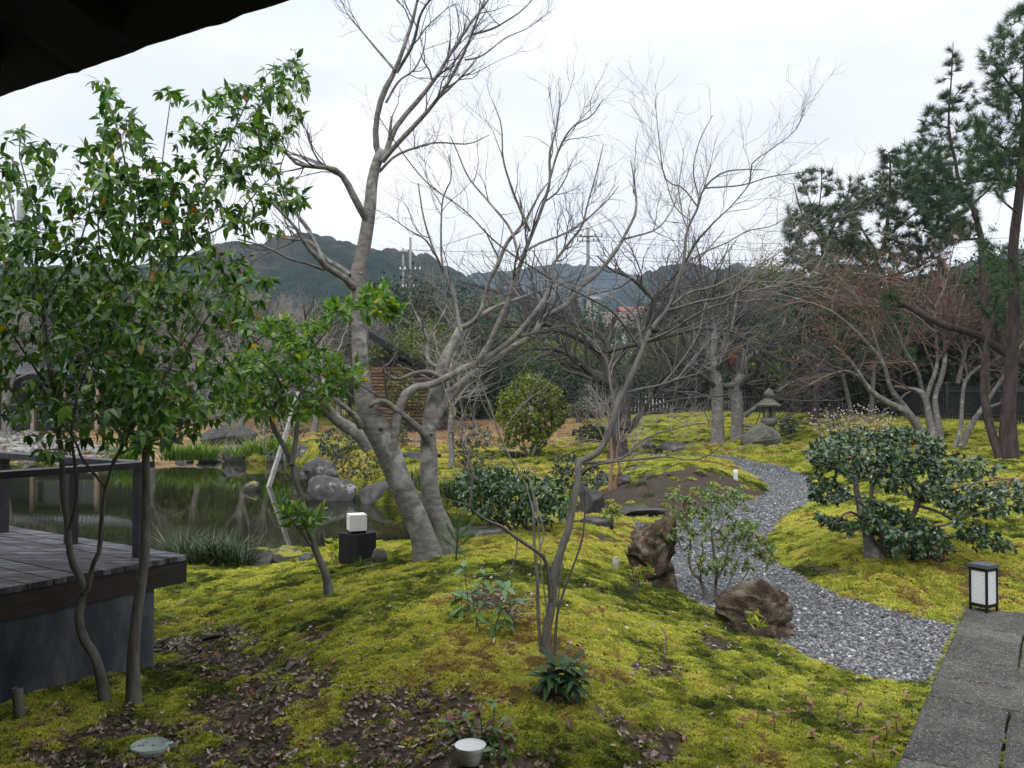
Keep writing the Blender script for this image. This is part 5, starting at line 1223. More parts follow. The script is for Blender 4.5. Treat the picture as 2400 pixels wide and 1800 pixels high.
# ---------------------------------------------------------------- camellia on the right mound
m_leafC = leaf_mat('camellia_leaf', [(0, (.016, .042, .017)), (.4, (.030, .072, .027)), (.8, (.055, .11, .038)), (1, (.10, .16, .05))], rough=.32, trans=.12, spec=.85)
gL = gp(2062, 1308); YL = gL[1]; T = lambda s, y0=0.0, y1=None, K=14: trace(s, YL + y0, None if y1 is None else YL + y1, K)
cam_t = thing('camellia', 'broad glossy camellia with grey stems on the right moss mound', 'shrub', gL)
tL = flare(*T('2052,1312,44 2038,1270,28 2033,1253,22 2021,1217,19 2014,1177,16 2007,1147,13 2005,1112,10 1997,1093,7', 0, .1, 20), 1.3)
MB().tubes(*tL, 14).obj('trunk', m_bark, cam_t)
lL = [T('2062,1305,26 2068,1258,15 2054,1224,12 2033,1196,9 2010,1170,6', 0, -.3), T('2066,1305,30 2082,1270,18 2115,1241,12 2141,1206,11 2150,1182,14 2157,1154,15 2162,1135,12 2197,1120,8 2225,1095,6', .05, .5, 20), T('2040,1180,10 2046,1135,10 2068,1112,9 2082,1085,7 2100,1050,5', .1, .5),
      T('2115,1243,9 2150,1236,7 2209,1232,5 2280,1206,4 2350,1180,3 2400,1154,2', .1, -.3, 18), T('2157,1160,9 2130,1130,7 2110,1105,5', .3, .1), T('2160,1150,8 2210,1150,6 2300,1130,4 2380,1120,2', .3, .8), T('2004,1110,7 1960,1098,5 1925,1090,3 1890,1070,2', .1, -.2), T('2020,1215,7 1990,1200,5 1950,1225,3 1920,1210,2', 0, -.4),
      T('2010,1165,6 1970,1160,5 1930,1165,3', 0, -.3), T('2005,1110,7 2020,1060,5 2040,1020,3', .1, .5), T('2090,1262,9 2160,1275,6 2220,1290,4 2280,1290,2', 0, -.4), T('2150,1185,8 2200,1200,6 2260,1235,4 2340,1270,2', .2, -.2)]
limb_objs(cam_t, lL, m_barkg, sides=8)
tg = np.concatenate([region(pl, n, YL + dy, s) for pl, n, dy, s in [([(1885,1050),(1960,1015),(2060,1003),(2150,1008),(2200,1030),(2215,1068),(2260,1060),(2300,1075),(2360,1100),(2300,1118),(2200,1140),(2100,1135),(2000,1120),(1900,1095)], 420, .15, .36),
    ([(1900,1112),(1960,1118),(1992,1160),(1960,1182),(1930,1180),(1880,1152)], 50, 0, .2), ([(1895,1202),(1990,1218),(2010,1240),(1990,1258),(1950,1238)], 26, -.1, .15), ([(2030,1135),(2150,1140),(2250,1148),(2400,1125),(2420,1190),(2330,1208),(2250,1205),(2150,1165)], 150, .1, .35),
    ([(2030,1165),(2110,1195),(2200,1225),(2240,1290),(2160,1312),(2090,1300),(2020,1230)], 200, -.1, .25), ([(2240,1215),(2300,1230),(2390,1285),(2300,1285),(2240,1255)], 40, -.1, .2)]])
P, R = colonize([tL] + lL, tg, 8, 6, .12, .0045, .0014); MB().tubes(P, R, 4, cap=False).obj('twigs', m_barkg, cam_t, kind='stuff')
add_leaves(cam_t, leaves_on(P, 8, (.036, .064), .44, .15, .9, .2, .3, tips=6), m_leafC, 300)
m_cam, _, _ = mat('camellia_flower', (.5, .02, .05), .6, .3)
for px, py, dy in [(2140, 1044, -.2), (1990, 1080, -.2)]:
    c_ = at(px, py, YL + dy); n = 14; an = np.arange(n) / n * 6.28 * 2.4; d = np.stack([np.cos(an), np.sin(an), .5 + .8 * np.arange(n) / n], 1)
    MB().leaves(np.repeat(c_[None], n, 0), d, np.repeat([[0, 0, 1.]], n, 0), .03, .028, -.3, .1, OVAL).obj('flower', m_cam, cam_t)

# ---------------------------------------------------------------- azalea like shrub before the path
m_leafN = leaf_mat('shrub_leaf', [(0, (.08, .15, .045)), (.5, (.17, .25, .085)), (.88, (.27, .33, .13)), (.95, (.26, .17, .07)), (1, (.32, .13, .06))], rough=.45, trans=.25, spec=.35)
gN = gp(1652, 1412); YN = gN[1]; T = lambda s, y0=0.0, y1=None, K=14: trace(s, YN + y0, None if y1 is None else YN + y1, K)
sh_ = thing('open_shrub', 'open airy shrub with small rust tinged leaves between the two brown boulders', 'shrub', gN)
lN = [T('1652,1416,13 1651,1387,10 1641,1359,8 1622,1340,7 1615,1311,6 1619,1273,5 1611,1235,4 1609,1207,3 1600,1180,2', 0, .1, 20), T('1656,1414,12 1670,1395,9 1676,1387,8 1679,1349,8 1674,1302,6 1668,1254,5 1666,1216,4 1658,1169,2', 0, .15, 20),
      T('1656,1416,12 1680,1400,8 1702,1383,7 1727,1376,5 1746,1351,3 1756,1330,2', 0, -.1), T('1702,1383,5 1715,1353,4 1721,1330,3 1735,1300,2', -.05, .1), T('1678,1360,7 1695,1330,6 1704,1298,5 1710,1273,4 1746,1245,3 1770,1225,2', 0, .3), T('1641,1359,5 1643,1340,5 1636,1330,4 1647,1298,3 1645,1264,2', 0, -.2),
      T('1619,1273,4 1600,1290,3 1588,1262,3 1580,1240,2', .05, .3), T('1668,1260,4 1690,1235,3 1700,1200,2', .1, .3), T('1710,1275,3 1750,1280,3 1790,1290,2', .1, -.1)]
limb_objs(sh_, lN, m_barkt, 'stem', 7)
tg = np.concatenate([region(pl, n, YN + dy, s) for pl, n, dy, s in [([(1555,1165),(1600,1140),(1680,1135),(1742,1142),(1752,1200),(1700,1215),(1600,1225),(1560,1200)], 90, .1, .16), ([(1700,1225),(1760,1215),(1800,1245),(1822,1300),(1800,1330),(1760,1300),(1720,1270)], 70, .05, .14),
    ([(1555,1215),(1600,1225),(1640,1260),(1590,1275),(1550,1250)], 22, .05, .12), ([(1610,1290),(1700,1300),(1760,1320),(1770,1350),(1700,1345),(1620,1340)], 38, -.05, .14), ([(1640,1230),(1720,1230),(1720,1290),(1640,1280)], 22, 0, .15)]])
P, R = colonize(lN, tg, 6, 6, .08, .003, .0010); MB().tubes(P, R, 4, cap=False).obj('twigs', m_barkt, sh_, kind='stuff')
add_leaves(sh_, leaves_on(P, 5, (.028, .050), .38, .15, .9, .15, .5, tips=11), m_leafN, 0)
# ================================================================== FARTHER TREES
def _rib(n=6):
    x = np.linspace(0, 1, n); w = np.minimum(1, (1 - x) * 2.2) * .5; v = []; 
    for a, b_ in zip(x[:-1], w[:-1]): v += [[a, b_, 0], [a, -b_, 0]]
    v.append([1, 0, 0]); q = [[2 * i, 2 * i + 1, 2 * i + 3, 2 * i + 2] for i in range(n - 2)]; return np.array(v), q, [[2 * n - 4, 2 * n - 3, 2 * n - 2]]
RIB = _rib()
# ---- dark cherry
def traced_tree(name, label, base_px, trunk, limbs, Y, mb_, mt, n1, n2, n3, L, trw=1.3, up=.15, rmin=.0022, group=None, cat='tree', sides=9):
    g = gp(*base_px) if Y is None else at(base_px[0], base_px[1], Y); Y = g[1]
    root = thing(name, label, cat, g, group)
    trs = [trace(s, Y + a, Y + b_, 24) for s, a, b_ in trunk]; lm = [trace(s, Y + a, Y + b_, 18) for s, a, b_ in limbs]
    for t in trs: MB().tubes(*flare(*t, trw), 12).obj('trunk', mb_, root)
    limb_objs(root, lm, mb_, sides=sides)
    PP, PR = stack([resample(p, r, 14) for p, r in lm + [(t[0][14:], t[1][14:]) for t in trs]])
    c1 = grow(PP, PR, n1, L, (25, 60), up, .17, 7, .2, .6, rmin * 1.5, .4); c2 = grow(*c1, n2, L * .55, (20, 55), up * .8, .18, 6, .1, .65, rmin * 1.1, .4)
    m = MB().tubes(*c1, 4).tubes(*c2, 3, cap=False)
    if n3: c3 = grow(*c2, n3, L * .3, (20, 55), up * .5, .2, 5, .1, .7, rmin * .8, .5); m.tubes(*c3, 3, cap=False)
    else: c3 = c2
    m.obj('twigs', mt, root, kind='stuff')
    return root, Y, c3
traced_tree('cherry_tree', 'dark barked bare tree with a thick forked trunk behind the thin tree', (1449, 1078),
    [('1450,1080,50 1447,1000,38 1443,930,34 1425,880,30 1417,830,26', 0, .3), ('1462,1000,30 1470,930,24 1478,870,20 1495,820,16 1513,774,15', 0, .6)],
    [('1417,828,22 1362,795,15 1307,774,11 1275,759,9 1217,766,6 1145,763,4 1080,765,2', .3, -1.5), ('1425,822,16 1405,781,12 1325,752,10 1253,722,8 1203,701,7 1159,683,5 1072,658,3', .3, 1.2), ('1420,830,16 1434,821,13 1506,803,11 1579,784,9 1633,770,7 1705,774,6 1760,803,4 1820,840,2', .3, -1.2),
     ('1432,905,22 1405,889,20 1372,864,17 1347,839,15 1318,824,11 1282,817,8 1220,822,4', .2, -1), ('1513,774,15 1528,716,13 1542,687,10 1564,669,7 1600,620,5 1640,560,3', .6, 1), ('1532,705,8 1481,654,7 1434,633,5 1400,600,3', .6, -.4), ('1470,1010,20 1510,960,12 1535,915,9 1560,880,6 1600,850,4', 0, -1.2)],
    None, m_barkd, m_twig, 160, 520, 900, 2.2)
mapl = 'grey trunked bare maples beside the stone lantern'
traced_tree('maple_tree', 'left of the two bare maples by the stone lantern, with a straight dark trunk', (1682, 1044), [('1682,1046,32 1682,962,27 1678,900,30 1668,850,26', 0, .2)],
    [('1668,850,18 1640,800,13 1610,760,9 1580,720,6 1560,660,3', .2, -1), ('1668,850,18 1675,790,14 1668,730,10 1650,660,6 1640,600,3', .2, .8), ('1672,852,16 1700,800,11 1720,740,8 1730,670,5', .2, .3), ('1670,870,12 1620,850,8 1560,845,5 1510,830,3', .1, -.8)], None, m_bark, m_twig, 90, 360, 800, 2.2, group=mapl)
rt_, Y_, c3 = traced_tree('maple_tree', 'right of the two bare maples by the stone lantern, pale and forking low', (1727, 1036), [('1727,1038,30 1728,962,28 1724,907,30 1738,880,24', 0, .2)],
    [('1722,900,16 1698,904,12 1661,886,10 1620,890,7 1580,880,4', .1, -1), ('1728,890,14 1705,860,10 1690,830,8 1660,800,5', .1, .6), ('1738,880,16 1756,839,12 1795,817,9 1830,770,6 1850,720,3', .2, -.6), ('1738,880,15 1745,835,10 1734,781,7 1745,720,5 1740,640,3', .2, .9), ('1745,975,12 1790,940,9 1850,900,7 1900,880,5 1945,825,3', 0, -1.2), ('1732,990,9 1770,1000,6 1830,985,4 1880,960,2', 0, -1.)], None, m_bark, m_twig, 100, 400, 850, 2.2, group=mapl)
m_oleaf = leaf_mat('withered_orange_leaf', [(0, (.30, .10, .04)), (.5, (.38, .15, .06)), (1, (.30, .05, .03))], .8, .2, .1)
k = rg.integers(0, len(c3[0]), 36); S = np.r_[c3[0][k, -1], region([(1705,815),(1740,805),(1725,850),(1700,850)], 50, Y_ - .5, .15)]; d = unit(rg.normal(size=(len(S), 3)) + [0, 0, -.8]); 
MB().leaves(S, d, unit(rg.normal(size=(len(S), 3))), .10, .07, .3, .2, OVAL).obj('withered_leaves', m_oleaf, rt_, kind='stuff')
# ---- multi stemmed tree with rusty twigs at the right
rt_, Y_, c3 = traced_tree('multi_stemmed_tree', 'wide spreading bare tree with many sinuous stems and rust coloured twigs at the right', (2200, 1045),
    [('2168,1030,26 2150,1000,20 2124,965,17 2081,944,15 2048,922,12 2027,897,10 2009,868,8 1980,831,6 1954,810,4', 0, -.8), ('2190,1040,26 2179,985,17 2164,925,13 2128,911,10 2095,905,5', 0, .4), ('2160,1010,20 2114,947,14 2088,911,11 2070,853,9 2034,806,8 1991,763,7 1944,727,5 1871,701,4 1817,687,2', .3, -.5),
     ('2205,1040,20 2193,960,14 2193,925,11 2211,868,11 2215,803,9 2211,745,6', 0, .5), ('2232,1060,11 2251,1005,9 2255,944,9 2265,889,8 2305,853,6', -.5, .8), ('2250,1062,18 2262,1027,15 2280,991,13 2309,947,10 2352,882,8 2363,853,6 2400,800,4', -.5, -.9)],
    [('2168,944,12 2179,907,10 2197,853,9 2193,781,8 2193,723,7 2215,670,5 2230,600,3', .2, .9), ('2164,925,9 2150,870,8 2120,820,7 2095,760,5 2050,700,3', .3, -.5), ('2244,900,9 2262,817,8 2240,781,7 2244,755,5 2260,690,3', .3, 1.), ('2193,725,6 2150,680,5 2080,650,4 2000,640,3', .6, -.6),
     ('2215,800,7 2270,740,5 2330,700,4 2400,660,3', .5, -.5), ('2070,853,7 2040,760,5 2010,700,4 1960,640,3', .2, .7), ('2027,897,7 1990,870,5 1940,880,3 1890,905,2', 0, -.8), ('2193,781,6 2130,730,5 2060,720,4 1960,700,3 1860,650,2', .4, .4), ('2300,960,9 2350,940,6 2380,890,4', -.5, 0)],
    None, m_bark, m_twigr, 150, 750, 2800, 2.0, trw=1.1, up=.10)
k = rg.integers(0, len(c3[0]), 3000); S = c3[0][k, -1] + rg.normal(0, .10, (3000, 3)); k2 = S[:, 2] > 2.3; S = S[k2]
m_seed = leaf_mat('rusty_seed_husk', [(0, (.13, .085, .065)), (.6, (.20, .11, .075)), (1, (.30, .12, .07))], .9, .1, .1)
MB().leaves(S, unit(rg.normal(size=(len(S), 3))), unit(rg.normal(size=(len(S), 3))), .06, .035, .2, .2, RHOMB).obj('seed_husks', m_seed, rt_, kind='stuff')
# ---- leaning old tree over the pond
traced_tree('leaning_tree', 'old white barked tree leaning out over the pond behind the young green tree', (862, 1035), [('868,1040,34 830,1010,30 790,985,27 765,955,24 748,925,20 700,905,15 640,890,11 570,880,7 500,868,3', 0, -2)],
    [('750,930,12 735,890,10 700,860,7 650,850,5 580,840,3', -.6, -1.6), ('765,955,12 740,960,8 690,975,5 640,960,3 560,975,2', -.5, -2), ('700,905,9 660,930,6 600,945,4 540,950,2', -1, -2.4), ('748,925,12 760,880,8 740,820,5 700,780,3', -.8, .5)], 19.5, m_bark, m_twigl, 110, 330, 600, 1.6, up=.02)

# ---- pines
m_needle = leaf_mat('pine_needle', [(0, (.024, .055, .024)), (.5, (.045, .09, .035)), (1, (.085, .14, .055))], .6, .1, .25)
m_barkp = bark_mat('red_pine_bark', (.022, .018, .016), (.065, .047, .040), sc=5, bstr=.9)
def needles(S, D, n, L, w):
    S = np.repeat(S, n, 0); D = np.repeat(D, n, 0); k = len(S); d = unit(D * 1.0 + unit(rg.normal(size=(k, 3))) * .85); S = S + D * rg.uniform(-.10, .03, (k, 1))
    return MB().leaves(S, d, unit(rg.normal(size=(k, 3))), rg.uniform(.7, 1.1, k) * L, w, .05, 0, NEEDLE)
def pine(label, base_px, Y, trunks, limbs, regs, nn=16, L=.17, w=.011, group=None):
    g = gp(*base_px) if Y is None else at(base_px[0], base_px[1], Y); Y = g[1] if Y is None else Y; root = thing('pine_tree', label, 'pine', g, group)
    trs = [trace(s, Y + a, Y + b_, 24) for s, a, b_ in trunks]; lm = [trace(s, Y + a, Y + b_, 14) for s, a, b_ in limbs]
    for t in trs: MB().tubes(*flare(*t, 1.25), 10).obj('trunk', m_barkp, root)
    limb_objs(root, lm, m_barkp, sides=7)
    tg = np.concatenate([region(pl, n, Y + dy, s) for pl, n, dy, s in regs]); P, R = colonize(trs + lm, tg, 9, 6, .12, .012, .004, below=.05)
    MB().tubes(P, R, 4).obj('branches', m_barkp, root, kind='stuff')
    D = unit(unit(P[:, -1] - P[:, -2]) + [0, 0, .7]); S = P[:, -1]
    S2 = P[:, 3]; S = np.concatenate([S, S2]); D = np.concatenate([D, unit(D + rg.normal(0, .4, D.shape))])
    needles(S, D, int(nn * 2.4), L * 1.45, w * 1.25).obj('needles', m_needle, root, kind='stuff')
    return root
pine('tall red barked pine with two trunks rising at the right edge', (2358, 1078), None, [('2364,1082,40 2363,962,31 2370,889,28 2374,780,26 2378,708,24 2374,588,22 2390,452,20 2395,362,16 2402,250,14 2405,100,10 2405,-40,6', 0, .3), ('2348,1075,22 2327,1023,20 2312,962,18 2305,900,15 2310,820,12 2330,740,9', 0, 1.)],
    [('2402,240,7 2360,190,5 2330,150,3', .3, -.8), ('2395,370,8 2340,340,6 2300,330,3', .2, -.6), ('2392,440,8 2340,420,6 2270,430,3', .2, .8), ('2380,620,10 2330,600,7 2290,570,4', .1, .6), ('2385,500,6 2350,470,4 2330,440,3', 0, -.8)],
    [([(2360,30),(2400,0),(2450,80),(2420,230),(2330,220),(2300,190),(2300,110),(2340,60)], 110, 0, .7), ([(2300,200),(2450,190),(2450,420),(2340,440),(2290,330),(2270,270)], 170, .2, .8), ([(2250,350),(2330,340),(2380,420),(2350,480),(2260,440)], 60, .3, .6), ([(2290,560),(2450,600),(2450,720),(2330,700)], 70, 0, .9)], 14, .15, .009)
pine('slim pine with a single pointed leader left of the tall edge pine', (2150, 1015), 27, [('2318,1010,16 2308,800,15 2300,570,14 2290,520,12 2277,479,11 2250,434,9 2236,362,7 2223,294,5 2230,181,3 2234,99,2', 0, .5)],
    [('2250,434,6 2180,420,4 2100,440,3', .2, -.8), ('2277,479,6 2320,440,4 2350,380,3', .2, .5), ('2223,300,4 2190,290,3 2150,280,2', .4, .1), ('2228,240,3 2250,210,2 2270,200,2', .4, .6), ('2295,560,7 2230,560,5 2160,540,3', .1, .9)],
    [([(2215,100),(2250,140),(2240,200),(2220,160)], 10, .5, .15), ([(2200,180),(2280,200),(2300,260),(2200,260)], 26, .5, .4), ([(2155,250),(2240,250),(2330,300),(2340,420),(2250,430),(2150,350)], 110, .4, .7), ([(2120,330),(2200,340),(2280,440),(2300,560),(2200,570),(2120,470),(2090,400)], 250, .3, .9)], 16, .2, .013)
pine('dense bushy pine in the middle of the right hand pine group', (1951, 985), 29, [('1955,985,17 1951,962,15 1949,853,13 2000,700,12 2060,600,10 2078,540,9 2087,407,5 2083,357,3', 0, .8)],
    [('2000,700,8 1940,640,6 1890,590,4', .4, -.6), ('2070,560,7 2120,520,5 2180,470,3', .7, 1.4), ('2060,600,7 2010,520,5 1980,460,3', .6, -.2), ('2030,650,7 2120,640,5 2200,600,3', .6, -.3)],
    [([(2065,350),(2110,355),(2105,400),(2065,400)], 16, .8, .15), ([(1990,420),(2130,390),(2260,440),(2260,560),(2150,620),(1990,600)], 330, .7, .9), ([(1940,560),(2200,580),(2270,700),(2150,790),(1940,760)], 330, .4, 1.0), ([(2180,620),(2400,640),(2400,760),(2200,760)], 90, 1.2, .8)], 16, .22, .015)
pine('pine with upswept candelabra branch tips, leftmost of the right hand pines', (1908, 1020), 27, [('1908,1022,18 1911,962,18 1918,889,15 1922,846,13 1915,760,11 1930,660,9 1925,560,7 1915,480,4', 0, .8)],
    [('1925,560,5 1880,500,4 1860,430,2', .6, 0), ('1925,580,5 1970,500,4 1995,430,2', .6, 1.2), ('1918,500,3 1925,440,3 1925,390,2', .7, .7), ('1920,720,6 1870,690,4 1820,680,3', .4, -.4), ('1920,760,6 1980,720,4 2040,700,3', .4, .8), ('1918,520,3 1890,450,2 1870,400,2', .7, .2), ('1930,640,5 1860,610,4 1850,540,2', .5, 0)],
    [([(1870,420),(1890,380),(1950,400),(2000,420),(1990,520),(1880,520)], 55, .6, .6), ([(1840,480),(2010,480),(2020,640),(1900,700),(1840,640)], 260, .5, .9), ([(1830,640),(2000,640),(2020,780),(1960,860),(1860,830),(1800,720)], 280, .2, 1.0), ([(1990,760),(2120,740),(2140,840),(2020,870)], 60, .4, .8)], 16, .2, .014)
# a dark limb of a pine that stands beyond the right edge
pine('pine beyond the right edge whose dark crooked limb reaches into view', (2500, 1040), 19, [('2500,1045,40 2495,960,36 2480,900,30 2440,870,26 2400,853,22 2341,817,20 2287,784,18 2215,763,16 2161,737,14 2106,705,11 2070,690,6', 0, 1.2), ('2495,960,30 2510,800,26 2520,600,22 2530,300,16', 0, .3)],
    [('2215,763,8 2180,790,5 2140,800,3', .9, .5), ('2341,817,9 2330,760,6 2300,720,4', .7, .9)], [([(2420,560),(2520,560),(2600,760),(2450,800)], 60, 0, .8), ([(2060,670),(2120,680),(2110,730),(2060,720)], 14, 1.2, .3), ([(2290,690),(2400,700),(2400,780),(2300,750)], 40, .8, .6)], 14, .16, .009)
# slim extra trunks in the pine group
for lab, s, Y_ in [('slim pale leaning trunk behind the white blossom shrub', '2003,1010,11 1998,980,10 1985,920,9 1969,853,9 1960,780,7 1950,700,4', 29), ('straight slim trunk right of the leaning one behind the blossom', '2036,1010,12 2041,980,11 2046,900,10 2048,853,10 2052,780,8 2045,700,5', 30)]:
    P, R = trace(s, Y_, Y_ + .5, 16); rt_ = thing('slim_tree', lab, 'tree', P[0]); MB().tubes(P, R, 8).obj('trunk', m_bark, rt_)
    c1 = grow(P[None], R[None], 22, 2.0, (25, 60), .2, .15, 6, .4, .6, .006, .3); c2 = grow(*c1, 80, 1.0, (25, 60), .2, .15, 5, .2, .6, .004, .4); MB().tubes(*c1, 4).tubes(*c2, 3, cap=False).obj('twigs', m_twig, rt_, kind='stuff')

# ---- belt of background trees: a few kinds, copied one by one
ORD = ['first', 'second', 'third', 'fourth', 'fifth', 'sixth', 'seventh', 'eighth', 'ninth', 'tenth', 'eleventh', 'twelfth', 'thirteenth', 'fourteenth', 'fifteenth', 'sixteenth', 'seventeenth', 'eighteenth', 'nineteenth', 'twentieth',
       'twenty-first', 'twenty-second', 'twenty-third', 'twenty-fourth', 'twenty-fifth', 'twenty-sixth', 'twenty-seventh', 'twenty-eighth', 'twenty-ninth', 'thirtieth']
ORD += ['thirty-' + w for w in ORD[:9]] + ['fortieth'] + ['forty-' + w for w in ORD[:9]]
m_bgA = leaf_mat('belt_dark_leaf', [(0, (.012, .028, .011)), (.5, (.024, .048, .016)), (1, (.05, .082, .024))], .5, .12, .3)
m_bgB = leaf_mat('belt_olive_leaf', [(0, (.055, .085, .022)), (.5, (.10, .135, .034)), (1, (.17, .185, .05))], .6, .2, .2)
m_bgC = leaf_mat('bamboo_leaf', [(0, (.06, .105, .025)), (.5, (.11, .165, .04)), (1, (.20, .23, .07))], .5, .2, .3)
def kind_leafy(name, label, cat, seed, m, n=260, per=26, wid=.42, low=.25, L=.20, conic=0.0, Hh=6.0):
    global rg
    rg_old = rg; rg = np.random.default_rng(seed)
    root = thing(name, label, cat, (0, 0, 0)); tk = resample([[0, 0, -.3], [.1, 0, Hh * .3], [-.05, .1, Hh * .6], [0, 0, Hh * .9]], [.13, .11, .08, .03], 12); MB().tubes(*tk, 8).obj('trunk', m_barkd, root)
    u = rg.normal(size=(n, 3)); u = unit(u) * (rg.random((n, 1)) ** .4); zc = Hh * (low + 1) / 2; hh = Hh * (1 - low) / 2
    t = u.copy(); t[:, 2] = zc + u[:, 2] * hh; f = wid * Hh * (1 - conic * np.clip((t[:, 2] / Hh - low) / (1 - low), 0, 1)); t[:, 0] = u[:, 0] * f * (1 + .25 * np.sin(u[:, 2] * 5 + seed)); t[:, 1] = u[:, 1] * f * (1 + .2 * np.cos(u[:, 2] * 4))
    P, R = colonize([tk], t, 6, 5, .1, .02, .006); MB().tubes(P, R, 4, cap=False).obj('branches', m_barkd, root, kind='stuff')
    S = np.repeat(P[:, -1], per, 0); k = len(S); off = rg.normal(size=(k, 3)) * [.30, .30, .2]; S = S + off
    MB().leaves(S, unit(off + [0, 0, -.1] + rg.normal(0, .3, (k, 3))), unit(rg.normal(size=(k, 3)) + [0, 0, 1.2]), rg.uniform(.6, 1.1, k) * L, L * .45, .2, .2, RHOMB).obj('foliage', m, root, kind='stuff')
    rg = rg_old; return root
def kind_bare(seed, label, Hh=6.0):
    global rg
    rg_old = rg; rg = np.random.default_rng(seed); root = thing('bare_tree', label, 'tree', (0, 0, 0))
    tk = resample([[0, 0, -.3], [.15, 0, Hh * .15], [.05, .1, Hh * .3], [0.1, 0, Hh * .42]], [.15, .11, .10, .08], 12); MB().tubes(*tk, 9).obj('trunk', m_bark, root)
    l1 = grow(tk[0][None], tk[1][None], 9, Hh * .55, (15, 50), .35, .12, 10, .55, .75, .02, .25)
    for i in range(9): MB().tubes(l1[0][i], l1[1][i], 6).obj('limb', m_bark, root)
    c1 = grow(*l1, 70, Hh * .25, (20, 55), .25, .15, 7, .15, .6, .008, .35); c2 = grow(*c1, 420, Hh * .13, (20, 50), .2, .17, 6, .1, .65, .005, .4); c3 = grow(*c2, 1500, Hh * .07, (20, 50), .15, .2, 4, .1, .7, .0035, .5)
    MB().tubes(*c1, 4).tubes(*c2, 3, cap=False).tubes(*c3, 3, cap=False).obj('twigs', m_twigl if seed % 2 else m_twig, root, kind='stuff'); rg = rg_old; return root
def kind_bamboo(seed, label, Hh=6.0):
    global rg
    rg_old = rg; rg = np.random.default_rng(seed); root = thing('bamboo_clump', label, 'bamboo', (0, 0, 0)); n = 26
    b0 = np.stack([rg.normal(0, .8, n), rg.normal(0, .5, n), np.full(n, -.2)], 1); ln = rg.normal(0, .9, (n, 2)); h = Hh * rg.uniform(.7, 1, n); t = np.linspace(0, 1, 9)
    P = b0[:, None] + np.concatenate([ln[:, None] * (t ** 2)[None, :, None], (h[:, None] * np.sin(t * 1.45)[None] / math.sin(1.45))[..., None]], 2); R = np.full((n, 9), .022) * np.linspace(1, .3, 9)
    MB().tubes(P, R, 5).obj('culms', m_bgB, root, kind='stuff')
    S, d = twig_leaf_pts(P, 240, .2, .9, .5); k = len(S); off = rg.normal(size=(k, 3)) * [.34, .34, .25]
    MB().leaves(S + off, unit(d + [0, 0, -.4] + rg.normal(0, .3, (k, 3))), unit(rg.normal(size=(k, 3)) + [0, 0, 1]), rg.uniform(.6, 1.1, k) * .2, .045, .3, .2, RHOMB).obj('foliage', m_bgC, root, kind='stuff'); rg = rg_old; return root
K_dark = [kind_leafy('evergreen_tree', 'x', 'tree', 101, m_bgA), kind_leafy('evergreen_tree', 'x', 'tree', 102, m_bgA, wid=.34, low=.15), kind_leafy('evergreen_tree', 'x', 'tree', 103, m_bgA, wid=.5, low=.2)]
K_olive = [kind_leafy('leafy_tree', 'x', 'tree', 111, m_bgB, wid=.45, low=.12), kind_leafy('leafy_tree', 'x', 'tree', 112, m_bgB, wid=.3, low=.05, conic=.75)]
K_bare = [kind_bare(121, 'x'), kind_bare(122, 'x'), kind_bare(123, 'x')]
K_bam = [kind_bamboo(131, 'x'), kind_bamboo(132, 'x')]
K_hedge = [kind_leafy('hedge_shrub', 'x', 'shrub', 141, m_bgA, n=170, per=30, wid=.42, low=.0, L=.16, Hh=3.0), kind_leafy('hedge_shrub', 'x', 'shrub', 142, m_bgA, n=150, per=30, wid=.5, low=.0, L=.16, Hh=3.0)]
used_ = set()
def belt(kinds, rows, noun, group, H0=6.0):
    rows = sorted(rows, key=lambda r: r[0])
    for i, (px, pyt, Y) in enumerate(rows):
        p = at(px, 935, Y); z = hz(p[0], Y) if Y < 110 else 0.0; z = max(z, .0); h = at(px, pyt, Y)[2] - z; k = kinds[i % len(kinds)]
        lab = '%s, %s from the left' % (noun, ORD[i])
        if id(k) not in used_:
            used_.add(id(k)); r = k; r.location = (p[0], Y, z); r.rotation_euler = (0, 0, rg.uniform(0, 6.28)); r.scale = (h / H0,) * 3; r['label'] = lab; r['group'] = group
        else: copy_thing(k, (p[0], Y, z), rg.uniform(0, 6.28), h / H0, lab, group)
belt(K_dark, [(-120,560,52),(20,610,60),(130,690,58),(820,720,50),(900,650,44),(1000,640,40),(1075,700,46),(1130,760,42),(1230,740,60),(1340,700,66),(1560,700,58),(1660,730,52),(1770,700,48),(1850,640,44),(1935,660,40),(2030,650,42),(2120,690,38),(2190,640,44),(2280,660,38),(2370,600,40),(2460,560,44),(600,800,50),(1440,790,62),(1985,650,33.5),(2095,630,34),(2180,660,36.5),(2240,620,35.5),(2330,600,36.5),(1750,740,44),(1890,660,42),(1960,600,32),(2260,620,33.5),(-60,700,42),(60,720,43),(1620,790,46)],
     'dark bushy evergreen in the belt of trees beyond the garden', 'dark evergreens beyond the garden')
belt(K_olive, [(90,650,52),(210,640,50),(300,620,54),(400,650,52),(500,660,56),(580,700,48),(985,740,34),(1150,690,55),(1290,745,48),(1360,790,52),(1545,770,50),(2040,640,33),(2140,660,34),(2290,640,34.5),(1900,700,36),(1610,780,44),(1700,640,60),(1810,600,52),(2240,720,36),(700,740,46),(760,700,50)],
     'olive green tree in the belt beyond the garden', 'olive green trees beyond the garden')
belt(K_bare, [(25,600,36),(120,640,40),(350,600,44),(455,640,40),(560,610,36),(625,600,40),(690,620,38),(735,640,34),(800,690,40),(880,640,38),(1180,760,44)],
     'bare grey tree behind the pond and mounds', 'bare trees behind the pond and mounds')
belt(K_bam, [(1120,760,44),(1190,745,46),(1260,770,43),(1350,800,42),(1385,800,47),(1640,790,44),(820,760,42),(650,760,48)], 'soft green bamboo clump beyond the garden', 'bamboo clumps beyond the garden')
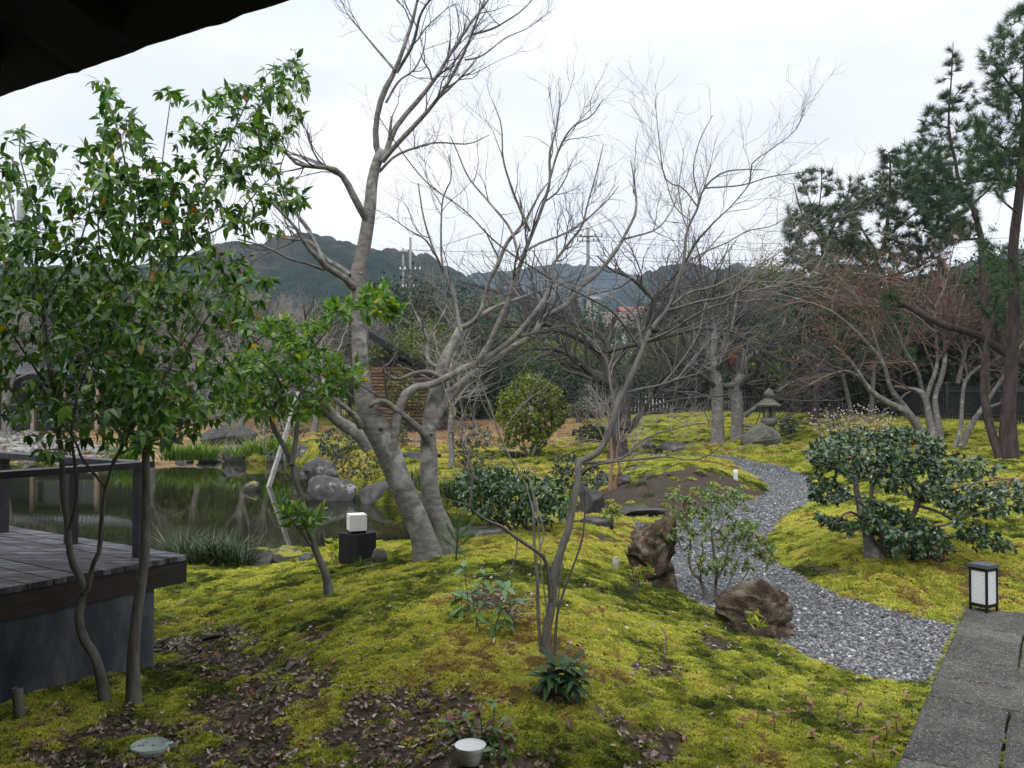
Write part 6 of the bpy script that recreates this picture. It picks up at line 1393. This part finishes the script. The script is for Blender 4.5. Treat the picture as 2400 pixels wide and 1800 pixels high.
belt(K_hedge, [(x, y, 41 + (i % 3) * .8) for i, (x, y) in enumerate([(1290,838),(1345,850),(1400,822),(1462,848),(1580,800),(1640,798),(1760,790),(1820,782),(1880,788),(1940,778),(2000,780),(2060,785),(1170,860),(1110,848)])],
     'dark hedge shrub along the railing fence', 'hedge shrubs along the railing fence', 3.0)
belt(K_hedge, [(x, y, 33.5) for x, y in [(2110,790),(2180,780),(2250,785),(2320,770),(2390,760),(2450,750)]], 'dark shrub behind the tall slatted fence', 'shrubs behind the tall slatted fence', 3.0)
belt(K_dark, [(x, y, Y_) for x, y, Y_ in [(-150,690,110),(60,700,120),(250,690,100),(450,700,110),(640,690,120),(830,700,100),(1000,690,110),(1150,700,100),(1260,705,110),(1390,712,110),(1540,715,100),(1660,700,110),(1800,690,100),(1960,680,110),(2130,680,100),(2300,670,110)]],
     'distant dark tree at the foot of the hills', 'distant trees at the foot of the hills')
belt(K_olive, [(x, y, Y_) for x, y, Y_ in [(-50,720,85),(160,720,80),(350,715,85),(540,720,80),(740,730,84),(920,720,80),(1090,725,84),(1220,735,80),(1320,738,82),(1560,735,80),(1720,725,84),(1880,715,80),(2050,705,84),(2200,700,80),(2350,700,84)]],
     'mid distance pale green tree before the hills', 'pale green trees before the hills')

# ================================================================== SHRUBS
def shrub(label, base_px, polys, m, L, Wr, per=3, tips=5, nst=6, Y=None, name='shrub', cat='shrub', mst=None, n_ind=0, droop=.1, curl=.15, r0=.004, rs=1.0, upr=.6, group=None, tmpl=LEAF, stp=True):
    g = gp(*base_px) if Y is None else at(base_px[0], base_px[1], Y); Y = g[1]; mst = mst or m_barkt; root = thing(name, label, cat, g, group)
    tg = np.concatenate([region(pl, n, Y + dy, s) for pl, n, dy, s in polys]); st = []
    for i in range(nst):
        t = tg[rg.integers(0, len(tg))]; e = g + (t - g) * .6; b0 = g + np.array([rg.normal(0, .04), rg.normal(0, .03), -.03]) * rs; mid = (b0 + e) / 2 + rg.normal(0, .05, 3) * rs + [0, 0, .05 * rs]
        st.append(resample([b0, mid, e], [.012 * rs, .009 * rs, .005 * rs], 9))
    limb_objs(root, st, mst, 'stem', 6)
    P, R = colonize(st, tg, 6, 5, .1, r0, .0012); MB().tubes(P, R, 3, cap=False).obj('twigs', mst, root, kind='stuff')
    add_leaves(root, leaves_on(P, per, L, Wr, droop, .9, curl, .4, upr=upr, tips=tips), m, n_ind, tmpl)
    return root, tg
m_lround = leaf_mat('olive_bush_leaf', [(0, (.07, .11, .025)), (.45, (.14, .19, .035)), (.8, (.24, .28, .045)), (1, (.34, .30, .06))], .45, .25, .35)
m_lgloss = leaf_mat('glossy_bush_leaf', [(0, (.018, .045, .015)), (.5, (.03, .08, .02)), (.85, (.06, .13, .03)), (1, (.11, .18, .05))], .22, .15, .6)
m_lholly = leaf_mat('small_dark_leaf', [(0, (.02, .04, .016)), (.6, (.04, .065, .024)), (.9, (.07, .095, .035)), (1, (.16, .07, .04))], .35, .1, .5)
m_lazal = leaf_mat('azalea_leaf', [(0, (.035, .055, .02)), (.5, (.07, .09, .03)), (.8, (.12, .125, .04)), (1, (.22, .10, .055))], .5, .2, .3)
ell = lambda cx_, cy_, rx, ry, n=14: [(cx_ + rx * math.cos(t) * (1 + .07 * math.sin(3 * t) + .07 * math.sin(5 * t + cx_)), cy_ + ry * math.sin(t) * (1 + .08 * math.sin(4 * t + cx_))) for t in np.arange(n) / n * 2 * math.pi]
shrub('rounded yellow green bush on the far moss, left of the dark cherry trunk', (1240, 1075), [(ell(1246, 955, 86, 74), 420, 0, .45), (ell(1235, 1030, 75, 32), 60, -.2, .4)], m_lround, (.07, .12), .5, 5, 9, 9, rs=2, r0=.008)
shrub('glossy dark leaved bush in the centre behind the moss crest', (1225, 1245), [([(1065,1120),(1140,1095),(1220,1110),(1300,1125),(1345,1160),(1330,1215),(1250,1230),(1160,1225),(1085,1190)], 270, 0, .3)], m_lgloss, (.05, .085), .42, 4, 6, 8, n_ind=200)
shrub('small leaved dark shrub behind the glossy bush beside the thin tree', (1345, 1195), [([(1285,1080),(1340,1060),(1400,1075),(1425,1130),(1390,1160),(1300,1150)], 150, 0, .35)], m_lholly, (.04, .065), .5, 4, 6, 6)
shrub('upright dark shrub right of the slender grey trunk on the far moss', (1095, 1112), [([(1055,1010),(1110,990),(1155,1010),(1160,1070),(1120,1100),(1070,1080)], 150, 0, .35)], m_lholly, (.05, .09), .4, 4, 6, 6, rs=1.4)
shrub('low olive azalea overhanging the pond rocks left of the main trunk', (862, 1128), [([(775,1085),(830,1060),(905,1068),(935,1100),(900,1122),(800,1118)], 130, 0, .4)], m_lazal, (.04, .07), .5, 4, 7, 6, rs=1.3)
shrub('dark speckled shrub above the mottled rock at the pond corner', (795, 1080), [([(740,1020),(790,1000),(850,1020),(855,1065),(790,1078),(745,1065)], 140, 0, .5)], m_lholly, (.06, .10), .45, 4, 7, 6, rs=1.6)
shrub('russet and green azalea behind the fork of the main tree', (905, 1055), [([(830,1010),(880,985),(950,1000),(960,1040),(900,1052),(845,1045)], 150, 0, .5)], m_lazal, (.06, .10), .45, 4, 7, 6, rs=1.6)
shrub('tangled low shrub on the bank right of the big dark leaning rock', (650, 1050), [([(580,1010),(620,985),(700,975),(725,1010),(700,1045),(610,1048)], 130, 0, .6)], m_lholly, (.07, .12), .4, 4, 6, 7, rs=2)
shrub('dark clipped shrub beside the red bench', (1355, 985), [(ell(1368, 955, 42, 24), 90, 0, .6)], m_lholly, (.10, .16), .5, 4, 8, 6, rs=3, Y=36)
shrub('dark low bush left of the cherry trunk foot', (1385, 1040), [(ell(1385, 1015, 46, 22), 90, 0, .5)], m_lholly, (.08, .13), .45, 4, 8, 6, rs=2)
rt_, tg = shrub('bare twiggy shrub covered with small white blossom behind the camellia', (1990, 1035), [([(1875,1000),(1930,965),(2040,962),(2115,975),(2090,1010),(1960,1020)], 150, 0, .6)], m_lholly, (.05, .08), .5, 0, 1, 9, rs=2, name='blossom_shrub')
m_blos, _, _ = mat('white_blossom', (.50, .42, .36), .7, .2)
S = np.repeat(tg, 4, 0) + rg.normal(0, .12, (len(tg) * 4, 3)); MB().leaves(S, unit(rg.normal(size=S.shape)), unit(rg.normal(size=S.shape)), .055, .05, -.2, .2, OVAL).obj('blossom', m_blos, rt_, kind='stuff')
shrub('small evergreen shrub behind the stone lantern', (1848, 1020), [(ell(1850, 1000, 22, 22), 50, 0, .3)], m_lgloss, (.08, .12), .4, 4, 7, 5, rs=1.5)
shrub('azalea seedling with orange and yellow leaves beside the marker post', (1480, 1395), [([(1455,1330),(1500,1320),(1530,1335),(1525,1375),(1450,1370)], 22, 0, .09)], leaf_mat('autumn_azalea_leaf', [(0, (.10, .19, .03)), (.5, (.20, .26, .04)), (.8, (.32, .20, .04)), (1, (.35, .08, .03))], .5, .3, .3), (.028, .045), .34, 4, 6, 9, name='seedling', rs=.35)
m_yel = leaf_mat('yellow_green_leaf', [(0, (.14, .22, .03)), (.6, (.28, .34, .04)), (1, (.42, .38, .05))], .45, .35, .3)
shrub('yellow green fern like plant just left of the charred block', (783, 1322), [([(765,1262),(800,1262),(815,1290),(800,1312),(770,1310)], 14, 0, .08)], m_yel, (.05, .08), .35, 3, 5, 6, name='seedling', rs=.4)
shrub('bright green sprout at the foot of the low brown boulder', (1762, 1500), [([(1752,1450),(1775,1435),(1792,1450),(1780,1475),(1755,1478)], 5, 0, .03)], m_yel, (.05, .08), .25, 2, 5, 3, name='seedling', rs=.3)
shrub('small leafy sapling above the black sprinkler post', (1437, 1240), [(ell(1438, 1200, 22, 20), 18, .1, .1)], m_lround, (.05, .08), .4, 2, 5, 3, name='seedling', rs=.5)
# slender grey trunk beyond the water and its thin crown
traced_tree('slender_tree', 'slender grey trunk standing on the far moss right of the main tree', (1060, 1100), [('1060,1101,15 1058,1050,13 1055,1000,12 1060,950,11 1050,900,9 1060,850,7 1075,800,5', 0, .3)], [('1055,960,6 1085,920,5 1110,880,3', .1, .5), ('1057,930,6 1025,900,4 1000,860,3', .1, -.4)], None, m_bark, m_twigl, 40, 120, 200, 1.2)
m_orange = bark_mat('orange_stem_bark', (.17, .10, .065), (.26, .165, .11), sc=8)
traced_tree('orange_barked_sapling', 'little sapling with two orange brown stems in front of the dark cherry', (1436, 1150), [('1432,1154,12 1431,1120,9 1434,1080,8 1432,1040,7 1428,1000,5 1425,950,3', 0, .2), ('1442,1153,10 1444,1125,8 1452,1100,6 1446,1060,5 1460,1010,3', 0, -.2)], [('1432,1060,4 1410,1020,3 1395,960,2', .1, .2), ('1444,1125,4 1470,1090,3 1490,1060,2', 0, -.2)], None, m_orange, m_twigl, 40, 130, 260, .9, trw=1.2, rmin=.0016)
# ---- pine seedling
g = gp(1068, 1316); root = thing('pine_seedling', 'soft green pine seedling behind the right trunk foot of the main tree', 'pine', g)
st = resample([g, at(1072, 1260, g[1]), at(1070, 1215, g[1])], [.007, .005, .003], 9); lm = [resample([at(1070, y0, g[1]), at(x, y1, g[1] + dy)], [.003, .002], 5) for y0, x, y1, dy in [(1290,1035,1255,.1),(1285,1110,1250,-.1),(1270,1045,1225,-.1),(1265,1105,1225,.1),(1250,1090,1205,0),(1295,1100,1290,.1)]]
MB().tubes(*st, 6).obj('stem', m_barkp, root); limb_objs(root, lm, m_barkp, 'branch', 5)
S = np.concatenate([P[2:] for P, R in lm + [st]]); D = np.concatenate([np.gradient(P, axis=0)[2:] for P, R in lm + [st]]); m_needl2 = leaf_mat('seedling_needle', [(0, (.06, .14, .04)), (1, (.13, .24, .07))], .5, .2, .3)
needles(S, unit(unit(D) + [0, 0, .3]), 34, .085, .0028).obj('needles', m_needl2, root, kind='stuff')
# ---- broad-leaved upright herb in the moss
m_lherb = leaf_mat('herb_leaf', [(0, (.05, .12, .03)), (.6, (.09, .19, .045)), (1, (.15, .25, .06))], .3, .25, .5)
def whorled(label, stems, m, L, n, group=None, name='herb', wr=.34, low=.35, cat='plant'):
    g = gp(*stems[0][0]); root = thing(name, label, cat, g, group)
    for (bx, by), (tx, ty), dy in stems:
        b0 = gp(bx, by); t1 = at(tx, ty, b0[1] + dy); mid = (b0 + t1) / 2 + rg.normal(0, .008, 3); P, R = resample([b0 - [0, 0, .02], mid, t1], [.0035, .003, .0022], 10); MB().tubes(P, R, 6).obj('stem', m_barkt, root)
        nn = n + int(rg.integers(-1, 3)); tt = np.clip(np.r_[np.full(nn // 2, 1.0) - rg.uniform(0, .06, nn // 2), rg.uniform(low, .95, nn - nn // 2)], 0, 1); ph = np.arange(nn) * 2.4 + rg.uniform(0, 6)
        S = np.stack([np.interp(tt, np.linspace(0, 1, 10), P[:, k]) for k in range(3)], 1); el_ = np.where(tt > .93, rg.uniform(.2, .7, nn), rg.uniform(-.35, .25, nn)); d = np.stack([np.cos(ph) * np.cos(el_), np.sin(ph) * np.cos(el_), np.sin(el_)], 1)
        up = unit(np.array([0, 0, 1.]) + rg.normal(0, .15, (nn, 3))); Ls = rg.uniform(.7, 1.1, nn) * L
        add_leaves(root, (S, d, up, Ls, Ls * wr, np.full(nn, .35), np.full(nn, .25)), m, nn)
    return root
whorled('clump of upright broad leaved herbs in the middle of the front moss mound', [((1100,1470),(1088,1330),.0),((1112,1480),(1135,1345),.05),((1128,1490),(1105,1385),-.03),((1150,1500),(1185,1380),.03),((1160,1500),(1208,1412),-.04),((1085,1450),(1082,1400),0)], m_lherb, .115, 12)
m_lard = leaf_mat('dark_long_leaf', [(0, (.012, .035, .010)), (.6, (.02, .06, .014)), (1, (.035, .085, .02))], .5, .15, .25)
root = whorled('dark long leaved plant with red berries at its foot, in front of the thin tree', [((1305,1638),(1300,1560),.0),((1312,1640),(1330,1560),.04),((1318,1642),(1345,1590),-.03),((1300,1636),(1285,1590),.0)], m_lard, .135, 18, wr=.24, low=.7, name='berry_plant')
m_berry, _, _ = mat('red_berry', (.38, .015, .02), .35, .5)
import bmesh as _bm
def ico(r_, sub=1):
    bm = _bm.new(); _bm.ops.create_icosphere(bm, subdivisions=sub, radius=r_); v = np.array([q.co[:] for q in bm.verts]); t = np.array([[w.index for w in f.verts] for f in bm.faces]); bm.free(); return v, t
v, t = ico(.0045); bme = MB().add(v, None, t).mesh('berry', m_berry)
gB_ = np.array(root.location)
for k in range(44):
    o = bpy.data.objects.new('berry', bme); COL.objects.link(o); o.parent = root; c_ = at(rg.normal(1312, 20), rg.normal(1612, 11), gB_[1] + rg.normal(0, .035)); o.location = Vector(c_ - gB_)
# ---- purple and green leaved shrublet behind the cone light
m_lpur = leaf_mat('purple_green_leaf', [(0, (.06, .12, .03)), (.4, (.09, .16, .04)), (.6, (.10, .07, .05)), (.85, (.12, .03, .03)), (1, (.20, .015, .02))], .4, .2, .4)
whorled('low shrublet with burgundy and green leaves behind the white cone light', [((1110,1745),(1085,1680),0),((1130,1748),(1120,1655),.02),((1150,1750),(1160,1645),-.02),((1080,1745),(1050,1690),.0),((1150,1755),(1185,1690),.03),((1140,1750),(1145,1710),0),((1165,1765),(1205,1725),0)], m_lpur, .062, 13, wr=.42, name='shrublet', low=.2)
shrub('green leafy rosette right of the white cone light', (1170, 1795), [(ell(1165, 1770, 38, 22), 10, 0, .04)], m_lherb, (.03, .05), .45, 2, 5, 4, name='seedling', rs=.25)
# ---- red leaved seedlings at the lower right
m_lred = leaf_mat('red_seedling_leaf', [(0, (.20, .07, .035)), (.5, (.28, .11, .06)), (.8, (.14, .08, .04)), (1, (.10, .14, .05))], .45, .2, .4)
sd_px = [(1850,1705,28),(1895,1690,30),(1960,1705,26),(2018,1690,32),(2045,1770,26),(2080,1745,36),(2108,1720,30),(2135,1700,26),(2125,1655,12),(2050,1800,24),(1960,1790,30),(1905,1750,22),(1985,1650,16),(1815,1720,26),(1770,1700,22),(2090,1790,22),(1740,1720,20),(1720,1640,18),(1890,1660,20)]
NW = ['in the loose group at the lower right']
for i, (px, py, h) in enumerate(sorted(sd_px)):
    whorled('red brown leaved seedling in the moss at the lower right, %s from the left' % ORD[i], [((px, py), (px + rg.uniform(-5, 5), py - h - 14), 0)], m_lred, .040, 4, 'red brown seedlings at the lower right', 'seedling', .5, .8)
# ---- sedge and grass clumps
m_sedge = leaf_mat('sedge_blade', [(0, (.010, .026, .008)), (.5, (.022, .055, .014)), (.85, (.05, .09, .025)), (.95, (.13, .12, .055)), (1, (.24, .20, .11))], .45, .15, .35)
m_grassb = leaf_mat('bright_grass_blade', [(0, (.06, .13, .02)), (.6, (.12, .22, .03)), (1, (.25, .26, .06))], .5, .25, .3)
def clump(label, pts, n, L, w, m, spread=.7, rad=.08, name='sedge_clump', cat='grass clump', Y=None, curl=(.25, .8)):
    g = gp(*pts[0]) if Y is None else at(*pts[0], Y); root = thing(name, label, cat, g); mb = MB()
    for p in pts:
        c_ = gp(*p) if Y is None else at(*p, Y); an = rg.uniform(0, 6.28, n); r_ = rad * np.sqrt(rg.random(n)); S = c_ + np.stack([np.cos(an) * r_, np.sin(an) * r_, np.full(n, -.01)], 1)
        a2 = an + rg.normal(0, .6, n); tilt = np.abs(rg.normal(0, spread * .6, n)); d = np.stack([np.cos(a2) * np.sin(tilt), np.sin(a2) * np.sin(tilt), np.cos(tilt)], 1)
        out_ = np.stack([-np.cos(a2) * np.cos(tilt), -np.sin(a2) * np.cos(tilt), np.sin(tilt)], 1); Ls = rg.uniform(.5, 1.1, n) * L
        mb.leaves(S, d, out_, Ls, w, rg.uniform(curl[0], curl[1], n), 0, RIB)
    mb.obj('blades', m, root, kind='stuff'); return root
clump('dark arching sedge clumps at the pond edge behind the deck corner', [(470,1325),(420,1318),(520,1322),(380,1310),(450,1300),(560,1328),(340,1290),(500,1300)], 190, .42, .011, m_sedge, .9, .14, Y=None)
clump('tall tufted sedge between the main trunk and the glossy bush', [(1085,1195),(1130,1180),(1170,1190),(1060,1170),(1110,1150),(1150,1140),(1200,1160)], 170, .55, .013, m_sedge, .55, .22)
clump('bright green grass tuft on the far waterline beside the lichen rock', [(430,1078),(460,1076),(405,1078),(490,1076)], 160, .7, .028, m_grassb, .6, .35, Y=26.5)
clump('short bright grass along the far bank near the dark leaning rock', [(560,1068),(600,1060),(630,1066),(660,1055)], 120, .55, .025, m_grassb, .5, .4, Y=25.5)
clump('yellowish hanging grass on the bank behind the railing', [(285,1085),(300,1080)], 120, .8, .028, m_grassb, .9, .3, Y=26.2)
clump('spiky blades behind the left trunk of the main tree', [(985,1160),(965,1150)], 16, .5, .03, m_sedge, .6, .08, 'iris_plant', 'plant', curl=(.0, .15))
clump('small tuft of grass at the foot of the charred block', [(846,1326)], 22, .10, .005, m_grassb, .8, .03, 'grass_tuft', 'grass')
# fallen sticks
m_stick = bark_mat('fallen_stick_bark', (.07, .055, .04), (.15, .12, .095), sc=12)
for lab, pts, w in [('curved fallen branch on the bare earth of the mound left of centre', [(668,1580),(700,1555),(740,1530),(758,1505),(762,1495)], .009), ('thin fallen branch lying across the moss near the deck', [(400,1440),(450,1410),(520,1395),(600,1388)], .008),
                    ('forked dead twig on the right flank of the moss mound', [(1558,1540),(1560,1500),(1552,1480),(1538,1468)], .006), ('dry twig beside the white cone light mound', [(1385,1305),(1410,1302),(1435,1305)], .006), ('broken stick at the lower left of the moss', [(590,1690),(630,1655),(660,1640)], .005)]:
    P = np.array([gp(*p) for p in pts]) + [0, 0, .014]; P, R = resample(P, np.linspace(w, w * .5, len(P)), 14); rt_ = MB().tubes(P + rg.normal(0, .003, P.shape), R, 6).obj('fallen_branch', m_stick); tag(rt_, lab, 'branch')
# ================================================================== GROUND COVER
def inframe(X, Y, Z=0.0, mar=1.06):
    u = X / np.maximum(Y, .1); return (np.abs(u) < .61 * mar)
def ok_ground(X, Y, m=.02):
    return (poly_sd(path_poly, X, Y) > m) & (pave_sd(X, Y) > .015) & (poly_sd(pond, X, Y) > .12) & ~(((X - bc[0]) * da[0] + (Y - bc[1]) * da[1] > -.0) & ((X - bc[0]) * db[0] + (Y - bc[1]) * db[1] > -.0))
m_moss, nt, b = mat('moss', rough=.85, spec=.15)
a = attr(nt, 'var', 'INSTANCER'); a2 = attr(nt, 'var')
r = ramp(nt, a.outputs['Fac'], [(0, (.045, .062, .018)), (.18, (.13, .16, .03)), (.38, (.31, .34, .055)), (.58, (.49, .50, .085)), (.8, (.60, .56, .12)), (.92, (.41, .31, .09)), (1, (.24, .16, .07))])
r2 = ramp(nt, a2.outputs['Fac'], [(0, (.65, .7, .6)), (1, (1.35, 1.3, 1.3))]); c = mixc(nt, 1.0, r.outputs[0], r2.outputs[0], 'MULTIPLY'); nt.links.new(c, b.inputs['Base Color'])
tr = nd(nt, 'ShaderNodeBsdfTranslucent'); nt.links.new(c, tr.inputs[0]); mx = nd(nt, 'ShaderNodeMixShader'); mx.inputs[0].default_value = .25; nt.links.new(b.outputs[0], mx.inputs[1]); nt.links.new(tr.outputs[0], mx.inputs[2]); nt.links.new(mx.outputs[0], nt.nodes['Material Output'].inputs[0])
def moss_tpl(rad, ns, h, w):
    an = rg.uniform(0, 6.28, ns); r_ = rad * np.sqrt(rg.random(ns)); S = np.stack([np.cos(an) * r_, np.sin(an) * r_, np.full(ns, -.003) + (rad * .34) * (1 - (r_ / rad) ** 2)], 1); n = 4
    S = np.repeat(S, n, 0); k = len(S); t = rg.uniform(0, 6.28, k); e_ = rg.uniform(.15, 1.2, k); d = np.stack([np.cos(t) * np.cos(e_), np.sin(t) * np.cos(e_), np.sin(e_)], 1)
    return MB().leaves(S, d, unit(rg.normal(size=(k, 3))), rg.uniform(.6, 1.2, k) * h, w, .2, .1, RHOMB)
mt = [template(moss_tpl(.040, 46, .013, .0045), 'moss', m_moss) for _ in range(4)]
def zone(n, y0, y1):
    t = rg.random(n); Y = np.sqrt(y0 * y0 + (y1 * y1 - y0 * y0) * t); X = rg.uniform(-.64, .64, n) * Y; return X, Y
parts_ = []
for n, y0, y1, sc_ in [(24000, 3.0, 6.2, (.45, 1.15)), (20000, 6.2, 10.5, (.8, 1.7)), (17000, 10.5, 18, (1.8, 2.8)), (15000, 18, 34, (2.8, 4.6))]:
    X, Y = zone(n, y0, y1); s_ = soil_mask(X, Y); d_ = dry_mask(X, Y); k = ok_ground(X, Y) & (rg.random(n) > s_ * .93) & (rg.random(n) > d_)
    X, Y = X[k], Y[k]; gx_, gy_ = slope(X, Y); sc = rg.uniform(*sc_, len(X)); v = .52 + fbm(X * .8, Y * .8, 4, 50) * .75 + fbm(X * 6, Y * 6, 3, 60) * .55 + rg.normal(0, .12, len(X)) - .15 * soil_mask(X, Y)
    parts_.append((np.stack([X, Y, height(X, Y) + .0], 1), align_euler(gx_, gy_, rg.uniform(0, 6.28, len(X))), sc, np.clip(v, .02, .98)))
# moss creeping over the slab edge and into the joints
q_ = []
for n_, ua_, ub_, va_, vb_ in [(150, -1.6, PV_END, -.012, .004), (26, us[2] - .006, us[2] + .006, .0, .7), (30, us[3] - .006, us[3] + .006, .05, .5), (16, us[3], us[3] + .5, vj2 - .03, vj2 - .01), (90, PV_END - .012, PV_END + .01, .0, 1.4)]:
    u_ = rg.uniform(ua_, ub_, n_); v_ = rg.uniform(va_, vb_, n_); q_.append(PV0 + u_[:, None] * pv_u + v_[:, None] * pv_v)
q_ = np.concatenate(q_); n_ = len(q_); parts_.append((np.c_[q_, np.full(n_, .020)], np.stack([np.zeros(n_), np.zeros(n_), rg.uniform(0, 6.28, n_)], 1), rg.uniform(.25, .6, n_), rg.uniform(.2, .6, n_)))
A = [np.concatenate([p[i] for p in parts_]) for i in range(4)]
scatter('moss', A[0], A[1], A[2], A[3], mt, rg.integers(0, 4, len(A[0])))
# dead leaves and bits
m_lit, nt, b = mat('leaf_litter', rough=.75, spec=.25); a = attr(nt, 'var', 'INSTANCER')
r = ramp(nt, a.outputs['Fac'], [(0, (.05, .03, .024)), (.3, (.11, .068, .052)), (.6, (.20, .13, .10)), (.85, (.32, .235, .19)), (.97, (.48, .40, .32)), (1, (.30, .06, .03))]); nt.links.new(r.outputs[0], b.inputs['Base Color'])
def lit(tm, curl, fold, wd=1.0):
    return template(MB().leaves(np.array([[-.4, 0, 0]]), np.array([[1., 0, 0]]), np.array([[0, 0, 1.]]), 1.0, wd, curl, fold, tm, np.array([0.])), 'leaf_litter', m_lit)
lt = [lit(MAPLE, .5, .3), lit(MAPLE, -.4, .5), lit(MAPLE, .9, -.3), lit(LEAF, .4, .6, .45), lit(LEAF, -.5, .4, .4), lit(OVAL, .7, .5, .4)]
twg = template(MB().tubes(np.array([[-.5, 0, 0], [0, .06, .05], [.5, 0, 0]]), np.array([.02, .018, .01]), 4), 'leaf_litter', m_lit)
lt.append(twg)
L_ = []
for n, y0, y1, base in [(30000, 3.0, 6.5, .075), (9000, 6.5, 12, .04), (5000, 12, 26, .05)]:
    X, Y = zone(n, y0, y1); s_ = soil_mask(X, Y); cor = sstep(6.2, 4.0, Y + .7 * X); k = ok_ground(X, Y, .0) & (rg.random(n) < base + s_ * (.30 + .5 * cor)); X, Y = X[k], Y[k]; L_.append((X, Y))
Xp, Yp = fill_poly(lambda a_, b_: poly_sd(path_poly, a_, b_), (bb0[0], bb1[0], bb0[1], 11), 900); L_.append((Xp, Yp))
X = np.concatenate([q[0] for q in L_]); Y = np.concatenate([q[1] for q in L_]); gx_, gy_ = slope(X, Y); n = len(X)
ix = rg.choice(7, n, p=[.2, .18, .15, .15, .12, .1, .1]); sc = rg.uniform(.016, .034, n) * np.where(ix >= 3, 1.3, 1) * np.where(ix == 6, 1.5, 1) * np.where(Y > 9, 1.5, 1)
E = align_euler(gx_ + rg.normal(0, .35, n), gy_ + rg.normal(0, .35, n), rg.uniform(0, 6.28, n))
scatter('leaf_litter', np.stack([X, Y, height(X, Y) + .008 + rg.uniform(0, .012, n)], 1), E, sc, rg.random(n) ** 1.15, lt, ix)
# a few leaves blown onto the gravel and slabs
# low dry grass on the far banks
m_dry, nt, b = mat('dry_lawn', rough=.9, spec=.1); a = attr(nt, 'var', 'INSTANCER'); r = ramp(nt, a.outputs['Fac'], [(0, (.16, .10, .05)), (.5, (.30, .19, .10)), (1, (.42, .30, .17))]); nt.links.new(r.outputs[0], b.inputs['Base Color'])
def tuft(n=26):
    S = rg.normal(0, .10, (n, 3)) * [1, 1, 0]; d = unit(rg.normal(0, .5, (n, 3)) + [0, 0, 1]); return MB().leaves(S, d, unit(rg.normal(size=(n, 3))), rg.uniform(.05, .12, n), .012, .3, 0, NEEDLE)
dt = [template(tuft(), 'dry_lawn', m_dry) for _ in range(3)]
X, Y = zone(16000, 24, 50); k = (dry_mask(X, Y) > rg.random(len(X))) & ok_ground(X, Y); X, Y = X[k], Y[k]
scatter('dry_lawn', np.stack([X, Y, height(X, Y)], 1), np.stack([X * 0, X * 0, rg.uniform(0, 6.28, len(X))], 1), rg.uniform(.8, 1.6, len(X)), rg.random(len(X)), dt, rg.integers(0, 3, len(X)))
# small green weeds in the damp hollow by the concrete base and on the mound
wt = []
for _ in range(3):
    n = 9; an = np.arange(n) * 2.4; d = np.stack([np.cos(an), np.sin(an), np.full(n, .5)], 1); wt.append(MB().leaves(np.zeros((n, 3)), d, np.repeat([[0, 0, 1.]], n, 0), rg.uniform(.6, 1.1, n), .42, .4, .2, LEAF))
m_weed = leaf_mat('weed_leaf', [(0, (.05, .11, .04)), (1, (.12, .20, .08))], .5, .2, .3)
wt = [template(w_, 'weeds', m_weed) for w_ in wt]
X, Y = zone(2600, 3.2, 9); pc = flat(450, 1470, -.05); w1 = np.exp(-((X - pc[0]) ** 2 + (Y - pc[1]) ** 2) / .5); k = ok_ground(X, Y) & (rg.random(len(X)) < .05 + .8 * w1); X, Y = X[k], Y[k]
scatter('weeds', np.stack([X, Y, height(X, Y) + .006], 1), np.stack([X * 0, X * 0, rg.uniform(0, 6.28, len(X))], 1), rg.uniform(.015, .04, len(X)), rg.random(len(X)), wt, rg.integers(0, 3, len(X)))
